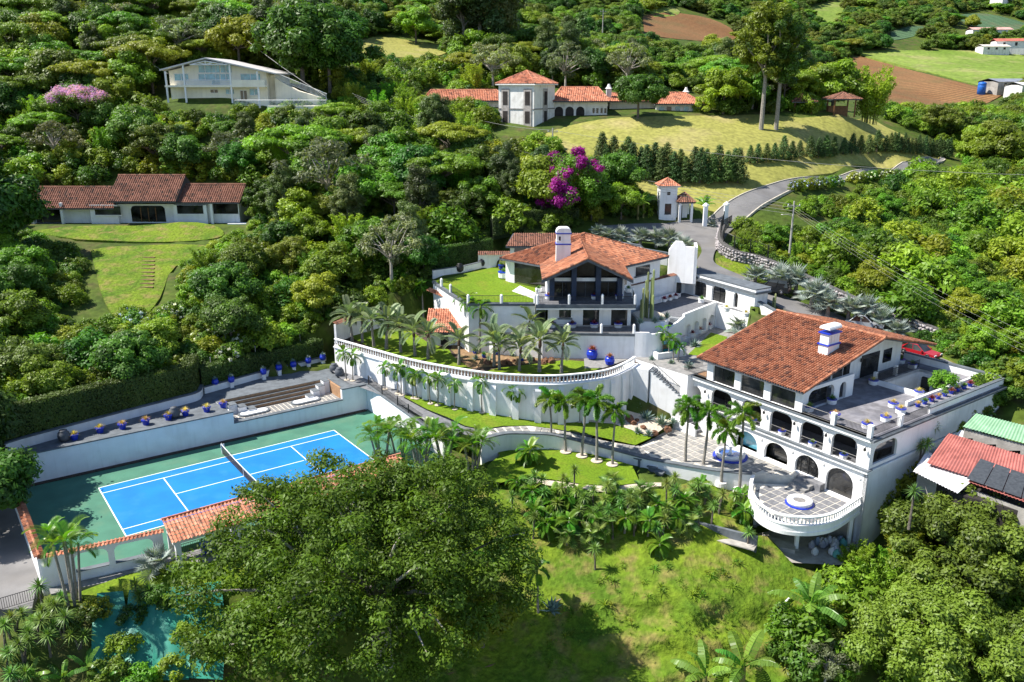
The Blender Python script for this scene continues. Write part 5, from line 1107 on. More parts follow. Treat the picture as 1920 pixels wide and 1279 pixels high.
# ------------------------------------------------------------------ long bungalow on the left
bg_ = thing('bungalow', 'long white bungalow with a red clay tile roof in three stretches', 'house', D(276,415,140)); fb = rel(bg_); Lb = bg_.location
def DX(px, py, Y): return D(px,py,Y)
BY = 140.0; ze = D(276,378,BY-2).z; bz = D(276,418,BY).z
xa,xb,xc,xd,xe = [D(p,400,BY).x for p in (62,175,213,340,425)]
def gable_roof(parent, x0, x1, y0, y1, ze, zr, mt, hip=0.0, over=0.0, xr0=None, xr1=None):
    ym = (y0+y1)/2; L0 = parent.location; xr0 = x0+hip if xr0 is None else xr0; xr1 = x1-hip if xr1 is None else xr1
    m = MB(); cs = []; sl = math.hypot(ym-y0, zr-ze)
    tile_plane(m, cs, Vector((x0,y0,ze))-L0, (1,0,0), (0,ym-y0,zr-ze), [(0,0),(x1-x0,0),(xr1-x0,sl),(xr0-x0,sl)], .32,.5,.075)
    tile_plane(m, cs, Vector((x1,y1,ze))-L0, (-1,0,0), (0,ym-y1,zr-ze), [(0,0),(x1-x0,0),(x1-xr0,sl),(x1-xr1,sl)], .32,.5,.075)
    if hip > 0:
        for a,b,c in (((x0,y1,ze),(x0,y0,ze),(xr0,ym,zr)),((x1,y0,ze),(x1,y1,ze),(xr1,ym,zr))):
            a,b,c = Vector(a),Vector(b),Vector(c); e = (b-a).normalized(); k = (c-a).dot(e); s = (c-a)-e*k; tile_plane(m, cs, a-L0, e, s, [(0,0),((b-a).length,0),(k,s.length)], .32,.5,.075)
            ridge(m, cs, a-L0+Vector((0,0,.06)), c-L0+Vector((0,0,.06)), .13); ridge(m, cs, b-L0+Vector((0,0,.06)), c-L0+Vector((0,0,.06)), .13)
    ridge(m, cs, Vector((xr0,ym,zr+.06))-L0, Vector((xr1,ym,zr+.06))-L0, .15)
    stuff(m.build('roof_tiles', mt, parent, cols=cs))
    m = MB(rel(parent)); m.add([(x0+.05,y0+.05,ze-.2),(x1-.05,y0+.05,ze-.2),(x1-.05,y1-.05,ze-.2),(x0+.05,y1-.05,ze-.2),(xr0,ym,zr-.1),(xr1,ym,zr-.1),(x0+.05,y0+.05,ze-.02),(x1-.05,y0+.05,ze-.02),(x1-.05,y1-.05,ze-.02),(x0+.05,y1-.05,ze-.02)],[(0,3,2,1),(0,1,7,6),(1,2,8,7),(2,3,9,8),(3,0,6,9),(6,7,5,4),(8,9,4,5),(7,8,5),(9,6,4)]); m.build('roof_deck', CHAR, parent)
zr = D(294,329,BY+3.5).z
gable_roof(bg_, xc, xd, BY-2, BY+9, ze, zr, TILE2)
gable_roof(bg_, D(45,392,BY).x, xc+.5, BY-1, BY+7, D(60,392,BY-1).z+.1, D(150,351,BY+3).z, TILE2)
gable_roof(bg_, xd-.5, D(452,378,BY).x, BY-1, BY+7.5, D(400,380,BY-1).z, D(400,346,BY+3.2).z, TILE2)
m = MB(fb); m.box(xa-1,D(448,400,BY).x,BY+.2,BY+8,bz-2,D(276,383,BY).z); m.build('wall', WHITE, bg_)
for e_ in ((xb-.2,xc+1),(xd-1,xd+4.4)): m = MB(fb); m.box(e_[0],e_[1],BY-.6,BY+.19,bz-1,ze-.75); m.build('front_wall', WHITE, bg_)
for (p0,p1,q0,q1) in ((179,225,387,403),(333,380,385,401),(398,445,380,401),(70,118,393,418)):
    a = D(p0,q1,BY-.62 if p0 in (179,333) else BY+.17); b = D(p1,q0,BY-.62 if p0 in (179,333) else BY+.17)
    w = MB(fb); w.box(a.x,b.x,a.y-.03,a.y,a.z,b.z); wo = w.build('window', GLASS, bg_)
    w = MB(fb); w.box(a.x-.1,b.x+.1,a.y-.14,a.y-.031,a.z-.12,a.z); w.build('sill', WHITE, wo)
a = D(248,416,BY+.1); b = D(308,386,BY+.1); m = MB(fb); pane(m, a.x,b.x,a.z,b.z-.7,.7,'flat',BY+.14); do = m.build('entrance_glazing', GLASS, bg_)
m = MB(fb)
for p in (264,278,292): m.box(D(p,400,BY).x-.06,D(p,400,BY).x+.06,BY+.02,BY+.1,a.z,b.z-.3)
m.build('door_frame', WOOD, do)
m = MB(fb); m.box(D(430,400,BY).x,D(452,400,BY).x+3,BY-1.5,BY+.1,bz-4,bz+.1); m.build('carport_wall', WHITE, bg_)
m = MB(fb); 
for p in (64,120,400): m.box(D(p,400,BY).x-.2,D(p,400,BY).x+.2,BY-.8,BY-.4,bz-1,ze-.4)
m.build('porch_column', WHITE, bg_)
cut([(xa-3,BY-4),(xe+4,BY-4),(xe+4,BY+9),(xa-3,BY+9)], bz-.05)
# ------------------------------------------------------------------ cream two storey house
chs = thing('cream_house', 'cream two storey house with blue glazing, white gable trim and balcony', 'house', D(420,190,174)); fcq = rel(chs); CY = 174.0
x0,x1 = D(318,150,CY).x, D(500,150,CY).x; zb = D(420,192,CY).z-1; zm = D(420,160,CY).z; zl = D(312,133,CY).z; xm = D(391,110,CY).x; zt = D(391,110,CY).z; zr_ = D(523,139,CY).z; xr = D(523,139,CY).x
m = MB(fcq); m.add([(x0,CY,zb),(x1,CY,zb),(x1,CY,zr_+.4),(xm,CY,zt-.4),(x0,CY,zl),(x0,CY+13,zb),(x1,CY+13,zb),(x1,CY+13,zr_+.4),(xm,CY+13,zt-.4),(x0,CY+13,zl)],[(4,3,2,1,0),(5,6,7,8,9),(1,2,7,6),(0,5,9,4)]); m.build('wall', CREAM, chs)
m = MB(fcq); m.box(x1,xr-1.2,CY+2,CY+13,zb,zr_-.1); m.build('side_wall', CREAM, chs)
RFM = mat('pale_metal_roof', (.55,.53,.52), .5, .1, 1); 
for a,b in (((D(307,132,CY).x,zl+.1),(xm,zt)),((xm,zt),(xr,zr_))):
    m = MB(fcq); m.add([(a[0],CY-2.2,a[1]-.1),(b[0],CY-2.2,b[1]-.1),(b[0],CY+14,b[1]-.1),(a[0],CY+14,a[1]-.1),(a[0],CY-2.2,a[1]+.15),(b[0],CY-2.2,b[1]+.15),(b[0],CY+14,b[1]+.15),(a[0],CY+14,a[1]+.15)],[(3,2,1,0),(4,5,6,7),(0,1,5,4),(1,2,6,5),(2,3,7,6),(3,0,4,7)]); m.build('roof', RFM, chs)
m = MB(fcq); m.box(x0-.3,x1+.2,CY-2,CY-.0,zm-.35,zm); m.build('balcony', CREAM, chs)
m = MB(fcq); railing(m, [(D(353,150,CY).x,CY-1.9),(D(438,150,CY).x,CY-1.9)], zm, 1.0, .2, .05, .03); m.build('balcony_rail', WHITE, chs)
m = MB(fcq); m.box(D(440,150,CY).x,x1+.1,CY-2,CY-1.85,zm,zm+1.0); m.build('balcony_panel', CREAM, chs)
for p in (318,352,438,488):
    m = MB(fcq); x = D(p,150,CY).x; m.box(x-.15,x+.15,CY-1.95,CY-1.65,zb,zl+1.2 if p in (352,438) else zl-.1); m.build('column', WHITE, chs)
for (p0,p1,q0,q1,mt) in ((328,352,139,151,GLASSB),(373,396,123,136,GLASSB),(398,411,123,136,GLASSB),(414,433,123,136,GLASSB),(373,396,139,151,GLASSB),(398,411,139,158,GLASSB),(414,433,139,151,GLASSB),(452,487,139,151,GLASSB),(452,462,170,187,GLASS),(469,485,167,178,GLASSB),(424,438,168,176,GLASSB),(395,408,168,174,GLASS)):
    a = D(p0,q1,CY-.05); b = D(p1,q0,CY-.05); m = MB(fcq); m.box(a.x,b.x,CY-.05,CY-.02,a.z,b.z); w = m.build('window', mt, chs)
    m = MB(fcq); t = .1
    m.box(a.x-t,b.x+t,CY-.09,CY-.052,b.z,b.z+t); m.box(a.x-t,b.x+t,CY-.09,CY-.052,a.z-t,a.z); m.box((a.x+b.x)/2-.05,(a.x+b.x)/2+.05,CY-.09,CY-.052,a.z,b.z); m.build('frame', WHITE, w)
xx0,xx1,zz = D(366,150,CY).x,D(436,150,CY).x, D(400,122,CY).z
m = MB(fcq)
for a,b in (((xx0,zz),(xm,zt-.5)),((xm,zt-.5),(xx1,zz)),((xx0,zz),(xx1,zz)),((xm,zz),(xm,zt-.5)),((xm,zz),(D(379,118,CY).x,D(379,118,CY).z)),((xm,zz),(D(405,118,CY).x,D(405,118,CY).z))): m.tube([(a[0],CY-2.1,a[1]),(b[0],CY-2.1,b[1])],.09,4)
m.build('gable_truss', WHITE, chs)
m = MB(fcq); m.add([(xr-1.2,CY+1,zb+.5),(D(610,190,CY).x,CY+1,zb+.5),(D(610,190,CY).x,CY+1,zb+1.6),(D(555,170,CY).x,CY+1,zb+3.2),(xr-1.2,CY+1,zm+1.4)]+[(xr-1.2,CY+3,zb+.5),(D(610,190,CY).x,CY+3,zb+.5),(D(610,190,CY).x,CY+3,zb+1.6),(D(555,170,CY).x,CY+3,zb+3.2),(xr-1.2,CY+3,zm+1.4)],[(4,3,2,1,0),(5,6,7,8,9),(2,3,8,7),(3,4,9,8),(1,2,7,6)]); m.build('stair_block', CREAM, chs)
m = MB(fcq); railing(m, [(xr-1,CY+.9),(D(612,190,CY).x,CY+.9)], [zm+1.2,zb+1.4], 1.2, .25, .05, .03); m.build('stair_rail', WHITE, chs)
tw_ = thing('cream_terrace_wall', 'pale terrace wall with white railing below the cream house', 'wall', D(560,195,CY-4)); m = MB(rel(tw_)); m.box(D(500,190,CY-4).x,D(612,190,CY-4).x,CY-4,CY,zb-3,zb+.4); m.build('wall', CREAM, tw_); m = MB(rel(tw_)); railing(m, [(D(440,190,CY-4).x,CY-4),(D(612,190,CY-4).x,CY-4)], zb+.4, 1.1, .25,.05,.03); m.build('railing', WHITE, tw_)
# ------------------------------------------------------------------ white villa with tower
vl = thing('white_villa', 'white villa with hexagonal stone trimmed tower and long orange tile roofs', 'house', D(986,245,166)); fv = rel(vl); VY = 166.0
VC = D(1001,248,VY); zt0 = VC.z-3; zt1 = D(1001,157,VY).z; th = R(32); TW = 7.9
eL = Vector((-math.cos(th),math.sin(th),0)); eR = Vector((math.sin(th),math.cos(th),0)); V0 = Vector((VC.x,VY,0))
hexa = [tuple(V0+eL*TW)[:2], tuple(V0)[:2], tuple(V0+eR*TW)[:2], tuple(V0+eL*TW+eR*TW)[:2]]
m = MB(fv); m.prism(hexa, zt0, zt1); m.build('tower', PALEW, vl)
for e,nv,fr_ in ((eL,-eR,.175),(eL,-eR,.80),(eR,-eL,.52)):
    c = V0+e*(TW*fr_); ff = lambda q, c=c,e=e,nv=nv: fv(c+e*q[0]+nv*q[1]+Vector((0,0,q[2])))
    m = MB(ff); m.box(-.85,.85,.02,.14,zt0+4.0,zt1-.9); m.build('stone_trim', mat('grey_trim',(.34,.31,.29),.85,.2,2), vl)
    for z0,z1 in ((zt1-3.9,zt1-1.4),(zt1-7.2,zt1-5.0)): m = MB(ff); m.box(-.52,.52,.141,.17,z0,z1); m.build('window', DARK, vl)
for e,nv in ((eL,-eR),(eR,-eL)):
    c = V0; ff = lambda q, c=c,e=e,nv=nv: fv(c+e*q[0]+nv*q[1]+Vector((0,0,q[2])))
    for z in (zt1-4.7,zt1-8.0): m = MB(ff); m.box(0.02,TW,.02,.10,z,z+.2); m.build('string_course', STONE, vl)
tx = (hexa[0][0]+hexa[2][0])/2; ty_ = (hexa[0][1]+hexa[2][1])/2
ap = Vector((tx,ty_,zt1+2.4)); m = MB(); cs = []
ov = [Vector((ap.x+(q[0]-ap.x)*1.12, ap.y+(q[1]-ap.y)*1.12, zt1)) for q in hexa]
for a,b in zip(ov,ov[1:]+ov[:1]):
    e = (b-a).normalized(); k = (ap-a).dot(e); s = (ap-a)-e*k; tile_plane(m, cs, a-vl.location, e, s, [(0,0),((b-a).length,0),(k,s.length)], .35,.5,.07); ridge(m, cs, a-vl.location+Vector((0,0,.05)), ap-vl.location+Vector((0,0,.05)), .13)
stuff(m.build('tower_tiles', TILE3, vl, cols=cs))
m = MB(fv); m.prism([(q.x,q.y) for q in ov], zt1-.25, zt1-.03); m.build('eave', PALEW, vl)
def wing(p0,p1,qe,qr,qb,Y,dep,hip=2.5,mt=TILE3):
    x0,x1 = D(p0,qe,Y).x,D(p1,qe,Y).x; ze = D(p0,qe,Y).z; zr = D(p0,qr,Y+dep/2).z; zb = D(p0,qb,Y).z
    gable_roof(vl, x0, x1, Y, Y+dep, ze, zr, mt, hip); m = MB(fv); m.box(x0+.5,x1-.5,Y+1.2,Y+dep-.6,zb-1.5,ze-.05); m.build('wing_wall', PALEW, vl)
    return x0,x1,ze,zb
wing(1036,1145,190,164,222,172,11,2.0); wing(1140,1236,190,175,215,178,10,1.0); wing(1228,1322,195,174,215,176,12,3.0); wing(790,945,189,169,205,180,11,1.5,TILE3); wing(728,776,176,163,190,196,8,3.6,TILE3)
for k,p in enumerate((1047,1067,1087)):
    a = D(p-7,218,173.15); b = D(p+9,200,173.15); m = MB(fv); pane(m,a.x,b.x,a.z,b.z-.8,.8,'round',173.14); m.build('arch_opening', DARK, vl)
for p in (1111,1118,1126,1133): a = D(p,212,173.15); b = D(p+4,203,173.15); m = MB(fv); m.box(a.x,b.x,173.1,173.14,a.z,b.z); m.build('window', GLASS, vl)
for p in (1236,1250,1266,1282,1297): a = D(p,213,177.15); b = D(p+9,200,177.15); m = MB(fv); m.box(a.x,b.x,177.1,177.14,a.z,b.z); m.build('window', GLASSB if p != 1250 else GLASS, vl)
m = MB(fv); q = D(1142,172,180); m.box(q.x-.5,q.x+.5,180,181,q.z-2,q.z+.6); m.lathe([(.8,0),(.5,.2),(.2,.9)],6,(q.x,180.5,q.z+.6)); m.build('chimney', PALEW, vl)
q = D(1287,178,182); m = MB(fv); m.box(q.x-.5,q.x+.5,182,183,q.z-2,q.z+.6); m.lathe([(.8,0),(.5,.2),(.2,.9)],6,(q.x,182.5,q.z+.6)); m.build('chimney', PALEW, vl)
# ------------------------------------------------------------------ gatehouse, gate, gazebos
gh = thing('gatehouse', 'small white gate tower with tiled pyramid roof and a tiled porch', 'gatehouse', ground(1262,412)); fg = rel(gh); gY = gh.location.y; gz = gh.location.z
x0,x1 = D(1236,400,gY).x, D(1268,400,gY).x; zt = D(1250,349,gY).z
m = MB(fg); m.box(x0,x1,gY,gY+2.8,gz-1,zt); m.build('tower', WHITE, gh)
def pyramid(parent, x0,x1,y0,y1,ze,zp,mt):
    m = MB(); cs = []; p = Vector(((x0+x1)/2,(y0+y1)/2,zp)); c = [Vector((x0,y0,ze)),Vector((x1,y0,ze)),Vector((x1,y1,ze)),Vector((x0,y1,ze))]; L0 = parent.location
    for a,b in zip(c,c[1:]+c[:1]):
        e = (b-a).normalized(); k = (p-a).dot(e); s = (p-a)-e*k; tile_plane(m, cs, a-L0, e, s, [(0,0),((b-a).length,0),(k,s.length)], .3,.45,.06); ridge(m, cs, a-L0+Vector((0,0,.04)), p-L0+Vector((0,0,.04)), .11)
    stuff(m.build('roof_tiles', mt, parent, cols=cs)); m = MB(rel(parent)); m.box(x0+.1,x1-.1,y0+.1,y1-.1,ze-.2,ze-.02); m.build('eave', CHAR if mt != TILE3 else PALEW, parent)
pyramid(gh, x0-.35,x1+.35,gY-.35,gY+3.15,zt,zt+1.1,TILE3)
m = MB(fg)
for cx in ((x0+x1)/2,): m.lathe([(.28,0),(.28,.06)],12,(0,0,0))
m = MB(fg); m.box((x0+x1)/2-.25,(x0+x1)/2+.25,gY-.03,gY-.005,zt-1.4,zt-.9); m.build('round_window', GLASS, gh)
m = MB(fg); m.box((x0+x1)/2-.5,(x0+x1)/2+.5,gY-.03,gY-.005,gz+.8,gz+2.5); m.build('window', GLASS, gh)
xp0,xp1 = x1+.05, D(1300,400,gY).x; pyramid(gh, xp0-.2,xp1,gY-1.4,gY+2.6,gz+2.9,gz+4.2,TILE2)
for x,y in ((xp0+.3,gY-1),(xp1-.5,gY-1),(xp1-.5,gY+1.8)): m = MB(fg); m.box(x-.18,x+.18,y-.18,y+.18,gz-1,gz+2.75); m.build('porch_column', WHITE, gh)
m = MB(fg); m.box(xp0,xp1-.8,gY+.8,gY+2.2,gz-1,gz+2.7); m.build('booth_wall', WHITE, gh); m = MB(fg); m.box(xp0+.3,xp0+1.0,gY+.76,gY+.79,gz,gz+2.1); m.build('door', DARK, gh)
for k,(x,y,h) in enumerate(((1321,425,3.2),(1359,428,3.6))):
    q = ground(x,y); t = thing('gate_pillar', 'square white gate pillar with pyramid cap '+('on the gatehouse side of the drive' if k == 0 else 'holding the iron gate leaf'), 'pillar', q); m = MB(); m.box(-.3,.3,-.3,.3,-.5,h); m.build('shaft', WHITE, t); m = MB(); m.lathe([(.55,h+.002),(.5,h+.15),(.05,h+.5)],4); m.build('cap', WHITE, t)
q = ground(1350,438); t = thing('iron_gate', 'open black iron gate leaf beside the driveway pillar', 'gate', q); m = MB(rel(t)); a = ground(1350,448); b = ground(1372,418); railing(m, [tuple(a)[:2],tuple(b)[:2]], a.z+.3, 2.3, .16); m.build('gate_leaf', IRON, t)
for (px_,py_,w,h,hr,mt,lb) in ((1500,212,4.2,2.3,1.5,TILE2,'square garden gazebo with red tile roof beside the hill lawn'),(1576,210,5.0,2.6,1.3,TILE2,'wider tiled gazebo under the pale bamboo beside the hill lawn')):
    q = D(px_,py_,182); t = thing('gazebo', lb, 'gazebo', q); ft = rel(t)
    for dx in (-1,1):
        for dy in (-1,1): m = MB(); m.box(dx*w*.42-.12,dx*w*.42+.12,dy*w*.42-.12,dy*w*.42+.12,-1,h); m.build('post', WOOD, t)
    pyramid(t, q.x-w*.62,q.x+w*.62,q.y-w*.62,q.y+w*.62,q.z+h,q.z+h+hr,mt); m = MB(); m.box(-w*.4,w*.4,w*.3,w*.4,-1,h*.45); m.build('back_panel', WOOD, t)
# ------------------------------------------------------------------ far farm buildings
for k,(px_,py_,Y,w,d,h,c,lb) in enumerate(((1898,90,400,16,9,4,(.42,.12,.08),'far farmhouse with a red metal roof at the meadow edge'),(1853,68,430,18,8,4,(.5,.3,.25),'far shed with a pinkish tin roof among trees'),(1860,97,395,12,6,3,(.6,.55,.48),'far low building with a pale tin roof'),(1600,68,420,12,5,3,(.62,.62,.58),'tiny pale roofed hut on the far hillside'),(1885,166,300,16,8,3.2,(.22,.24,.28),'dark roofed farm shed beside the ploughed field'),(1915,172,290,9,6,3,(.6,.6,.58),'white walled farm outbuilding beside the dark shed'),(1880,-2,520,14,7,4,(.6,.6,.6),'remote white roofed barn high on the hill'))):
    q = D(px_,py_,Y); q.z = max(q.z, ht(q.x,q.y)); t = thing('farm_building', lb, 'building', q, R(-12+8*k)); m = MB(); m.box(-w/2,w/2,-d/2,d/2,-3,h*.7); m.build('wall', PALEW if k != 4 else CONC, t)
    rm = mat('tin_roof_%d' % k, c, .55, .2, .6, dirt=tuple(x*.6 for x in c)); m = MB(); m.add([(-w/2-.4,-d/2-.4,h*.68),(w/2+.4,-d/2-.4,h*.68),(w/2+.4,0,h),(-w/2-.4,0,h),(w/2+.4,d/2+.4,h*.68),(-w/2-.4,d/2+.4,h*.68)],[(0,1,2,3),(3,2,4,5)]); m.build('roof', rm, t)
    for i in range(3): m = MB(); x = -w*.3+i*w*.3; m.box(x-.5,x+.5,-d/2-.03,-d/2-.005,.8,h*.55); m.build('window', DARK, t)
q = D(1841,165,296); t = thing('water_tank', 'bright blue plastic water tank on the field edge', 'tank', q, 0, None, .65); m = MB(); m.lathe([(2,-4),(2,.3),(2.0,1.2),(1.95,1.25),(2,1.3),(2.0,2.3),(1.6,2.8),(.5,3.0)],16); m.build('tank_body', mat('tank_blue',(.02,.12,.45),.4,.1,1), t, True); m = MB(); m.lathe([(.55,3.002),(.55,3.15),(.1,3.2)],12); m.build('lid', IRON, t)
# ------------------------------------------------------------------ neighbour's tin roofs on the right
RTIN = mat('rusty_red_tin', (.36,.12,.10), .75, .25, 1.2, dirt=(.24,.09,.08), dscale=.6); WTIN = mat('white_tin', (.62,.62,.64), .45, .1, 1, dirt=(.4,.36,.33), dscale=.8); GTIN = mat('green_tin', (.24,.42,.25), .5, .2, .5, dirt=(.15,.26,.16), dscale=.4); PANEL = mat('solar_panel', (.055,.06,.065), .35, .2, 4)
nb = thing('neighbour_house', 'low house under patched red and white corrugated roof sheets with dark panels', 'house', A(1850,880,1)); fN = rel(nb)
def sheet(pts, mt, name, amp=.04, pitch=.28, parent=nb):
    a,b,c,d = [Vector(p) for p in pts]; n = max(2, int((b-a).length/pitch)*2); m = MB(rel(parent)); up = Vector((0,0,1))
    P = []
    for i in range(n+1):
        t = i/n; o = up*(amp*(1 if i%2 else -1)); P += [a+(b-a)*t+o, d+(c-d)*t+o]
    m.add(P, [(2*i,2*i+2,2*i+3,2*i+1) for i in range(n)]); return m.build(name, mt, parent)
Q = lambda x,y,z: A(x,y,z)
for (p0,p1) in ((0,.2),(.2,.4),(.4,.6),(.6,.8),(.8,1)):
    tl,tr,bl,br = Q(1778,812,4.2),Q(1960,866,4.2),Q(1737,868,3.2),Q(1960,940,3.2)
    sheet((bl+(br-bl)*p0,bl+(br-bl)*p1,tl+(tr-tl)*p1+Vector((0,0,.02)),tl+(tr-tl)*p0), RTIN, 'roof_sheet')
tl,tr,bl,br = Q(1737,845,3.15),Q(1830,895,3.1),Q(1712,884,2.6),Q(1795,925,2.6)
for p0,p1 in ((0,.34),(.34,.67),(.67,1)): sheet((bl+(br-bl)*p0,bl+(br-bl)*p1,tl+(tr-tl)*p1,tl+(tr-tl)*p0), WTIN, 'roof_sheet')
tl,tr,bl,br = Q(1838,862,4.05),Q(1990,915,4.0),Q(1812,900,3.5),Q(1990,962,3.4)
for p0,p1 in ((0,.19),(.2,.39),(.4,.59),(.6,.79)): 
    o = MB(fN); up = Vector((0,0,.12)); o.quad(*[tuple(q+up) for q in (bl+(br-bl)*p0,bl+(br-bl)*p1,tl+(tr-tl)*p1,tl+(tr-tl)*p0)]); o.build('solar_panel', PANEL, nb)
sheet((Q(1812,902,3.4),Q(1990,966,3.3),Q(1990,955,3.4),Q(1838,890,3.5)), RTIN, 'roof_sheet')
wl = [tuple(q)[:2] for q in (Q(1722,880,2.3),Q(1800,915,2.3),Q(1990,985,2.3))]
m = MB(fN); m.strip(wl, 0,.2, -3,2.5); m.build('wall', CONC, nb); m = MB(fN); m.prism([tuple(q)[:2] for q in (Q(1740,868,3),Q(1790,820,3),Q(1985,878,3),Q(1985,960,3),Q(1800,912,3))], -3, 2.2); m.build('body', DARK, nb)
gs = thing('green_roofed_shed', 'open shed with a translucent green sheet roof behind the red tin roof', 'shed', Q(1880,820,3)); 
sheet((Q(1805,800,4.8),Q(1990,850,4.6),Q(1990,815,5.4),Q(1830,775,5.4)), GTIN, 'roof_sheet', parent=gs); m = MB(rel(gs)); m.strip([tuple(q)[:2] for q in (Q(1808,803,4.6),Q(1990,853,4.4))], 0,.15, 0,4.5); m.build('wall', CONC, gs)
m = MB(rel(gs)); 
for f in (.1,.35,.6,.85): q = Q(1808,803,4.6).lerp(Q(1990,853,4.4), f); m.box(q.x-1.2,q.x+1.0,q.y-.05,q.y-.01,2.6,3.8)
m.build('window', GLASS, gs); cut([tuple(q)[:2] for q in (Q(1740,868,3),Q(1800,800,3),Q(1985,840,3),Q(1985,960,3),Q(1800,912,3))], -1)
sheet((Q(1790,818,3.6),Q(1990,866,3.6),Q(1990,852,4.0),Q(1800,806,4.0)), WTIN, 'roof_sheet', .03, .3, gs)
# ------------------------------------------------------------------ cars, poles, cables, stone wall, pots
def make_car(name, label, paint, loc, rz, L=4.5, Wd=1.72, H=1.42, suv=False):
    t = thing(name, label, 'car', loc, rz); hw = Wd/2; g = .28; b = .78 if not suv else .95
    prof = [(-L/2,.42),(-L/2+.05,b-.05),(-L/2+.9,b),(-L/2+1.25,b+.02),(L/2-1.35,b),(L/2-.2,b-.1),(L/2,.5),(L/2-.02,g),(-L/2+.02,g)]
    m = MB(); n = len(prof)
    for s_ in (1,):
        m.add([(x,-hw,z) for x,z in prof]+[(x,-hw*.97,z) for x,z in prof]+[(x,hw,z) for x,z in prof], [tuple(range(n)), tuple(range(3*n-1,2*n-1,-1))]+[(i,2*n+i,2*n+(i+1)%n,(i+1)%n) for i in range(n)])
    m.build('body', paint, t)
    x0,x1,x2,x3 = (-L/2+.55,-L/2+1.25,L/2-2.2,L/2-1.3) if not suv else (-L/2+.1,-L/2+.3,L/2-1.8,L/2-1.2)
    m = MB(); k = .82; m.add([(x0,-hw*.96,b),(x3,-hw*.96,b),(x2,-hw*k,H),(x1,-hw*k,H),(x0,hw*.96,b),(x3,hw*.96,b),(x2,hw*k,H),(x1,hw*k,H)],[(0,1,2,3),(7,6,5,4),(1,5,6,2),(0,3,7,4)]); m.build('glasshouse', GLASS, t)
    m = MB(); m.add([(x1-.03,-hw*k-.02,H-.03),(x2+.03,-hw*k-.02,H-.03),(x2+.03,hw*k+.02,H-.03),(x1-.03,hw*k+.02,H-.03),(x1+.1,-hw*k+.08,H+.05),(x2-.1,-hw*k+.08,H+.05),(x2-.1,hw*k-.08,H+.05),(x1+.1,hw*k-.08,H+.05)],[(3,2,1,0),(4,5,6,7),(0,1,5,4),(1,2,6,5),(2,3,7,6),(3,0,4,7)]); m.build('roof', paint, t)
    m = MB()
    for s_ in (-1,1):
        for f in (0,.5,1.0):
            xb = x0+(x3-x0)*f; xt = x1+(x2-x1)*f; m.tube([(xb,s_*hw*.965,b),(xt,s_*(hw*k+.01),H)],.045,4)
    m.build('pillar', paint, t)
    w = MB(); w.lathe([(.2,-.1),(.31,-.1),(.33,-.06),(.33,.06),(.31,.1),(.2,.1)],16); wm = w.mesh('tyre', IRON, True); r_ = MB(); r_.lathe([(.2,-.08),(.2,.09),(.05,.11)],12); rm = r_.mesh('rim', mat('alloy',(.5,.5,.52),.35,.1,2,metal=.8), True)
    for x in (-L/2+.85,L/2-.85):
        for s_ in (-1,1):
            o = obj('wheel', wm, t, (x,s_*(hw-.06),.33)); o.rotation_euler = (R(90)*-s_,0,0); c = obj('rim', rm, o)
    for s_ in (-1,1):
        m = MB(); m.box(L/2-.06,L/2+.015,s_*hw*.72-.2,s_*hw*.72+.2,.55,.68); m.build('headlight', PALEW, t)
        m = MB(); m.box(-L/2-.015,-L/2+.05,s_*hw*.75-.18,s_*hw*.75+.18,.55,.7); m.build('taillight', RTIN, t)
        m = MB(); m.box(x3-.3,x3-.1,s_*(hw+.09)-.07,s_*(hw+.09)+.07,b+.02,b+.16); m.build('mirror', paint, t)
    m = MB(); m.box(L/2-.02,L/2+.06,-hw*.95,hw*.95,g,.46); m.box(-L/2-.06,-L/2+.02,-hw*.95,hw*.95,g,.46); m.build('bumper', IRON, t)
    return t
CARRED = mat('red_car_paint', (.34,.012,.02), .22, .05, 2, spec=.7); CARBLK = mat('black_car_paint', (.015,.016,.018), .2, .05, 2, spec=.7); CARSIL = mat('silver_car_paint', (.5,.52,.55), .25, .05, 2, spec=.7, metal=.3)
q = ground(1722,672); q.z += .34; a = ground(1690,655); b = ground(1752,680)
make_car('red_car', 'dark red sedan parked on the driveway beside the terrace parapet', CARRED, q, math.atan2(b.y-a.y,b.x-a.x))
q = ground(1448,553); q.z += .34; make_car('dark_suv', 'black off-road car half hidden by silver fan palms behind the wall', CARBLK, q, R(150), 4.3,1.8,1.75,True)
q = ground(1620,618); q.z += .34; make_car('silver_car', 'silver car parked behind the orange roof under fan palms', CARSIL, q, R(-28), 4.4,1.75,1.5)
# utility poles and cables
POLE = mat('pole_concrete', (.36,.34,.31), .9, .15, 2)
def pole(base, h, label, lamp=False):
    t = thing('utility_pole', label, 'pole', base); m = MB(); m.tube([(0,0,-.5),(0,0,h)],[.19,.11],8); m.build('shaft', POLE, t)
    m = MB(); m.box(-.9,.9,-.06,.06,h-.75,h-.62); m.build('crossarm', POLE, t)
    for x in (-.8,0,.8): m = MB(); m.lathe([(.05,0),(.08,.08),(.05,.16),(.07,.22)],6,(x,0,h-.62)); m.build('insulator', PALEW, t)
    if lamp: m = MB(); m.tube([(0,0,h-2.2),(-.6,-.1,h-1.9),(-1.5,-.2,h-1.85)],.04,5); m.lathe([(.1,0),(.2,.06),(.1,.14)],8,(-1.6,-.2,h-1.93)); m.build('street_lamp_arm', POLE, t)
    return base+Vector((0,0,h-.4))
p1 = pole(ground(1478,498), 9.2, 'tall concrete utility pole with lamp arm above the hedge', True)
b2 = ground(1036,268); p2 = pole(b2, D(1037,240,b2.y).z-b2.z, 'slim utility pole at the edge of the hill lawn')
b3 = ground(802,240); p3 = pole(b3, max(5,D(802,218,b3.y).z-b3.z), 'utility pole rising out of the bamboo')
b4 = ground(1129,88); p4 = pole(b4, 11, 'far utility pole on the wooded hillside')
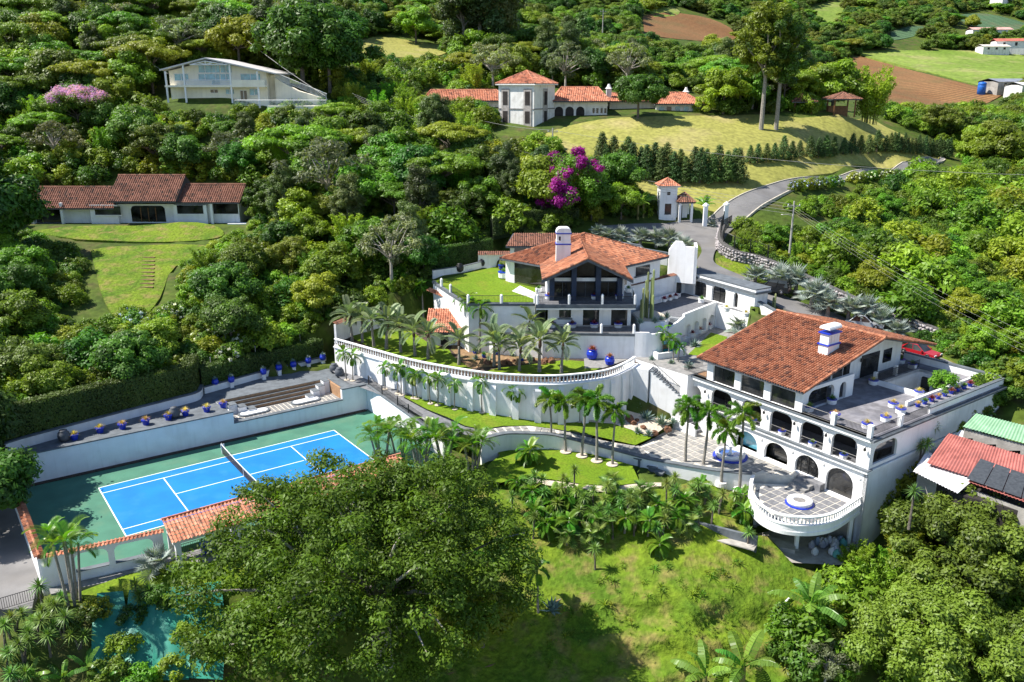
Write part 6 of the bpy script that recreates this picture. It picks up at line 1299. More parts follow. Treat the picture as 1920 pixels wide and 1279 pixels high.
b5 = ground(234,140); p5 = pole(b5, 7.5, 'wooden utility pole left of the cream house')
CAB = mat('cable', (.22,.22,.21), .6, .1, 1)
def cable(a, b, sag, label, r=.03, n=18):
    m = MB(Vector); P = [a.lerp(b,i/n)-Vector((0,0,sag*4*(i/n)*(1-i/n))) for i in range(n+1)]; o = a.copy(); m.fr = lambda q: Vector(q)-o
    m.tube(P, r, 4); ob = m.build('power_cable', CAB); ob.location = o; tag(ob, label, 'cable', 'power cables'); return ob
pl = D(660,175,172); pr = D(2050,680,80)
for k in range(4): cable(pl+Vector((.5*k,0,-.5*k)), p1+Vector((.3*k-.5,0,-.5*k)), 2.5, 'thin power cable strung down the wooded hillside to the lamp pole', .018); cable(p1+Vector((.3*k-.5,0,-.5*k)), pr+Vector((0,0,-.75*k)), 1.0, 'thin power cable running from the lamp pole over the hedge', .010)
cable(p2, D(2000,330,120), 1.5, 'single power cable crossing the pine bank from the lawn pole', .025); cable(D(420,40,200), D(610,180,165), .6, 'power cable descending behind the cream house', .05); cable(p5, D(318,140,174), .4, 'power cable joining the wooden pole to the cream house', .05); cable(p3, p2, 1.0, 'power cable between the bamboo pole and the lawn pole', .03)
# stone retaining wall beside the driveway with fence
STN = mat('pale_field_stone', (.36,.33,.33), .9, .25, 2.5, .3)
RW_ = smooth_path([tuple(q) for q in gp((1352,440),(1347,468),(1372,488),(1418,500),(1470,520),(1530,548),(1600,580),(1680,612),(1760,642))],6)
sw_ = thing('stone_wall', 'grey field stone retaining wall below the hedge along the driveway', 'wall', RW_[20]); fS = rel(sw_)
m = MB(fS); m.strip([q[:2] for q in RW_], -.2,.5, [q[2]-.5 for q in RW_], [q[2]+1.6 for q in RW_]); m.build('core', mat('dark_mortar',(.10,.095,.09),.95,.2,3), sw_)
st_me = []
for k in range(6):
    b_ = MB(); b_.lathe([(.10,-.13),(.23,-.11),(.26,0),(.22,.11),(.08,.14)], 6, sx=rnd.uniform(.9,1.4), sy=.8); st_me.append(b_.mesh('stone', STN))
R2 = resample(RW_, .42); c = 0
for i,q in enumerate(R2):
    nr_ = normals([R2[max(i-1,0)],R2[min(i+1,len(R2)-1)]])[0]
    for r_ in range(4):
        if i*4+r_ >= 1600: break
        p = (q[0]-nr_[0]*.18+rnd.uniform(-.1,.1), q[1]-nr_[1]*.18+rnd.uniform(-.1,.1), q[2]+.25+r_*.37+rnd.uniform(-.06,.06))
        if c < 298: o = obj('stone', rnd.choice(st_me), sw_, fS(p)); o.rotation_euler = (rnd.uniform(-.5,.5),rnd.uniform(-.5,.5),rnd.random()*6); c += 1
        else:
            if c == 298: rest = MB(fS); c += 1
            rest.lathe([(.10,-.13),(.23,-.11),(.26,0),(.22,.11),(.08,.14)], 6, p, rnd.uniform(.9,1.3), rnd.uniform(.8,1.1))
if c > 298: stuff(rest.build('stone_courses', STN, sw_))
fe = thing('mesh_fence', 'dark wire fence with posts above the stone wall', 'fence', RW_[0]); m = MB(rel(fe)); F8 = [(q[0]+.3,q[1]+.3,q[2]) for q in RW_[:22]]; railing(m, [q[:2] for q in F8], [q[2]+1.6 for q in F8], 1.7, .3, .03, .014); m.build('wire_panel', IRON, fe)
for q in F8[::4]: m = MB(rel(fe)); m.box(q[0]-.06,q[0]+.06,q[1]-.06,q[1]+.06,q[2],q[2]+3.5); m.build('post', IRON, fe)
dw = thing('driveway_wall', 'white wall with dark coping between the driveway and the arcade house', 'wall', A(1500,600,9)); fD = rel(dw)
P = [(1418,565,10.6),(1460,588,10.0),(1510,600,9.6),(1560,618,9.0),(1600,634,8.4)]; PD = [tuple(A(*q))[:2] for q in P]
m = MB(fD); m.strip(PD, 0,.35, 4,[q[2] for q in P]); m.build('wall', WHITE, dw); m = MB(fD); m.strip(PD, -.08,.45, [q[2]+.003 for q in P],[q[2]+.14 for q in P]); m.build('coping', COPING, dw)
# boundary fence posts in the hedge
for k in range(14):
    q = A(70+k*42, 806-k*11.6, 4.2); t = thing('fence_post', 'thin pale fence post standing against the dark hedge', 'post', q+Vector((-.9,1.2,-.3)), group='fence posts in front of the hedge'); m = MB(); m.tube([(0,0,-1),(0,0,2.6)],.04,6); m.build('tube', POLE, t); m = MB(); m.lathe([(.06,2.6),(.02,2.68)],6); m.build('cap', POLE, t)
# dark round boulders / urns as garden ornaments
for (x,y,z,lb) in ((455,707,3,'black rounded stone urn on the shaded terrace walk'),(121,826,3,'black stone drum near the end of the terrace walk'),(328,782,3,'large black stone ball on the terrace walk'),(627,698,3,'tall dark urn beside the palms at the wall end'),(637,706,3,'squat dark urn beside the palms at the wall end'),(1241,650,6.3,'black curved stone sculpture beside the small lawn'),(862,509,12,'black cone stone against the upper lawn wall'),(903,499,12,'black figure sculpture on the upper lawn')):
    q = A(x,y,z); t = thing('stone_urn', lb, 'urn', q); m = MB(); m.lathe([(.3,0),(.5,.15),(.58,.5),(.5,.85),(.33,1.0),(.36,1.08)],14); m.build('bowl', CHAR if z != 12 else IRON, t, True); m = MB(); m.lathe([(.32,-.02),(.32,.001)],12); m.build('foot', IRON, t)
# ------------------------------------------------------------------ plants
rg = np.random.default_rng(11)
BARK = mat('grey_bark', (.13,.11,.09), .95, .3, 4, .5); BARKP = mat('pale_palm_trunk', (.24,.22,.19), .9, .2, 5, .4, 12); BARKW = mat('bleached_branch', (.34,.31,.27), .9, .2, 4)
G_BROAD = leaf_mat('broad_leaf', (.040,.086,.009), (.090,.115,.010)); G_LIGHT = leaf_mat('light_leaf', (.080,.145,.009), (.135,.160,.012)); G_OLIVE = leaf_mat('olive_leaf', (.058,.090,.010), (.095,.115,.012), .5, .3)
G_BAMB = leaf_mat('bamboo_leaf', (.095,.175,.012), (.15,.19,.018)); G_EUC = leaf_mat('eucalypt_leaf', (.045,.075,.022), (.08,.10,.028)); G_GREY = leaf_mat('grey_leaf', (.10,.115,.055), (.14,.13,.06)); G_PINE = leaf_mat('cypress_leaf', (.034,.066,.015), (.055,.085,.016), .6, .15)
G_HEDGE = leaf_mat('hedge_leaf', (.028,.058,.008), (.04,.07,.008), .6, .2); G_PALM = leaf_mat('palm_leaf', (.055,.13,.012), (.09,.14,.015), .35, .35); G_TRI = leaf_mat('greygreen_palm_leaf', (.115,.15,.085), (.13,.15,.07), .45, .3); G_SILV = leaf_mat('silver_palm_leaf', (.21,.255,.235), (.23,.26,.20), .5, .2, .4, .01, 1.05)
G_SWORD = leaf_mat('sword_leaf', (.075,.135,.028), (.10,.14,.03), .4, .25); G_AGAVE = leaf_mat('agave_leaf', (.15,.22,.20), (.16,.21,.17), .5, .1, .3, .01, 1.1); G_BANAN = leaf_mat('banana_leaf', (.07,.15,.02), (.11,.17,.03), .35, .4); G_CACT = leaf_mat('cactus_skin', (.12,.145,.06), (.14,.15,.06), .6, .0, .3)
G_MAG = leaf_mat('magenta_bract', (.36,.012,.34), (.42,.02,.36), .6, .4, .4, .02, 1); G_LILAC = leaf_mat('lilac_flower', (.42,.20,.52), (.46,.24,.52), .6, .4, .3, .02, 1); G_WHT = leaf_mat('white_flower', (.72,.72,.66), (.70,.72,.60), .6, .3, .2, .0, 1); G_BLUF = leaf_mat('blue_flower', (.42,.5,.75), (.6,.62,.75), .6, .3, .2, .02, 1); G_RED = leaf_mat('red_leaf', (.16,.03,.035), (.13,.05,.03), .45, .2); G_STRAW = leaf_mat('straw_tuft', (.34,.25,.08), (.28,.24,.07), .7, .3, .3)
def leaves(C, N, L, Wd, tint, rs):
    """a diamond leaf for each centre C with normal N"""
    n = len(C); N = N/np.maximum(np.linalg.norm(N,axis=1,keepdims=True),1e-6)
    T = rs.normal(size=(n,3)); T -= (T*N).sum(1,keepdims=True)*N; T /= np.maximum(np.linalg.norm(T,axis=1,keepdims=True),1e-6); B = np.cross(N,T)
    L = (L*rs.uniform(.5,1.4,n))[:,None]; Wd = (Wd*rs.uniform(.7,1.2,n))[:,None]
    V = np.stack([C-T*L, C+B*Wd-N*L*.12, C+T*L, C-B*Wd-N*L*.12],1).reshape(-1,3)
    return V, np.arange(4*n).reshape(n,4), tint
def cloud(cent, rad, per, L, Wd, seed, flat=.75, out=1.0, shell=.55):
    rs = np.random.default_rng(seed); cent = np.asarray(cent,float); rad = np.asarray(rad,float); Cs=[];Ns=[];Ts=[]
    for c,r in zip(cent,rad):
        k = max(6,int(per*r*r)); d = rs.normal(size=(k,3)); d /= np.linalg.norm(d,axis=1,keepdims=True)
        q = d*(shell+(1-shell)*rs.random(k)[:,None])**.8*r; q += rs.normal(size=(k,3))*r*.16; q[:,2] *= flat
        Cs.append(c+q); nrm = d*out+rs.normal(size=(k,3))*.38; nrm[:,2] += .55; Ns.append(nrm)
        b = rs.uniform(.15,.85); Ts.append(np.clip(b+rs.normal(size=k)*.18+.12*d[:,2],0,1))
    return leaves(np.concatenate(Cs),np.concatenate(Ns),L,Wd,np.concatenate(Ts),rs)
def mesh_of(name, parts, mt):
    V=[];Fq=[];T=[];o=0
    for v,f,t in parts: V.append(v);Fq.append(f+o);T.append(t);o+=len(v)
    me = quads_mesh(name, np.concatenate(V), np.concatenate(Fq), np.concatenate(T)); me.materials.append(mt); return me
def limbs(mb, base, h, r, tips, lean=(0,0)):
    top = Vector((lean[0],lean[1],h)); mb.tube([base, (lean[0]*.3,lean[1]*.3,h*.5), top],[r,r*.75,r*.55],8)
    for t in tips:
        t = Vector(t); s = top.lerp(Vector((0,0,h*.55)), rnd.random()*.7); mid = s.lerp(t,.5)+Vector((rnd.uniform(-.4,.4),rnd.uniform(-.4,.4),rnd.uniform(-.2,.5)))
        mb.tube([s,mid,t],[r*.42,r*.26,r*.1],5,False)
PROTO = {}                                   # kind -> list of (trunk mesh, crown mesh)
def dome(rs, K, R_, H, z0, jit=.18, low=-.25):
    P=[];
    for i in range(K):
        z = low+(1-low)*((i+.5)/K); a = i*2.399+rs.uniform(-.5,.5); r = math.sqrt(max(0,1-z*z)) if z>0 else math.sqrt(max(0,1-(z*1.2)**2)); j = 1+rs.uniform(-jit,jit)
        P.append((R_*r*j*math.cos(a), R_*r*j*math.sin(a), z0+H*z*j))
    return P
def proto_tree(kind, seed, R_, H, z0, K, rr, per, L, Wd, mt, flat=.75, trunk=.28, bark=None, tips=9, jit=.3, low=-.25, shell=.5):
    rs = np.random.default_rng(seed); P = dome(rs,K,R_,H,z0,jit,low); rad = [R_*rr*rs.uniform(.45,1.4) for _ in P]
    if shell < .9:
        for _ in range(K//4): P.append((R_*.5*rs.normal(),R_*.5*rs.normal(),z0+H*.3*rs.normal())); rad.append(R_*rr)
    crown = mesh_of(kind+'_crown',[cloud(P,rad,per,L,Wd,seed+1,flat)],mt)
    m = MB(); limbs(m,(0,0,-1.5),z0*.85,trunk,[P[i] for i in rs.choice(len(P),tips,replace=False)]); tr = m.mesh(kind+'_trunk', bark or BARK)
    PROTO.setdefault(kind,[]).append((tr,crown))
for s in range(4): proto_tree('broad',20+s,3.6,3.0,4.6,34,.33,330,.26,.13,G_BROAD,.7)
for s in range(3): proto_tree('light',40+s,3.4,2.7,4.2,30,.33,300,.27,.13,G_LIGHT,.65)
for s in range(3): proto_tree('olive',50+s,3.6,2.6,4.6,38,.27,330,.2,.10,G_OLIVE,.6)
for s in range(2): proto_tree('fine',55+s,3.7,2.4,4.6,84,.2,1000,.125,.065,G_OLIVE,.75,.28,None,9,.3)
for s in range(2): proto_tree('umbrella',60+s,4.6,1.5,5.6,34,.24,360,.22,.09,G_LIGHT,.35,.25,None,14,.15,.0)
for s in range(2): proto_tree('euc',70+s,3.2,6.0,9.5,46,.36,230,.30,.10,G_EUC,.9,.35,BARKP,12,.25,-.6)
for s in range(2): proto_tree('sparse',80+s,3.4,2.8,4.8,26,.22,170,.2,.09,G_GREY,.6,.24,BARKW,24,.25,-.1)
for s in range(3): proto_tree('shrub',90+s,1.25,1.0,.75,14,.42,420,.15,.075,G_BROAD,.8,.06,None,5,.2,-.3)
for s in range(2): proto_tree('lshrub',95+s,1.25,1.1,.75,14,.42,400,.16,.075,G_LIGHT,.8,.06,None,5,.2,-.3)
def proto_pine(seed):
    rs = np.random.default_rng(seed); P=[];rad=[]
    for i in range(46):
        z = (i/45)**.9; r = 1.15*(1-z)**.8+.08; a = i*2.4; P.append((r*.72*math.cos(a)*rs.uniform(.7,1.2),r*.72*math.sin(a)*rs.uniform(.7,1.2),.35+4.2*z)); rad.append(.2+.42*r*.55)
    m = MB(); m.tube([(0,0,-.5),(0,0,4.4)],[.14,.03],6)
    PROTO.setdefault('pine',[]).append((m.mesh('cypress_trunk',BARK), mesh_of('cypress_crown',[cloud(P,rad,520,.13,.045,seed,.9)],G_PINE)))
for s in range(3): proto_pine(100+s)
def proto_bamboo(seed):
    rs = np.random.default_rng(seed); C=[];N=[];m = MB()
    for k in range(26):
        a = rs.uniform(0,6.28); r0 = 1.1*math.sqrt(rs.random()); l = rs.uniform(.5,1.9); h = rs.uniform(4.2,7.2); b = np.array([r0*math.cos(a),r0*math.sin(a),0])
        pts = [b+np.array([l*math.cos(a)*t**2.2,l*math.sin(a)*t**2.2,h*(t-.12*t**3)]) for t in np.linspace(0,1,7)]; m.tube([tuple(p) for p in pts[:6]],[.045]*5+[.02],4,False)
        for t in np.linspace(.25,1,34):
            p = b+np.array([l*math.cos(a)*t**2.2,l*math.sin(a)*t**2.2,h*(t-.12*t**3)]); w = .75*(1.15-t)+.12
            for _ in range(7): C.append(p+rs.normal(size=3)*[w,w,w*.55]*np.array(.55)); N.append(rs.normal(size=3)+[0,0,.5])
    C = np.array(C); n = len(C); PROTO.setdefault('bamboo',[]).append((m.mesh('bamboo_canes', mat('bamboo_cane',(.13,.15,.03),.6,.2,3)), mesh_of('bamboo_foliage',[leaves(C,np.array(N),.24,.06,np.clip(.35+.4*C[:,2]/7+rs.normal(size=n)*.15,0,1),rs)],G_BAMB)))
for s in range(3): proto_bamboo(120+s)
NAMES = {'broad':('broadleaf_tree','tree'),'light':('bright_green_tree','tree'),'olive':('olive_green_tree','tree'),'fine':('olive_green_tree','tree'),'umbrella':('umbrella_tree','tree'),'euc':('eucalyptus_tree','tree'),'sparse':('bare_branched_tree','tree'),'shrub':('shrub','shrub'),'lshrub':('bright_shrub','shrub'),'pine':('cypress','tree'),'bamboo':('bamboo_clump','bamboo')}
def plant(kind, loc, s, label, group=None, i=None, rz=None, zs=1.0):
    tr, cr = PROTO[kind][rnd.randrange(len(PROTO[kind])) if i is None else i]; nm, cat = NAMES[kind]
    t = thing(nm, label, cat, loc, rnd.random()*6.28 if rz is None else rz, group, (s,s,s*zs))
    obj('trunk' if kind not in ('bamboo',) else 'canes', tr, t); obj('crown' if kind not in ('shrub','lshrub','bamboo') else 'foliage', cr, t); return t
# ---- palms: every frond its own part
def frond_mesh(name, mt, L=2.4, n=34, ll=.55, wd=.045, droop=1.1, vee=.5, bushy=False, seed=1):
    rs = np.random.default_rng(seed); V=[];Fq=[];T=[]
    def pt(t): return np.array([L*t*(1-.22*droop*t*t), 0, L*(.30*t-.62*droop*t*t*.75)])
    pr = None; sp = [pt(t) for t in np.linspace(0,1,9)]
    for a,b in zip(sp,sp[1:]):
        o = len(V); r = .025; V += [a+[0,r,0],a-[0,r,0],b-[0,r*.7,0],b+[0,r*.7,0]]; Fq.append((o,o+1,o+2,o+3)); T.append(.6)
    for i in range(n):
        t = .14+.86*(i+.5)/n; p = pt(t); d = pt(min(1,t+.02))-pt(t-.02); d /= np.linalg.norm(d); l = ll*(math.sin(math.pi*min(1,.12+t*.86))**.6+.15)
        for s in ((1,-1) if not bushy else (1,-1,.4,-.4)):
            ang = vee if not bushy else rs.uniform(-.3,1.3)
            side = np.array([0,s,0])*math.cos(ang)+np.array([-d[2],0,d[0]])*math.sin(ang)*(1 if not bushy else rs.choice([1,-.6])); dr = d*.55+side; dr /= np.linalg.norm(dr); dr2 = dr+np.array([0,0,-.45]); dr2 /= np.linalg.norm(dr2)
            m_ = p+dr*l*.5; e = m_+dr2*l*.5; w = np.cross(dr,[0,0,1.0]); w = w/np.linalg.norm(w)*wd*(1+rs.uniform(-.2,.2)); o = len(V)
            V += [p-w*.6,p+w*.6,m_+w,m_-w,e]; Fq += [(o,o+1,o+2,o+3),(o+3,o+2,o+4,o+4)]; tt = rs.uniform(.2,.9); T += [tt,tt]
    me = bpy.data.meshes.new(name); me.from_pydata([tuple(v) for v in V],[],[tuple(dict.fromkeys(f)) for f in Fq]); a = me.attributes.new('tint','FLOAT','FACE'); a.data.foreach_set('value',T); me.materials.append(mt); me.update(); return me
def fan_mesh(name, mt, Rr=1.05, pet=.9, n=26, seed=1):
    rs = np.random.default_rng(seed); m = MB(); cs=[]; m.tube([(0,0,0),(pet*.5,0,.03),(pet,0,-.02)],[.035,.028,.02],4,False); cs += [.7]*8
    for i in range(n):
        a = R(-165+330*(i+.5)/n); da = R(330/n*.40); r = Rr*(1-.22*abs(a)/math.pi)*rs.uniform(.9,1.08); c = (pet,0,-.02); zc = .42*abs(math.sin(a*.5))
        p = lambda rr,aa,z: (pet+rr*math.cos(aa), rr*math.sin(aa), -.02+z)
        m.add([c,p(r*.5,a-da,zc*.8),p(r*.5,a,zc*.8+.07),p(r,a+rs.uniform(-.05,.05),zc*1.4-.02*r),p(r*.5,a+da,zc*.8)],[(0,1,2),(0,2,4),(1,3,2),(2,3,4)]); cs += [rs.uniform(.2,.9)]*4
    return m.mesh(name, mt, False, cs[:len(m.f)])
FR = {'foxtail':[frond_mesh('frond',G_PALM,2.1,46,.42,.035,1.25,.4,True,s) for s in (1,2)],'small':[frond_mesh('frond',G_PALM,1.35,24,.42,.03,1.35,.55,False,s) for s in (3,4)],
      'tri':[frond_mesh('frond',G_TRI,2.9,40,.55,.035,.85,.7,False,s) for s in (5,6)],'areca':[frond_mesh('frond',G_PALM,2.3,30,.6,.024,1.15,.6,False,s) for s in (7,8)],'pygmy':[frond_mesh('frond',G_PALM,1.5,30,.4,.03,1.2,.5,False,s) for s in (9,10)],
      'silver':[fan_mesh('fan_leaf',G_SILV,.95,.75,22,s) for s in (1,2)],'fan':[fan_mesh('fan_leaf',G_SWORD,.75,.7,20,s) for s in (3,4)]}
def trunk_mesh(key, h, r0, r1, mt, ringed=True, shaft=None, bulge=0):
    m = MB(); n = max(4,int(h/.35)); m.tube([(0.04*math.sin(i*.5),.03*math.cos(i*.4),-.3+(h+.3)*i/n) for i in range(n+1)],[(r0+(r1-r0)*min(1,i/n*1.3))*(1+(.05 if i%2 and ringed else 0))+bulge*math.sin(math.pi*i/n) for i in range(n+1)],8); return m.mesh(key, mt, True)
def palm(kind, loc, h, nf, label, group, sc_=1.0, lo=-.25, hi=1.25, name='palm_tree', shaft=True, r=.13, base=True, fname='frond'):
    t = thing(name, label, 'palm', loc, rnd.random()*6.28, group, sc_*rnd.uniform(.9,1.1)); t.rotation_euler[0] = rnd.uniform(-.05,.05); t.rotation_euler[1] = rnd.uniform(-.05,.05)
    obj('trunk', trunk_mesh('palm_trunk',h,r*1.25,r*.8,BARKP), t)
    if shaft:
        m = MB(); m.lathe([(r*.85,h-.05),(r*1.15,h+.15),(r*.9,h+.6),(r*.5,h+.9)],8); m.build('crownshaft', mat('crownshaft_green',(.12,.19,.03),.5,.15,3) if kind != 'tri' else mat('brown_sheath',(.10,.06,.04),.9,.25,5), t, True); z = h+.75
    else: z = h+.05
    for k in range(nf):
        f = k/max(1,nf-1); el = hi+(lo-hi)*f**.85+rnd.uniform(-.12,.12); o = obj(fname, rnd.choice(FR[kind]), t, (0,0,z-.3*f)); o.rotation_euler = (rnd.uniform(-.25,.25),-el+.25,k*2.4+rnd.uniform(-.2,.2)); s = rnd.uniform(.85,1.12); o.scale = (s,s,s)
    return t
def sword_mesh(name, mt, n, L, wd, up0=1.45, up1=-.35, curve=.25, thick=0.0, seed=1):
    rs = np.random.default_rng(seed); m = MB(); cs = []
    for i in range(n):
        f = i/n; el = up0+(up1-up0)*f+rs.uniform(-.12,.12); a = i*2.39996+rs.uniform(-.2,.2); d = np.array([math.cos(a)*math.cos(el),math.sin(a)*math.cos(el),math.sin(el)]); w = np.array([-math.sin(a),math.cos(a),0])*wd; l = L*rs.uniform(.8,1.1); u = np.array([0,0,-curve*l]); nrm = np.cross(w,d); nrm = nrm/np.linalg.norm(nrm)*thick
        p0 = d*.05; p1 = d*l*.45+u*.12; p2 = d*l+u*.9
        m.add([tuple(p0-w*.7),tuple(p0+w*.7),tuple(p1+w),tuple(p1-nrm-0*w),tuple(p1-w),tuple(p2)],[(0,1,2,3),(0,3,4),(4,3,5),(3,2,5)]); cs += [rs.uniform(.2,.9)]*4
    return m.mesh(name, mt, False, cs)
SW = {'yucca':[sword_mesh('rosette',G_SWORD,60,.75,.035,1.5,-.7,.25,.0,s) for s in (1,2)],'agave':[sword_mesh('rosette',G_AGAVE,24,.9,.11,1.4,.05,-.02,.06,s) for s in (3,4)],'brom':[sword_mesh('rosette',G_RED,26,.55,.06,1.35,.2,.25,.02,5)],'tuft':[sword_mesh('tuft',G_STRAW,70,.5,.015,1.5,.3,.3,0,6)],'grn':[sword_mesh('rosette',G_SWORD,30,.5,.05,1.4,.1,.2,.02,7)],'grasst':[sword_mesh('tuft',leaf_mat('grass_tuft',(.085,.15,.012),(.13,.16,.02),.7,.4),16,.55,.022,1.45,.5,.5,0,8)]}
def yucca(loc, h, heads, label, group, s=1.0):
    t = thing('yucca', label, 'yucca', loc, rnd.random()*6.28, group, s)
    for k in range(heads):
        a = k*2.1; x,y = (.25*math.cos(a),.25*math.sin(a)) if heads > 1 else (.15*rnd.random(),0); hh = h*(1-.18*k); m = MB(); m.tube([(0,0,-.3),(x*.6,y*.6,hh*.5),(x*1.6,y*1.6,hh)],[.10,.07,.06],6); m.build('stem', BARK, t); o = obj('rosette', rnd.choice(SW['yucca']), t, (x*1.6,y*1.6,hh)); o.rotation_euler = (rnd.uniform(-.2,.2),rnd.uniform(-.2,.2),rnd.random()*6)
    return t
def banana_leaf(seed, L=2.3, wd=.30):
    rs = np.random.default_rng(seed); m = MB(); cs=[]; n = 12
    def pt(t): return np.array([L*t*(1-.15*t*t),0,L*(.75*t-.62*t*t)])
    for i in range(n):
        t0,t1 = .16+.84*i/n, .16+.84*(i+.86)/n; w0 = wd*math.sin(math.pi*(.08+.9*t0))**.6; w1 = wd*math.sin(math.pi*(.08+.9*min(.99,t1)))**.6
        for s in (1,-1):
            a,b = pt(t0),pt(t1); dz = np.array([.08,0,-.12-.12*rs.random()]); c = b+np.array([0,s*w1,0])+dz*abs(w1)/wd; d = a+np.array([0,s*w0,0])+dz*w0/wd; m.add([tuple(a),tuple(b),tuple(c),tuple(d)],[(0,1,2,3)]); cs.append(rs.uniform(.3,.8))
    sp = [pt(t) for t in np.linspace(0,1,7)]; k = len(m.f); m.tube([tuple(p) for p in sp],[.05,.04,.035,.03,.02,.015,.01],4,False); cs += [.95]*(len(m.f)-k); return m.mesh('leaf', G_BANAN, False, cs)
BAN = [banana_leaf(s) for s in (1,2,3)]
def banana(loc, h, nl, label, s=1.0, group=None):
    t = thing('banana_plant', label, 'banana plant', loc, rnd.random()*6, group, s); m = MB(); m.tube([(0,0,-.3),(0,0,h)],[.17,.11],7); m.build('stem', mat('banana_stem',(.16,.15,.05),.7,.3,3), t)
    for k in range(nl): o = obj('leaf', rnd.choice(BAN), t, (0,0,h-.1)); f = k/nl; o.rotation_euler = (rnd.uniform(-.2,.2),-(.75-1.0*f)+rnd.uniform(-.1,.1),k*2.4); sc__ = rnd.uniform(.8,1.15); o.scale = (sc__,)*3
    return t
def cactus(loc, hs, label, group=None):
    t = thing('column_cactus', label, 'cactus', loc, 0, group)
    for k,h in enumerate(hs):
        a = k*2.4; r = .12+.11*k**.6 if k else 0; m = MB(); n = 14; rr = .11
        pts = [(rr*.8,-.2),(rr,.2),(rr,h-.2),(rr*.75,h-.05),(rr*.2,h)]
        vs=[]; 
        for q,z in pts:
            for j in range(n): an = 2*math.pi*j/n; w = q*(1.12 if j%2 else .85); vs.append((r*math.cos(a)+w*math.cos(an), r*math.sin(a)+w*math.sin(an), z))
        m.add(vs,[(i*n+j,i*n+(j+1)%n,(i+1)*n+(j+1)%n,(i+1)*n+j) for i in range(4) for j in range(n)]+[tuple(range(4*n,5*n))]); m.build('stem', G_CACT, t, cols=[rnd.uniform(.3,.8) for _ in m.f])
    return t
def agave(loc, s, label, group=None):
    t = thing('agave', label, 'agave', loc, rnd.random()*6, group, s); obj('rosette', rnd.choice(SW['agave']), t); m = MB(); m.lathe([(.12,-.15),(.14,.1),(.06,.2)],8); m.build('core', G_AGAVE, t, cols=[.4]*len(m.f)); return t
_pot = {}
def pot(loc, style, pl, label, s=1.0, group=None, ps=1.0):
    if style not in _pot:
        P = []
        if style == 'white': prof = [(.30,0),(.36,.05),(.38,.42),(.42,.44),(.42,.5),(.34,.5)]; c = WHITE
        elif style == 'bluerim': prof = [(.34,0),(.40,.05),(.42,.46),(.36,.46)]; c = WHITE
        elif style == 'blue': prof = [(.2,0),(.36,.1),(.44,.4),(.36,.66),(.3,.72),(.36,.78),(.28,.78)]; c = BLUE
        else: prof = [(.22,0),(.3,.35),(.34,.36),(.34,.45),(.27,.45)]; c = BLUE
        m = MB(); m.lathe(prof,14); P.append(('pot',m.mesh('pot',c,False)))
        if style == 'bluerim': m = MB(); m.lathe([(.425,.41),(.44,.42),(.44,.475),(.36,.475)],14); P.append(('rim',m.mesh('rim',BLUE)))
        m = MB(); m.lathe([(prof[-1][0]*.99,prof[-1][1]-.09),(prof[-1][0]*.98,prof[-1][1]-.04)],12); P.append(('soil',m.mesh('soil',SOIL))); _pot[style] = (P, prof[-1][1]-.06)
    P, z = _pot[style]; t = thing('potted_plant', label, 'potted plant', loc, rnd.random()*6, group, s)
    for nm, me in P: obj(nm, me, t)
    o = obj('plant', rnd.choice(SW[pl]) if pl in SW else PROTO[pl][0][1], t, (0,0,z), rnd.random()*6, ps); return t
# ------------------------------------------------------------------ forest: real positions on the ground, kept off lawns, roads and roofs
def proj(X, Y, Z):
    d = Y*math.cos(PT)-(Z-CZ)*math.sin(PT); u = Y*math.sin(PT)+(Z-CZ)*math.cos(PT)
    return 960+F*X/d, 639.5-F*u/d, d
OPEN = [  # photo outlines of ground that carries no wood
 [(-200,690),(30,800),(370,725),(378,690),(615,645),(632,618),(700,596),(795,566),(803,512),(810,488),(925,470),(930,440),(1090,430),(1120,415),(1240,405),(1310,395),(1330,410),(1400,405),(1440,385),(1420,400),(1370,440),(1400,490),(1480,510),(1640,590),(1820,690),(1960,700),(1960,1400),(-200,1400)],
 [(30,440),(80,425),(40,380),(220,335),(460,345),(470,420),(425,440),(425,470),(340,500),(310,570),(260,605),(205,590),(165,500),(110,470)],
 [(300,200),(300,125),(530,130),(625,180),(625,205)],
 [(925,262),(925,160),(780,195),(780,165),(1340,165),(1345,215),(1570,212),(1640,215),(1700,240),(1790,285),(1800,300),(1700,318),(1620,330),(1540,345),(1480,360),(1440,380),(1330,420),(1250,395),(1140,340),(1070,295),(1010,262)],
 [(630,80),(700,66),(790,74),(845,90),(835,112),(740,115),(640,102)],[(1520,128),(1600,104),(1650,108),(1850,162),(1900,180),(1750,212),(1640,198),(1560,170)],[(1195,30),(1270,10),(1390,55),(1380,85),(1200,72)],
 [(1600,98),(1700,92),(1960,100),(1960,175),(1880,175),(1700,128)],[(1785,28),(1850,20),(1950,45),(1950,65),(1800,48)],[(1515,12),(1590,0),(1580,45),(1525,55)],[(1655,60),(1730,44),(1750,60),(1690,80)]]
PROT = [(40,322,470,440,139),(300,100,630,195,181),(925,125,1060,262,165),(1040,160,1345,220,170),(785,155,940,192,190),(1230,338,1310,415,136),(1040,215,1700,300,150),(620,60,850,110,245),(1380,300,1780,420,137),(930,430,1260,640,95),(810,455,1000,580,110),(1400,400,1500,520,110),(640,560,1000,700,99),(110,560,330,590,104),(160,455,345,590,118),(1490,185,1600,215,178),(1800,140,1920,180,280),(1330,420,1480,540,112),(1385,352,1470,420,149),(1470,330,1600,372,168),(1590,308,1700,342,190),(1690,285,1800,318,205),(1540,100,1700,205,285),(1690,120,1880,205,292),(1200,12,1390,80,350),(1600,92,1920,150,330),(1785,20,1920,62,460),(1800,140,1920,185,285),(1660,44,1750,78,420)]
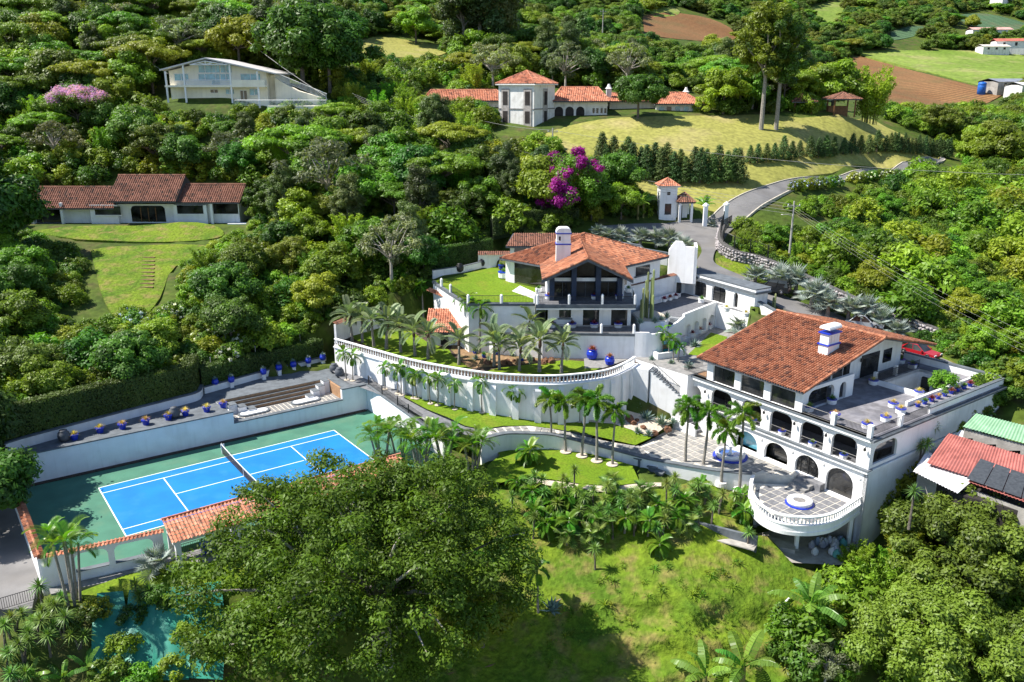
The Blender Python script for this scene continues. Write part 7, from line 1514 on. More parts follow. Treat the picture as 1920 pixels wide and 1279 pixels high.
KR = {'broad':(4.4,8.2),'light':(4.2,7.6),'olive':(4.3,7.8),'umbrella':(5.3,7.3),'euc':(4.2,16.5),'sparse':(4.2,8.2),'bamboo':(2.6,7),'shrub':(1.6,2.0),'lshrub':(1.6,2.0)}
def sample(step, y0, y1, jit, seed):
    rs = np.random.default_rng(seed); ys = np.arange(y0,y1,step); out=[]
    for i,y in enumerate(ys):
        w = 28+.72*y; xs = np.arange(-w,w,step)+(step/2 if i%2 else 0); out.append(np.c_[xs,np.full(len(xs),y)])
    P = np.concatenate(out); P += rs.uniform(-jit,jit,P.shape)*step; Z = hts(P[:,0],P[:,1]); px_,py_,d = proj(P[:,0],P[:,1],Z)
    ok = np.ones(len(P),bool)
    for r in OPEN: ok &= ~inpoly(px_,py_,r)
    for ring,_ in CUTS: ok &= ~inpoly(P[:,0],P[:,1],ring)
    return P[ok],Z[ok],px_[ok],py_[ok],d[ok],rs
def clear(px_,py_,d,Y,rr,hh):                 # would this crown hide a building or lawn the photo shows?
    x0,x1 = px_-rr*F/d, px_+rr*F/d; yt = py_-hh*F/d*.97
    for (a,b,c,e,Yp) in PROT:
        if Y < Yp and x1 > a+6 and x0 < c-6 and yt < e-6 and py_ > b: return False
    return True
P,Z,px_,py_,d,rs = sample(5.2, 84, 232, .42, 21); n_of = {}; ORD = np.argsort(d)
for i in ORD:
    x,y,z = P[i,0],P[i,1],Z[i]; X_,Y_ = px_[i],py_[i]; u = rs.random()
    if X_ < -120 or X_ > 2040: continue
    if X_ > 1360 and Y_ > 330: kd = ('lshrub','shrub','light','lshrub','bamboo')[int(u*5)]; s = rs.uniform(1.7,2.6) if 'shrub' in kd else rs.uniform(.45,.6); area = 'on the bushy slope right of the driveway'
    elif X_ > 1500: kd = 'light' if u < .4 else ('broad' if u < .8 else 'olive'); s = rs.uniform(.9,1.3); area = 'in the wood beyond the road bend'
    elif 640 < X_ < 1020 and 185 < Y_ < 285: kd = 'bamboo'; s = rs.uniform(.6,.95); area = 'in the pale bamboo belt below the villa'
    elif X_ < 650 and Y_ > 450: kd = ('broad','light','olive','bamboo','lshrub','light','shrub')[int(u*7)]; s = rs.uniform(.55,.9) if 'shrub' not in kd and kd != 'bamboo' else (rs.uniform(.6,.8) if kd == 'bamboo' else rs.uniform(1.5,2.2)); area = 'in the thicket between the court and the bungalow'
    elif Y_ > 215: kd = ('broad','light','bamboo','olive','light','sparse','umbrella','broad','lshrub','euc')[int(u*10)]; s = rs.uniform(.55,1.2) if 'shrub' not in kd and kd != 'euc' else (rs.uniform(1.8,2.6) if kd != 'euc' else rs.uniform(.45,.65)); area = 'in the wooded slope between the houses'
    else: kd = ('broad','umbrella','light','olive','umbrella','light','sparse','euc','bamboo')[int(u*9)]; s = rs.uniform(.7,1.4) if kd != 'euc' else rs.uniform(.6,.85); area = 'in the forest above the cream house'
    rr,hh = KR[kd][0]*s, KR[kd][1]*s
    if not clear(X_,Y_,d[i],y,rr,hh):
        kd = 'lshrub' if u < .5 else 'shrub'; s = rs.uniform(.8,1.4); rr,hh = KR[kd][0]*s,KR[kd][1]*s
        if not clear(X_,Y_,d[i],y,rr,hh): continue
    if n_of.get(kd,0) >= 290: continue
    n_of[kd] = n_of.get(kd,0)+1
    wd = {'broad':'dense dark green broadleaf tree','light':'bright green leafy tree','olive':'olive toned tree','umbrella':'flat crowned umbrella tree','sparse':'grey thin leaved tree','euc':'tall narrow eucalyptus','bamboo':'feathery bamboo clump','shrub':'dark rounded shrub','lshrub':'bright rounded shrub'}[kd]
    plant(kd, (x,y,z-.1), s, wd+' '+area, 'each '+wd+' '+area)
# undergrowth and the far woods, each one mass
def scatter(name, label, cat, pts, scl, idx, metas):
    me = bpy.data.meshes.new(name); me.from_pydata([tuple(p) for p in pts],[],[])
    for nm,ty,v in (('scl','FLOAT',scl),('idx','INT',idx),('rz','FLOAT',rg.uniform(0,6.28,len(pts)))): a = me.attributes.new(nm,ty,'POINT'); a.data.foreach_set('value',np.asarray(v))
    o = obj(name, me); pc = bpy.data.collections.new(name+'_source')
    for k,ml in enumerate(metas):
        s_ = bpy.data.objects.new('%s_piece_%02d' % (name,k), ml); pc.objects.link(s_)
    g = bpy.data.node_groups.new(name,'GeometryNodeTree'); g.interface.new_socket('Geometry',in_out='INPUT',socket_type='NodeSocketGeometry'); g.interface.new_socket('Geometry',in_out='OUTPUT',socket_type='NodeSocketGeometry'); N = g.nodes.new; lk = g.links.new
    gi,go = N('NodeGroupInput'),N('NodeGroupOutput'); ip = N('GeometryNodeInstanceOnPoints'); ci = N('GeometryNodeCollectionInfo'); ci.inputs[0].default_value = pc; ci.inputs[1].default_value = True; ci.inputs[2].default_value = True
    def at(nm,ty): q = N('GeometryNodeInputNamedAttribute'); q.data_type = ty; q.inputs[0].default_value = nm; return q.outputs[0]
    cx = N('ShaderNodeCombineXYZ'); lk(at('rz','FLOAT'),cx.inputs[2]); lk(gi.outputs[0],ip.inputs['Points']); lk(ci.outputs[0],ip.inputs['Instance']); ip.inputs['Pick Instance'].default_value = True; lk(at('idx','INT'),ip.inputs['Instance Index']); lk(cx.outputs[0],ip.inputs['Rotation']); lk(at('scl','FLOAT'),ip.inputs['Scale']); lk(ip.outputs[0],go.inputs[0])
    md = o.modifiers.new('scatter','NODES'); md.node_group = g; stuff(o); o['label'] = label; o['category'] = cat; return o
US_ = [PROTO[k][i][1] for k in ('shrub','lshrub') for i in range(2)]
P,Z,px_,py_,d,rs = sample(1.9, 40, 150, .5, 31); k = np.array([clear(a,b,c,y,1.3,1.6) for a,b,c,y in zip(px_,py_,d,P[:,1])],bool); P1 = np.c_[P,Z-.1][k]
P,Z,px_,py_,d,rs = sample(3.4, 150, 260, .5, 32); k = np.array([clear(a,b,c,y,2,2.6) for a,b,c,y in zip(px_,py_,d,P[:,1])],bool); P2 = np.c_[P,Z-.1][k]
PP = np.concatenate([P1,P2]); scatter('undergrowth','low leafy undergrowth covering the wooded slopes','undergrowth',PP,np.r_[rs.uniform(.6,1.15,len(P1)),rs.uniform(1.1,1.9,len(P2))],rs.integers(0,4,len(PP)),US_)
P,Z,px_,py_,d,rs = sample(5.0, 232, 620, .45, 33); k = (px_ > -150)&(px_ < 2080)&(py_ > -60)&(np.array([clear(a,b,c,y,3,5) for a,b,c,y in zip(px_,py_,d,P[:,1])],bool)); PF = np.c_[P,Z-.3][k]
FT = [PROTO['broad'][0][1],PROTO['broad'][1][1],PROTO['light'][0][1],PROTO['olive'][0][1],PROTO['olive'][1][1],PROTO['umbrella'][0][1],PROTO['broad'][2][1]]
scatter('far_woods','far woodland covering the hills','woodland',PF-np.array([0,0,1.6]),rs.uniform(.45,1.05,len(PF)),rs.integers(0,7,len(PF)),FT)
# grass tufts on the slope and banks
P = rs.uniform([-22,48],[34,74],(9000,2)); Z = hts(P[:,0],P[:,1]); k = inpoly(P[:,0],P[:,1],[tuple(q)[:2] for q in SG]); nz_ = np.array([mnoise.noise(Vector((a*.22,b*.22,0))) for a,b in P]); k &= nz_+rs.normal(size=len(P))*.12 > .12
scatter('grass_tufts','rough grass tufts on the steep slope','grass',np.c_[P,Z+.02][k],rs.uniform(.3,.75,k.sum()),np.zeros(k.sum(),int),[SW['grasst'][0]])
print('PLANTED', n_of, len(PP), len(PF), int(k.sum()))
make_terrain()
# ------------------------------------------------------------------ hedges
def hedge(name, label, path, w, z0, h, mt=G_HEDGE, dens=150, L=.13):
    """clipped hedge: dark core and a skin of leaves"""
    rs = np.random.default_rng(len(label)); p0 = Vector((path[0][0],path[0][1],z0[0] if isinstance(z0,list) else z0)); t = thing(name, label, 'hedge', p0)
    zs = z0 if isinstance(z0,list) else [z0]*len(path); m = MB(rel(t)); m.strip(path, .12, w-.12, [z-.6 for z in zs], [z+h-.15 for z in zs]); m.build('core', mat('hedge_core',(.012,.022,.006),.95,.3,3), t)
    C=[];N=[]; nr = normals(path)
    for i,(a,b) in enumerate(zip(path,path[1:])):
        a = np.array(a[:2]); b = np.array(b[:2]); l = np.linalg.norm(b-a); n = np.array(nr[i]); za,zb = zs[i],zs[i+1]
        for side,area in (('f',l*h),('t',l*w),('b',l*h*.4)):
            k = int(area*dens); f = rs.random(k); q = a+(b-a)*f[:,None]; zz = za+(zb-za)*f
            if side == 't': off = rs.random(k)*w; z = zz+h+rs.normal(size=k)*.07+.06*np.sin(q[:,0]*2.3)*np.sin(q[:,1]*1.9); nv = np.array([0,0,1.0])
            else: off = (0 if side == 'f' else w)+rs.normal(size=k)*.06+.07*np.sin(q[:,0]*3.1+zz*2); z = zz+rs.random(k)*h; nv = np.array([-n[0],-n[1],.2])*(1 if side == 'f' else -1)
            C.append(np.c_[q+n[None,:]*np.asarray(off)[:,None] if np.ndim(off) else q, z]); N.append(nv+rs.normal(size=(k,3))*.5)
    C = np.concatenate(C)-np.array(p0); N = np.concatenate(N); o = obj('foliage', mesh_of('hedge_foliage',[leaves(C,N,L,L*.55,np.clip(.45+.25*np.sin(C[:,0]*.9)+rs.normal(size=len(C))*.2,0,1),rs)],mt), t); return t
def off(path, d): return [(q[0]+n_[0]*d,q[1]+n_[1]*d) for q,n_ in zip(path, normals(path))]
hp = off(P_WKL, .45)
hedge('clipped_hedge','long dark clipped hedge above the garden wall of the tennis court',hp,1.4,3.7,3.3)
hedge('clipped_hedge','lower dark hedge behind the wall of blue agave pots',off(P_WKR,.45),1.4,3.6,2.2)
hq = [tuple(A(*q,12.4))[:2] for q in ((812,502),(866,495),(924,482))]; hedge('clipped_hedge','tall clipped green hedge wall beside the upper lawn',hq,1.3,12.0,3.0,leaf_mat('bright_hedge_leaf',(.04,.085,.008),(.05,.09,.01),.6,.25))
hedge('clipped_hedge','dark hedge behind the rear wing roof',[tuple(q)[:2] for q in (D(925,445,124),D(1000,438,126),D(1085,432,128))],1.5,[ht(D(925,445,124).x,124),ht(D(1000,438,126).x,126),ht(D(1085,432,128).x,128)],2.6)
# ------------------------------------------------------------------ the great tree in front
bt = thing('great_tree', 'huge spreading olive green tree in front of the tennis court', 'tree', ground(720,1240)); L0 = np.array(bt.location); C=[];Rd=[]
rs = np.random.default_rng(5)
for (px_,py_,Y,rx,ry,rz_,K) in ((655,1100,54,9.0,8,6.2,90),(640,950,59,6.2,5,3.6,46),(800,950,59,5.0,4.6,3.8,38),(880,1060,57,4.6,5,4.4,40),(455,1120,54,4.3,4.6,4.8,40),(520,990,58,4.2,4,3.0,26),(600,1240,50,8,6,4,46),(885,1030,59,3.4,3.5,3,18),(800,1170,53,4,4,3.5,20),(935,1000,60,2.4,2.5,2,10)):
    c = D(px_,py_,Y)
    for q in dome(rs,K,1,1,0,.12,-.55): C.append((c.x+q[0]*rx,c.y+q[1]*ry,c.z+q[2]*rz_)); Rd.append(rs.uniform(.6,1.55))
for _ in range(70):
    e = ((655,1080,55,8,6.5,5.5),(640,960,59,5,4,3),(800,940,60,4.2,3.6,3.2),(600,1200,51,6.5,5,3.5))[_%4]; c = D(*e[:3]); v = rs.normal(size=3); v /= np.linalg.norm(v); v[2] = abs(v[2])*.9+.05; v *= rs.uniform(.55,.98); C.append((c.x+v[0]*e[3],c.y+v[1]*e[4],c.z+v[2]*e[5])); Rd.append(rs.uniform(1.0,1.8))
for _ in range(46):
    c = D((690,740,620)[_%3],(1085,1020,1150)[_%3],(52.5,56,51)[_%3]); C.append((c.x+rs.normal()*2.6,c.y+rs.normal()*2.2,c.z+rs.normal()*.9+.6)); Rd.append(rs.uniform(.9,1.6))
C = np.array(C)-L0; G_GREAT = leaf_mat('great_tree_leaf',(.052,.092,.008),(.068,.104,.010),.5,.35,.7,.03,1.6); G_GREAT.node_tree.nodes['Principled BSDF'].inputs['Specular IOR Level'].default_value = .25
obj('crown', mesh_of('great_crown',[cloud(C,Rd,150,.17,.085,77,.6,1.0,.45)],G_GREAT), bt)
m = MB(); base = Vector((0,0,-1)); top = Vector(C.mean(0)); fork = Vector((0,0,4)).lerp(top,.22); m.tube([base,base.lerp(fork,.5),fork],[.9,.75,.65],10)
for i in range(0,len(C),9):
    t_ = Vector(C[i]); mid = fork.lerp(t_,.5)+Vector((rnd.uniform(-1,1),rnd.uniform(-1,1),rnd.uniform(.2,1.6))); m.tube([fork,mid,mid.lerp(t_,.6)+Vector((0,0,.3)),t_],[.26,.14,.08,.03],6,False)
m.build('trunk', BARKW, bt)
# smaller trees around it
for (px_,py_,kind,s,lb) in ((905,1215,'light',.8,'small glossy green tree under the edge of the great tree'),(1800,1160,'fine',1.5,'broad flat topped olive green tree below the tin roof'),(1885,1130,'fine',1.2,'olive green tree beside the broad flat topped one'),(1740,1330,'fine',1.35,'low olive brown tree at the foot of the slope'),(1890,1360,'fine',1.3,'olive brown tree beyond the low one at the slope foot'),(1640,1140,'bamboo',.8,'feathery bright green bamboo below the half round terrace'),(1600,1090,'bamboo',.6,'small feathery bamboo next to the terrace posts'),(1690,1080,'bamboo',.75,'pale bamboo between the terrace and the tin roof'),(1545,1290,'sparse',.55,'silvery leaved shrub tree at the bottom of the slope')):
    plant(kind, ground(px_,py_), s, lb)
for k,(px_,py_) in enumerate(((1480,1200),(1560,1200),(1620,1180),(1690,1180),(1740,1090),(1850,1060),(1910,1040),(1600,1270),(1680,1240),(1840,1260),(1720,990),(1660,1000),(1690,930),(1500,1260),(1580,1130),(1640,1230),(1910,1250),(1790,1290),(1910,1180),(1760,1240),(1690,1290),(1850,1200),(1720,1150),(1660,1080),(1880,950),(1640,960),(1530,1230),(1590,1240),(1860,1120),(1740,1040))):
    plant(('lshrub','shrub','lshrub','bamboo')[k%4], ground(px_,py_), (rnd.uniform(1.3,2.0) if k%4 < 3 else .5), ('bright leafy shrub in the thicket below the tin roofs','dark leafy shrub in the thicket below the tin roofs','bright leafy shrub in the thicket below the tin roofs','young bamboo shoot in the thicket below the tin roofs')[k%4], 'thicket right of the grass slope')
for k,(px_,py_,h,n,s,lb) in enumerate(((1512,1212,2.6,10,1.6,'tattered banana plant at the edge of the grass slope'),(1390,1300,1.6,8,1.6,'banana plant with upright leaves at the bottom edge of the grass'),(1320,1300,1.2,6,1.4,'small banana plant at the bottom edge of the grass'),(1590,1175,1.6,7,.9,'banana plant in the thicket behind the tattered one'),(1690,965,1.5,6,.8,'banana plant beside the white tin roof'),(1850,1190,1.2,6,.9,'banana plant between the olive green trees'),(915,1065,1.5,7,.9,'banana plant shaded by the great tree'),(1000,985,1.8,6,.8,'banana plant between the yuccas and the great tree'),(625,560,3.0,9,1.3,'tall banana plant against the forest behind the garden wall'))):
    banana(ground(px_,py_), h, n, lb, s)
for k,(x,y) in enumerate(((120,1285),(165,1265),(60,1285),(200,1290))): banana(ground(x,y), .8, 6, 'broad leaved banana plant among yuccas below the driveway', .8, 'bananas below the driveway')
# ------------------------------------------------------------------ palms
def lowp(x,y):
    q = A(x,y,-.5)
    for _ in range(4): q = A(x,y,lowz(q.x,q.y))
    return q
for k,(x,y,h) in enumerate(((1034,838,4.9),(1061,847,5.1),(1091,855,5.3),(1119,864,5.2),(1148,871,5.6))):
    q = lowp(x,y); palm('foxtail', q, h, 13, 'foxtail palm with pale slim trunk in the row along the path wall', 'foxtail palms along the path wall', 1.0)
    m = MB(); m.lathe([(.62,0),(.58,.06)],16); o = m.build('gravel_ring', GRAVEL); o.location = q+Vector((0,0,.02)); tag(o,'pale gravel ring around a foxtail palm foot','gravel ring','gravel rings on the lower lawn')
for k,(x,y,h) in enumerate(((1284,878,6.0),(1318,886,5.2),(1352,905,5.4),(1386,918,6.6))):
    q = lowp(x,y); palm('foxtail', q, h, 14, 'tall foxtail palm between the plaza fountain and the slope', 'foxtail palms below the plaza', 1.0)
    m = MB(); m.lathe([(.6,-.3),(.55,.1)],14); o = m.build('white_ring', PALEW); o.location = q; tag(o,'white ring edging around a palm foot below the plaza','palm ring','white palm rings below the plaza')
for k,(x,y) in enumerate(((721,722),(744,730),(751,733),(773,738),(780,739),(805,748),(818,751),(850,758),(900,764),(955,770),(969,771),(1007,774),(1021,775),(1081,780),(650,704),(661,706))):
    q = A(x,y,2.5)
    for _ in range(3): q = A(x,y,lawnz(q.x,q.y))
    q += Vector((.25,-1.25,0)); q.z = lawnz(q.x,q.y)
    m = MB(); m.lathe([(.34,0),(.3,.05)],12); o = m.build('gravel_ring', GRAVEL); o.location = q+Vector((0,0,.03)); tag(o,'small gravel ring around a wall palm foot','gravel ring','gravel rings along the retaining wall')
    palm('small', q, rnd.uniform(2.2,3.0), 9, 'small slim palm planted against the tall white retaining wall', 'small palms along the retaining wall', 1.0, -.4, 1.1, r=.07)
for k,(x,y) in enumerate(((680,642),(701,650),(725,654),(752,660),(778,667),(803,673),(860,684),(927,686),(937,692),(974,695),(1011,697),(1053,699),(990,660),(660,640))):
    palm('tri', A(x,y,5.95), rnd.uniform(2.2,2.8), 15, 'grey green palm with upright fronds on the balustrade garden', 'grey green palms in the balustrade garden', 1.0, -.1, 1.35, r=.17)
for k,(x,y,h) in enumerate(((885,655,3.8),(899,660,3.4),(870,640,3.2),(780,600,3.0),(795,605,3.4))): palm('small', A(x,y,5.95), h, 12, 'green feather palm rising among the grey palms by the garden hut', 'green palms in the balustrade garden', 1.25, -.4, 1.2, r=.1)
for k,(x,y) in enumerate(((1241,668),(1253,672),(1262,676),(1271,680))): palm('small', A(x,y,6.2), 2.4-.25*k, 9, 'small palm beside the plunge pool', 'small palms by the plunge pool', .9, -.3, 1.1, r=.07)
for k,(x,y,h,s) in enumerate(((1140,452,.5,1.2),(1165,455,.6,1.25),(1200,458,.6,1.3),(1230,462,.8,1.3),(1255,466,.8,1.2),(1415,535,.8,1.35),(1462,545,1.0,1.4),(1490,552,1.2,1.35),(1520,580,1.2,1.4),(1552,592,1.0,1.3),(1590,603,1.0,1.3),(1620,610,1.3,1.4),(1650,625,.9,1.3),(1680,640,.8,1.25),(1545,575,1.1,1.2),(1120,445,.5,1.1),(1335,425,.3,.6))):
    palm('silver', ground(x,y)+Vector((0,0,.1)), h, 16, 'silver blue fan palm lining the driveway', 'silver fan palms along the driveway', s, .0, 1.45, 'fan_palm', False, .2, True, 'fan_leaf')
palm('silver', A(1276,512,11.8), 2.8, 15, 'tall silver fan palm in front of the white screen wall', None, 1.3, -.1, 1.45, 'fan_palm', False, .17, True, 'fan_leaf'); palm('silver', A(1388,625,6.3), .6, 16, 'silver fan palm in the corner of the sunk court', None, 1.4, -.1, 1.45, 'fan_palm', False, .2, True, 'fan_leaf'); palm('silver', ground(294,1078), .9, 14, 'silver fan palm on the grass strip beside the court pavilion', None, 1.15, -.1, 1.45, 'fan_palm', False, .16, True, 'fan_leaf')
def areca(loc, ns, h, nf, label, s=1.0):
    t = thing('areca_palm', label, 'palm', loc, rnd.random()*6, None, s)
    for k in range(ns):
        a = k*2.4; x,y = .5*math.cos(a),.5*math.sin(a); hh = h*rnd.uniform(.75,1.1); tx,ty = x*2.0,y*2.0; m = MB(); m.tube([(x,y,-.3),((x+tx)/2,(y+ty)/2,hh*.5),(tx,ty,hh)],[.12,.10,.085],6); m.build('stem', BARKP, t)
        for j in range(nf): o = obj('frond', rnd.choice(FR['areca']), t, (tx,ty,hh)); o.rotation_euler = (rnd.uniform(-.2,.2),-(1.15-1.3*j/nf)+.2,j*2.4+k); o.scale = (rnd.uniform(.75,1.05),)*3
    return t
areca(ground(137,1128)+Vector((0,0,.2)), 6, 5.2, 7, 'clump of slender feather palms at the court corner', .95)
for (x,y,z,ns,h,lb) in ((715,858,0,5,2.8,'feather palm clump at the far end of the blue court'),(790,868,.3,6,2.6,'dense feather palm clump behind the great tree'),(835,860,.8,5,2.6,'feather palm clump beside the path start'),(885,872,.3,5,2.4,'feather palm clump next to the white planter wall'),(750,850,0,4,2.4,'feather palm clump between the court end and the great tree')): areca(A(x,y,z), ns, h, 7, lb)
YC = [(969,889),(991,898),(1008,894),(1035,911),(1050,896),(1076,885),(1083,902),(1111,914),(1144,887),(1151,916),(1175,920),(1199,938),(1230,933),(1249,916),(1253,955),(1006,942),(1044,942),(1087,955),(1114,953),(1149,975),(1000,975),(1026,970),(1063,986),(1116,1032),(1311,896),(1263,887),(1259,920),(1270,929),(1333,951),(1287,964),(1393,946),(1401,994),(1190,960),(1215,970),(1240,985),(1130,935),(1065,925),(1020,925),(1170,950),(1285,930),(1310,960),(960,925),(1235,1000),(1105,985)]+[(rnd.uniform(965,1260),rnd.uniform(900,975)) for _ in range(24)]+[(rnd.uniform(1260,1390),rnd.uniform(900,965)) for _ in range(9)]
for k,(x,y) in enumerate(YC):
    q = ground(x,y+38); h = rnd.uniform(1.3,2.3)
    if k%3 == 0: palm('pygmy', q, h*.75, 16, 'pygmy date palm on the bank below the lower lawn', 'pygmy palms on the bank', 1.0, -.6, 1.1, shaft=False, r=.09)
    elif k%7 == 1: palm('fan', q, h*.8, 13, 'green fan palm on the bank below the lower lawn', 'fan palms on the bank', 1.0, -.6, 1.1, shaft=False, r=.09, fname='fan_leaf')
    else: yucca(q, h, 1+(k%4 == 2), 'spiky yucca on the bank below the lower lawn', 'yuccas on the bank', 1.15)
palm('pygmy', lowp(994,868), 1.0, 20, 'bushy date palm on the lower lawn', None, 1.3, -.5, 1.1, shaft=False, r=.12); palm('small', ground(1010,1150), 3.0, 10, 'lone slim palm on the grass slope beside the great tree', None, 1.2, -.4, 1.1, r=.08)
agave(ground(1035,1145), 1.4, 'large blue grey agave on the grass slope')
for k,(x,y) in enumerate(((80,1135),(110,1150),(275,1128),(20,1195),(30,1180),(70,1205),(10,1215),(13,1262),(40,1290),(95,1230),(45,1240),(120,1195),(255,1120),(150,1215),(95,1170))): yucca(ground(x,y), rnd.uniform(.8,1.6), 1+k%3, 'spiky yucca clump on the steep bank below the driveway', 'yuccas below the driveway', 1.2)
for k,(x,y,h) in enumerate(((1745,860,1.6),(1722,880,1.2),(1705,985,1.4),(1755,820,1.3))): yucca(A(x,y,1.0), h+1.0, 1+k%2, 'yucca growing beside the neighbour tin roofs', 'yuccas by the tin roofs', 1.3)
# ------------------------------------------------------------------ cacti, agaves, rocks, pots
struct(drape('cactus_gravel', [tuple(A(*q))[:2] for q in ((1084,783,2.0),(1150,791,1.5),(1222,822,.25),(1266,798,.2),(1300,800,.2),(1300,785,.4),(1262,770,.8),(1235,752,1.2),(1180,742,1.6),(1150,752,1.8),(1100,772,2))], GRAVEL, .05, .7, lawnz)); cut([tuple(A(*q))[:2] for q in ((1084,783,2.0),(1150,795,1.5),(1222,825,.25),(1300,805,.2),(1300,770,.4),(1235,742,1.2),(1180,735,1.6))], -.8)
for k,(x,y,hs) in enumerate(((1175,745,(3.6,3.2,2.6)),(1187,748,(4.6,4.0,3.8,3.0)),(1200,752,(2.2,1.8,1.6)),(1230,770,(2.6,2.4,2.0)),(1232,757,(3.9,3.4)),(1245,760,(3.6,2.8)),(1258,762,(5.2,3.6)),(1270,766,(2.0,1.6)),(1222,762,(1.8,1.5,1.3)))):
    q = A(x,y,1.0); q.z = lawnz(q.x,q.y); cactus(q, hs, 'cluster of tall green column cacti below the white stair wall', 'column cacti below the stair')
for k,(x,y,hs) in enumerate(((1212,588,(5.6,4.6,3.4)),(1222,590,(6.0,5.0,3.0)),(1204,594,(4.0,2.6)),(1412,570,(2.4,2.0)),(1452,580,(2.0,1.5)))): cactus(A(x,y+8 if x < 1300 else y,9.5 if x < 1300 else 9.6), hs, 'very tall column cacti rising from the raised white planter' if x < 1300 else 'yellow green cacti against the driveway wall', 'cacti in the raised planter' if x < 1300 else 'cacti by the driveway wall')
for k,(x,y,s) in enumerate(((1212,788,1.3),(1240,793,1.35),(1262,790,.9),(1166,796,.8),(1195,806,.8),(1216,808,.9),(1180,772,.8),(1200,775,.9))):
    q = A(x,y,1.0); q.z = lawnz(q.x,q.y); agave(q, s, 'blue grey agave rosette in the gravel bed by the middle lawn', 'agaves in the gravel bed')
for k,(x,y,s) in enumerate(((1302,650,1.2),(1275,625+30,1.0),(1292,690,1.0),(1222,675,.7),(1258,682,.7))): agave(A(x,y,6.25), s, 'blue grey agave rosette around the plunge pool', 'agaves around the plunge pool')
for k,(x,y) in enumerate(((1200,600),(1228,598),(1240,594),(1250,590),(880,590),(900,592),(865,600),(905,600),(850,597))): agave(A(x,y+6 if x > 1000 else y,9.5 if x > 1000 else 8.45), rnd.uniform(.7,1.0), 'agave rosette in the raised white planter' if x > 1000 else 'agave rosette in the gravel bed left of the lower terrace', 'agaves in the raised planter' if x > 1000 else 'agaves left of the lower terrace')
for k in range(22): 
    x = rnd.uniform(880,1040); agave(A(x,682-abs(x-960)*.12-rnd.random()*22,5.95), rnd.uniform(.5,.9), 'agave rosette between the grey palms of the garden', 'agaves in the balustrade garden') if k%2 else pot(A(x,678-rnd.random()*20,5.9),'small','grn','low green succulent in the balustrade garden',.8,'succulents in the balustrade garden',1.6)
LAVA = mat('lava_rock',(.17,.085,.05),.95,.35,3,.6); rk = []
for k in range(4):
    m = MB(); m.lathe([(.2,-.2),(.5,-.1),(.55,.2),(.4,.45),(.15,.55)],8,sx=rnd.uniform(.8,1.3),sy=rnd.uniform(.7,1.1)); m.v = [tuple(c+rnd.uniform(-.09,.09) for c in v) for v in m.v]; rk.append(m.mesh('lava_rock',LAVA))
for k,(x,y) in enumerate(((1180,792),(1187,796),(1194,792),(1206,800),(1165,785),(1252,800),(1228,806),(1215,770),(1255,772),(1190,768))):
    q = A(x,y,1.0); q.z = lawnz(q.x,q.y); o = obj('lava_rock', rnd.choice(rk), None, q, rnd.random()*6, rnd.uniform(.5,1.1)); tag(o,'rough reddish brown lava rock in the gravel bed','rock','lava rocks in the gravel bed')
for k in range(14): x = rnd.uniform(900,1040); o = obj('lava_rock', rnd.choice(rk), None, A(x,683-rnd.random()*8,5.95), rnd.random()*6, rnd.uniform(.4,.9)); tag(o,'rough reddish brown lava rock among the grey palms','rock','lava rocks in the palm garden')
for k,(x,y) in enumerate(((405,731),(435,726),(495,711),(524,703),(551,697),(579,690),(606,684))):
    q = A(x,y,3.0); pd = thing('pot_pedestal','small white pedestal in front of the low garden wall','pedestal',q,SROT,'white pedestals on the terrace walk'); m = MB(); m.box(-.2,.2,-.2,.2,-.05,.55); m.build('block', WHITE, pd); m = MB(); m.box(-.24,.24,-.24,.24,.552,.6); m.build('cap', WHITE, pd)
    pot(q+Vector((0,0,.6)),'blue','agave','cobalt blue bowl with an agave on a white pedestal',.9,'blue agave bowls on the terrace walk',.55)
for k,(x,y) in enumerate(((140,824),(188,811),(230,804),(274,796),(316,787),(348,779),(388,772),(419,764))): pot(A(x,y,2.96),'small','tuft','blue pot of straw coloured grass on the terrace walk',1.3,'grass pots on the terrace walk',1.1)
for x in (1029,1073,1116,1161): pot(A(x,562,12.2)+Vector((0,.3,0)),'bluerim','brom' if x != 1073 else 'grn','white pot with blue bands on the balcony of the main house',1.1,'balcony pots',1.0)
for x in (1035,1073,1114,1159): pot(A(x,614,9.0),'bluerim','brom','white pot of dark red bromeliad on the lower terrace',1.15,'lower terrace pots',1.0)
for (x,y) in ((1010,548),(1012,530),(1178,548),(1182,532)): pot(A(x,y,12.2),'white','grn','white pot on the side of the balcony of the main house',1.0,'balcony side pots',1.2)
for k,(x,y,st_,pl_,s,lb) in enumerate(((945,521,'bluerim','grn',1.8,'large white pot with blue band on the upper lawn'),(1110,673,'blue','brom',1.5,'big cobalt urn with variegated plant on the garden paving'),(1143,684,'blue','brom',1.3,'big cobalt urn by the baluster rail end'),(1173,665,'bluerim','agave',1.3,'white pot with agave on the garden paving'),(940,504,'small','grn',1.3,'small blue pot at the corner of the upper lawn'),(1251,652,'small','grn',1.0,'blue pot standing on the plunge pool ledge'))): pot(A(x,y,12 if y < 530 else (6.3 if x > 1200 else 6.0)),st_,pl_,lb,s)
for k,(x,y,pl_) in enumerate(((1516,771,'grn'),(1559,757,'grn'),(1637,721,'tuft'),(1688,681,'grn'),(1710,690,'grn'),(1674,764,'tuft'),(1688,775,'tuft'),(1660,790,'tuft'),(1565,785,'tuft'),(1625,803,'tuft'),(1722,742,'tuft'))): pot(A(x,y,6.12),'bluerim',pl_,('white pot with blue rim and straw grass on the roof terrace' if pl_ == 'tuft' else 'white pot with blue rim and green succulent on the roof terrace'),1.15,'roof terrace %s pots' % ('grass' if pl_ == 'tuft' else 'succulent'),1.2)
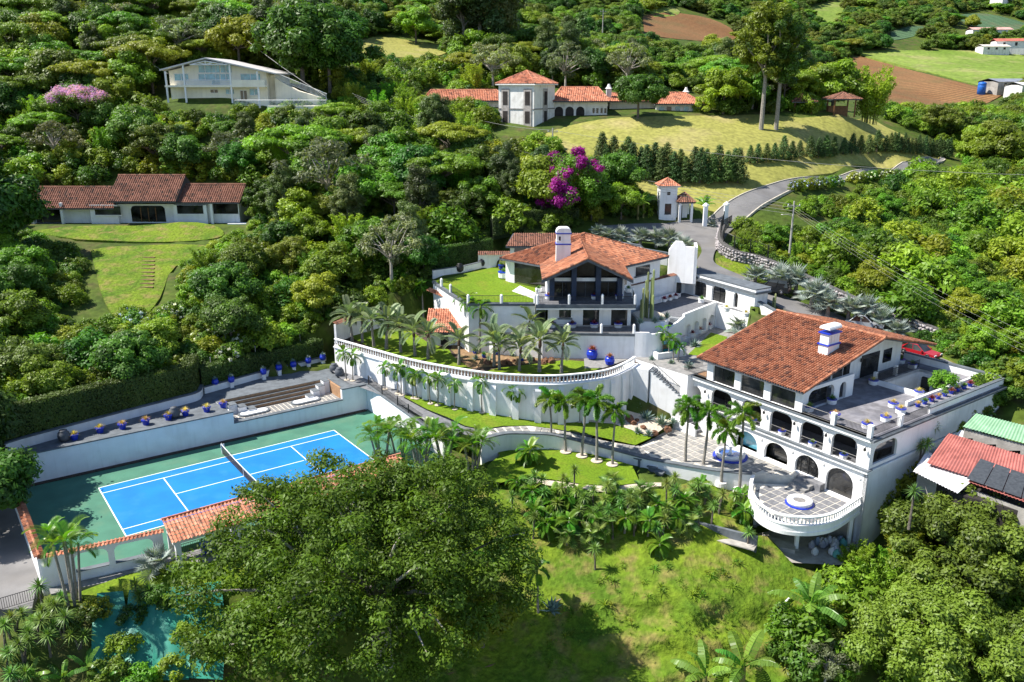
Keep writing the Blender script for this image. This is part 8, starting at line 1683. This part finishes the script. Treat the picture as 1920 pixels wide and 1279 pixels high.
for w in (-40.6,-37.2,-33.7,-30.1): pot(S(56.4,w,3.02),'bluerim','grn' if w < -35 else 'tuft','white and blue pot behind the railing of the arched gallery',.9,'gallery pots',1.1)
for x,y in ((1277,638),(1297,632),(1311,625),(1328,617)): pot(A(x,y,6.28),'white','brom','white pot with red plant in front of an arched niche',1.1,'niche pots',1.2)
for x,y in ((1245,566),(1256,563),(1267,560)): pot(A(x,y,9.75),'white','brom','dark red bromeliad on the white planter ledge',.8,'bromeliads on the planter ledge',1.5)
for x,y in ((1315,568),(1362,584),(1398,594)): pot(A(x,y,9.2),'white','tuft' if x > 1330 else 'grn','white pot at the foot of the garage wing',1.1,'garage pots',1.2)
for k in range(9): pot(S(66.5+k*1.25,-41.6,6.12),'small',('tuft','grn','brom')[k%3],'small potted plant in the row along the terrace parapet',.8,'row of small pots on the terrace parapet',1.4)
for k in range(3): 
    q = S(70.5+k*2.6,-37.2+.5*k,3.05); agave(q, 1.2, 'agave growing in the sunk light well of the terrace', 'agaves in the light well')
plant('lshrub', S(73.5,-40.4,6.1), .9, 'round leafy shrub beside the light well on the roof terrace')
# ------------------------------------------------------------------ cypress row, feature trees
PX = [(1125+12.4*i+rnd.uniform(-3,3), 316+min(20,i*1.6)+(7 if i%2 else 0)) for i in range(22)]+[(1404+16*i+rnd.uniform(-2,2), 306-1.35*i+rnd.uniform(-1.5,1.5)) for i in range(17)]
for k,(x,y) in enumerate(PX): plant('pine', ground(x,y), (1.45 if k < 22 else 1.05)*rnd.uniform(.82,1.15), 'tall dark cypress in the close row above the gatehouse' if k < 22 else 'small conical cypress in the spaced row below the hill lawn', 'tall cypresses above the gatehouse' if k < 22 else 'small cypresses along the lawn bank', zs=.78)
for k in range(18): plant('pine', ground(1668+k*6.5,284-.1*k+k*.8), .85*rnd.uniform(.8,1.1), 'dense dark cypress where the row closes into a hedge beside the road', 'cypress hedge beside the road')
for s in range(2): proto_tree('tall',140+s,3.6,5.6,13.2,60,.27,230,.28,.12,(G_LIGHT,G_BROAD)[s],.8,.42,BARKP,20,.25,-.75)
NAMES['tall'] = ('lawn_tree','tree')
plant('tall', ground(1427,243), 1.15, 'tall pale trunked tree with thin yellow green crown on the hill lawn', None, 0); plant('tall', ground(1455,243), 1.1, 'tall tree with dense green crown beside the pale one on the hill lawn', None, 1)
for (x,y,Y,k_,s,lb) in ((1630,222,190,'bamboo',1.9,'big pale bamboo clump beside the gazebos'),(1560,205,192,'light',1.4,'bright green tree behind the gazebos'),(1530,205,196,'light',1.3,'bright green tree between the lawn trees and the gazebos'),(1196,219,170,'broad',1.0,'dark rounded tree in front of the villa wing'),(1320,232,176,'lshrub',1.5,'young bright shrub on the edge of the hill lawn'),(1175,160,200,'sparse',1.3,'grey leafless crowned tree behind the villa'),(1060,165,196,'sparse',1.3,'grey twiggy tree behind the villa tower'),(900,115,225,'euc',1.9,'towering eucalyptus above the villa'),(925,110,228,'euc',1.8,'second towering eucalyptus above the villa'),(870,115,226,'euc',1.6,'eucalyptus on the wood edge above the villa'),(1090,120,230,'pine',3.2,'big dark conifer behind the villa'),(780,75,262,'light',1.3,'lone yellow green tree above the hillside lawn'),(570,182,185,'broad',2.0,'large dark crowned tree beside the cream house'),(620,185,186,'broad',1.7,'dark tree in shade right of the cream house'),(-45,500,118,'broad',1.75,'very large dark tree left of the bungalow'),(620,395,132,'sparse',1.7,'big grey branched tree right of the bungalow'),(560,330,145,'umbrella',1.5,'umbrella crowned tree above the grey branched one'),(1150,395,138,'broad',.9,'dark tree left of the gatehouse')):
    q = D(x,y,Y); q.z = ht(q.x,q.y); plant(k_, q, s, lb)
palm('silver', ground(1158,395), 1.8, 14, 'grey palm beside the bougainvillea', None, 1.3, -.3, 1.2, 'fan_palm', False, .2, True, 'fan_leaf')
for (x,y,Y) in ((1205,420,134),(1195,425,133),(1318,425,134)): q = D(x,y,Y); q.z = ht(q.x,q.y); banana(q, 2.0, 8, 'big leaved banana plant beside the gatehouse', 1.2, 'bananas beside the gatehouse')
bo = thing('bougainvillea', 'large bougainvillea covered in magenta blossom left of the gatehouse', 'bougainvillea', ground(1070,410)); rs = np.random.default_rng(3); P = dome(rs,40,4.2,4.0,4.6,.2,-.5); m = MB(); limbs(m,(0,0,-1),3.2,.25,P[:8]); m.build('trunk', BARK, bo)
obj('foliage', mesh_of('boug_foliage',[cloud(P,[1.4]*len(P),260,.2,.1,9,.8)],G_LIGHT), bo); PB = [q for q in P for _ in range(4) if (q[0] < 1.2 or q[2] > 6.2) and rs.random() < .8]; obj('blossom', mesh_of('boug_blossom',[cloud([(q[0]*1.08+rs.normal()*.7,q[1]*1.12-.2+rs.normal()*.6,q[2]+.1+rs.normal()*.6) for q in PB],[rs.uniform(.5,1.0) for _ in PB],330,.17,.11,10,.8)],G_MAG), bo)
li = thing('lilac_tree', 'tree crowned with pale purple blossom in the forest', 'tree', D(150,250,165)); li.location.z = ht(li.location.x,165); P = dome(rs,30,5,2.4,5.5,.2,0); m = MB(); limbs(m,(0,0,-1),4,.25,P[:8]); m.build('trunk', BARK, li); obj('crown', mesh_of('lilac_leaf',[cloud(P,[1.3]*len(P),180,.24,.1,12,.6)],G_BROAD), li); obj('blossom', mesh_of('lilac_bloom',[cloud([(q[0],q[1],q[2]+.5) for q in P if q[2] > 6],[1.2]*len([q for q in P if q[2] > 6]),170,.26,.06,13,.8)],G_LILAC), li)
def flowering(loc, mt, label, group, s=1.0):
    t = thing('flowering_shrub', label, 'shrub', loc, rnd.random()*6, group, s); obj('foliage', PROTO['lshrub'][0][1], t)
    if mt.name not in PROTO: P = dome(np.random.default_rng(8),16,1.35,1.15,.8,.1,.0); PROTO[mt.name] = mesh_of('blossom',[cloud(P,[.2]*len(P),900,.09,.07,14,.8)],mt)
    obj('blossom', PROTO[mt.name], t); return t
for k,(x,y) in enumerate([(1490+13*i,354-1.6*i) for i in range(7)]+[(1600+16*i,338-1.4*i) for i in range(9)]): flowering(ground(x,y+3), G_BLUF if k < 7 else G_WHT, ('blue hydrangea bush along the road verge' if k < 7 else 'white hydrangea bush along the road verge'), 'hydrangeas along the road', .8)
for k,(x,y) in enumerate(((330,590),(315,600),(385,640),(440,640),(455,655),(250,600),(258,610),(430,675),(290,620))): flowering(ground(x,y+8), G_WHT if k not in (5,6,8) else G_BLUF, 'white flowering shrub in the wood above the hedge' if k not in (5,6,8) else 'pale blue flowering shrub by the garden steps', 'flowering shrubs above the court', 1.1)
for k in range(9): 
    q = ground(275+.5*k,540-7*k); t = thing('garden_step', 'narrow earth step climbing the bungalow garden slope', 'step', q, 0, 'steps on the bungalow garden slope'); m = MB(); m.box(-.9,.9,-.2,.2,-.4,.16); m.build('tread', DIRT, t)

# rough ornamental grass on the slope, shrubs by the netting
for k in range(46):
    x,y = (rnd.uniform(1120,1420),rnd.uniform(1050,1125)) if k < 26 else ((rnd.uniform(1000,1200),rnd.uniform(1120,1200)) if k < 36 else (rnd.uniform(180,420),rnd.uniform(1130,1270)))
    q = ground(x,y); t = thing('grass_clump', 'tuft of long arching grass on the slope' if k < 36 else 'tuft of long dry grass beside the netting', 'grass clump', q, rnd.random()*6, 'grass clumps on the slope' if k < 36 else 'grass clumps by the netting', rnd.uniform(1.2,2.2)); obj('blades', SW['grasst'][0], t); o = obj('blades', SW['grasst'][0], t, (.25,.1,0), 1.3, .8)
for k,(x,y) in enumerate(((185,1150),(250,1165),(232,1230),(300,1135),(345,1200),(205,1280),(270,1290),(160,1170),(320,1270))): plant('shrub' if k%2 else 'lshrub', ground(x,y), rnd.uniform(.5,.9), 'scrubby plant rooted between the netting sheets', 'scrub between the netting sheets')

for k,(x,y,z,s_,kd) in enumerate(((1655,955,-4,.6,'broad'),(1685,915,-2.5,.5,'light'),(1705,880,-1.5,.5,'broad'),(1765,838,.3,.5,'light'),(1790,812,1,.55,'broad'),(1825,785,2,.55,'light'),(1860,765,3,.5,'broad'),(1895,745,4,.55,'light'),(1730,850,-.5,1.3,'shrub'),(1750,825,.3,1.5,'lshrub'),(1810,800,1.5,1.4,'shrub'),(1845,745,4,1.5,'lshrub'),(1880,725,5,1.6,'shrub'))):
    q = A(x,y,z); plant(kd, q, s_, {'broad':'small dark tree','light':'small bright tree','shrub':'dark bush','lshrub':'bright bush'}[kd]+' growing against the tall side wall of the arcade house', 'growth against the arcade house side wall')
plant('broad', ground(-25,1010)+Vector((0,0,-.2)), .95, 'dark tree overhanging the driveway left of the court'); plant('broad', ground(-60,900), 1.1, 'large dark tree at the hedge end beside the driveway')
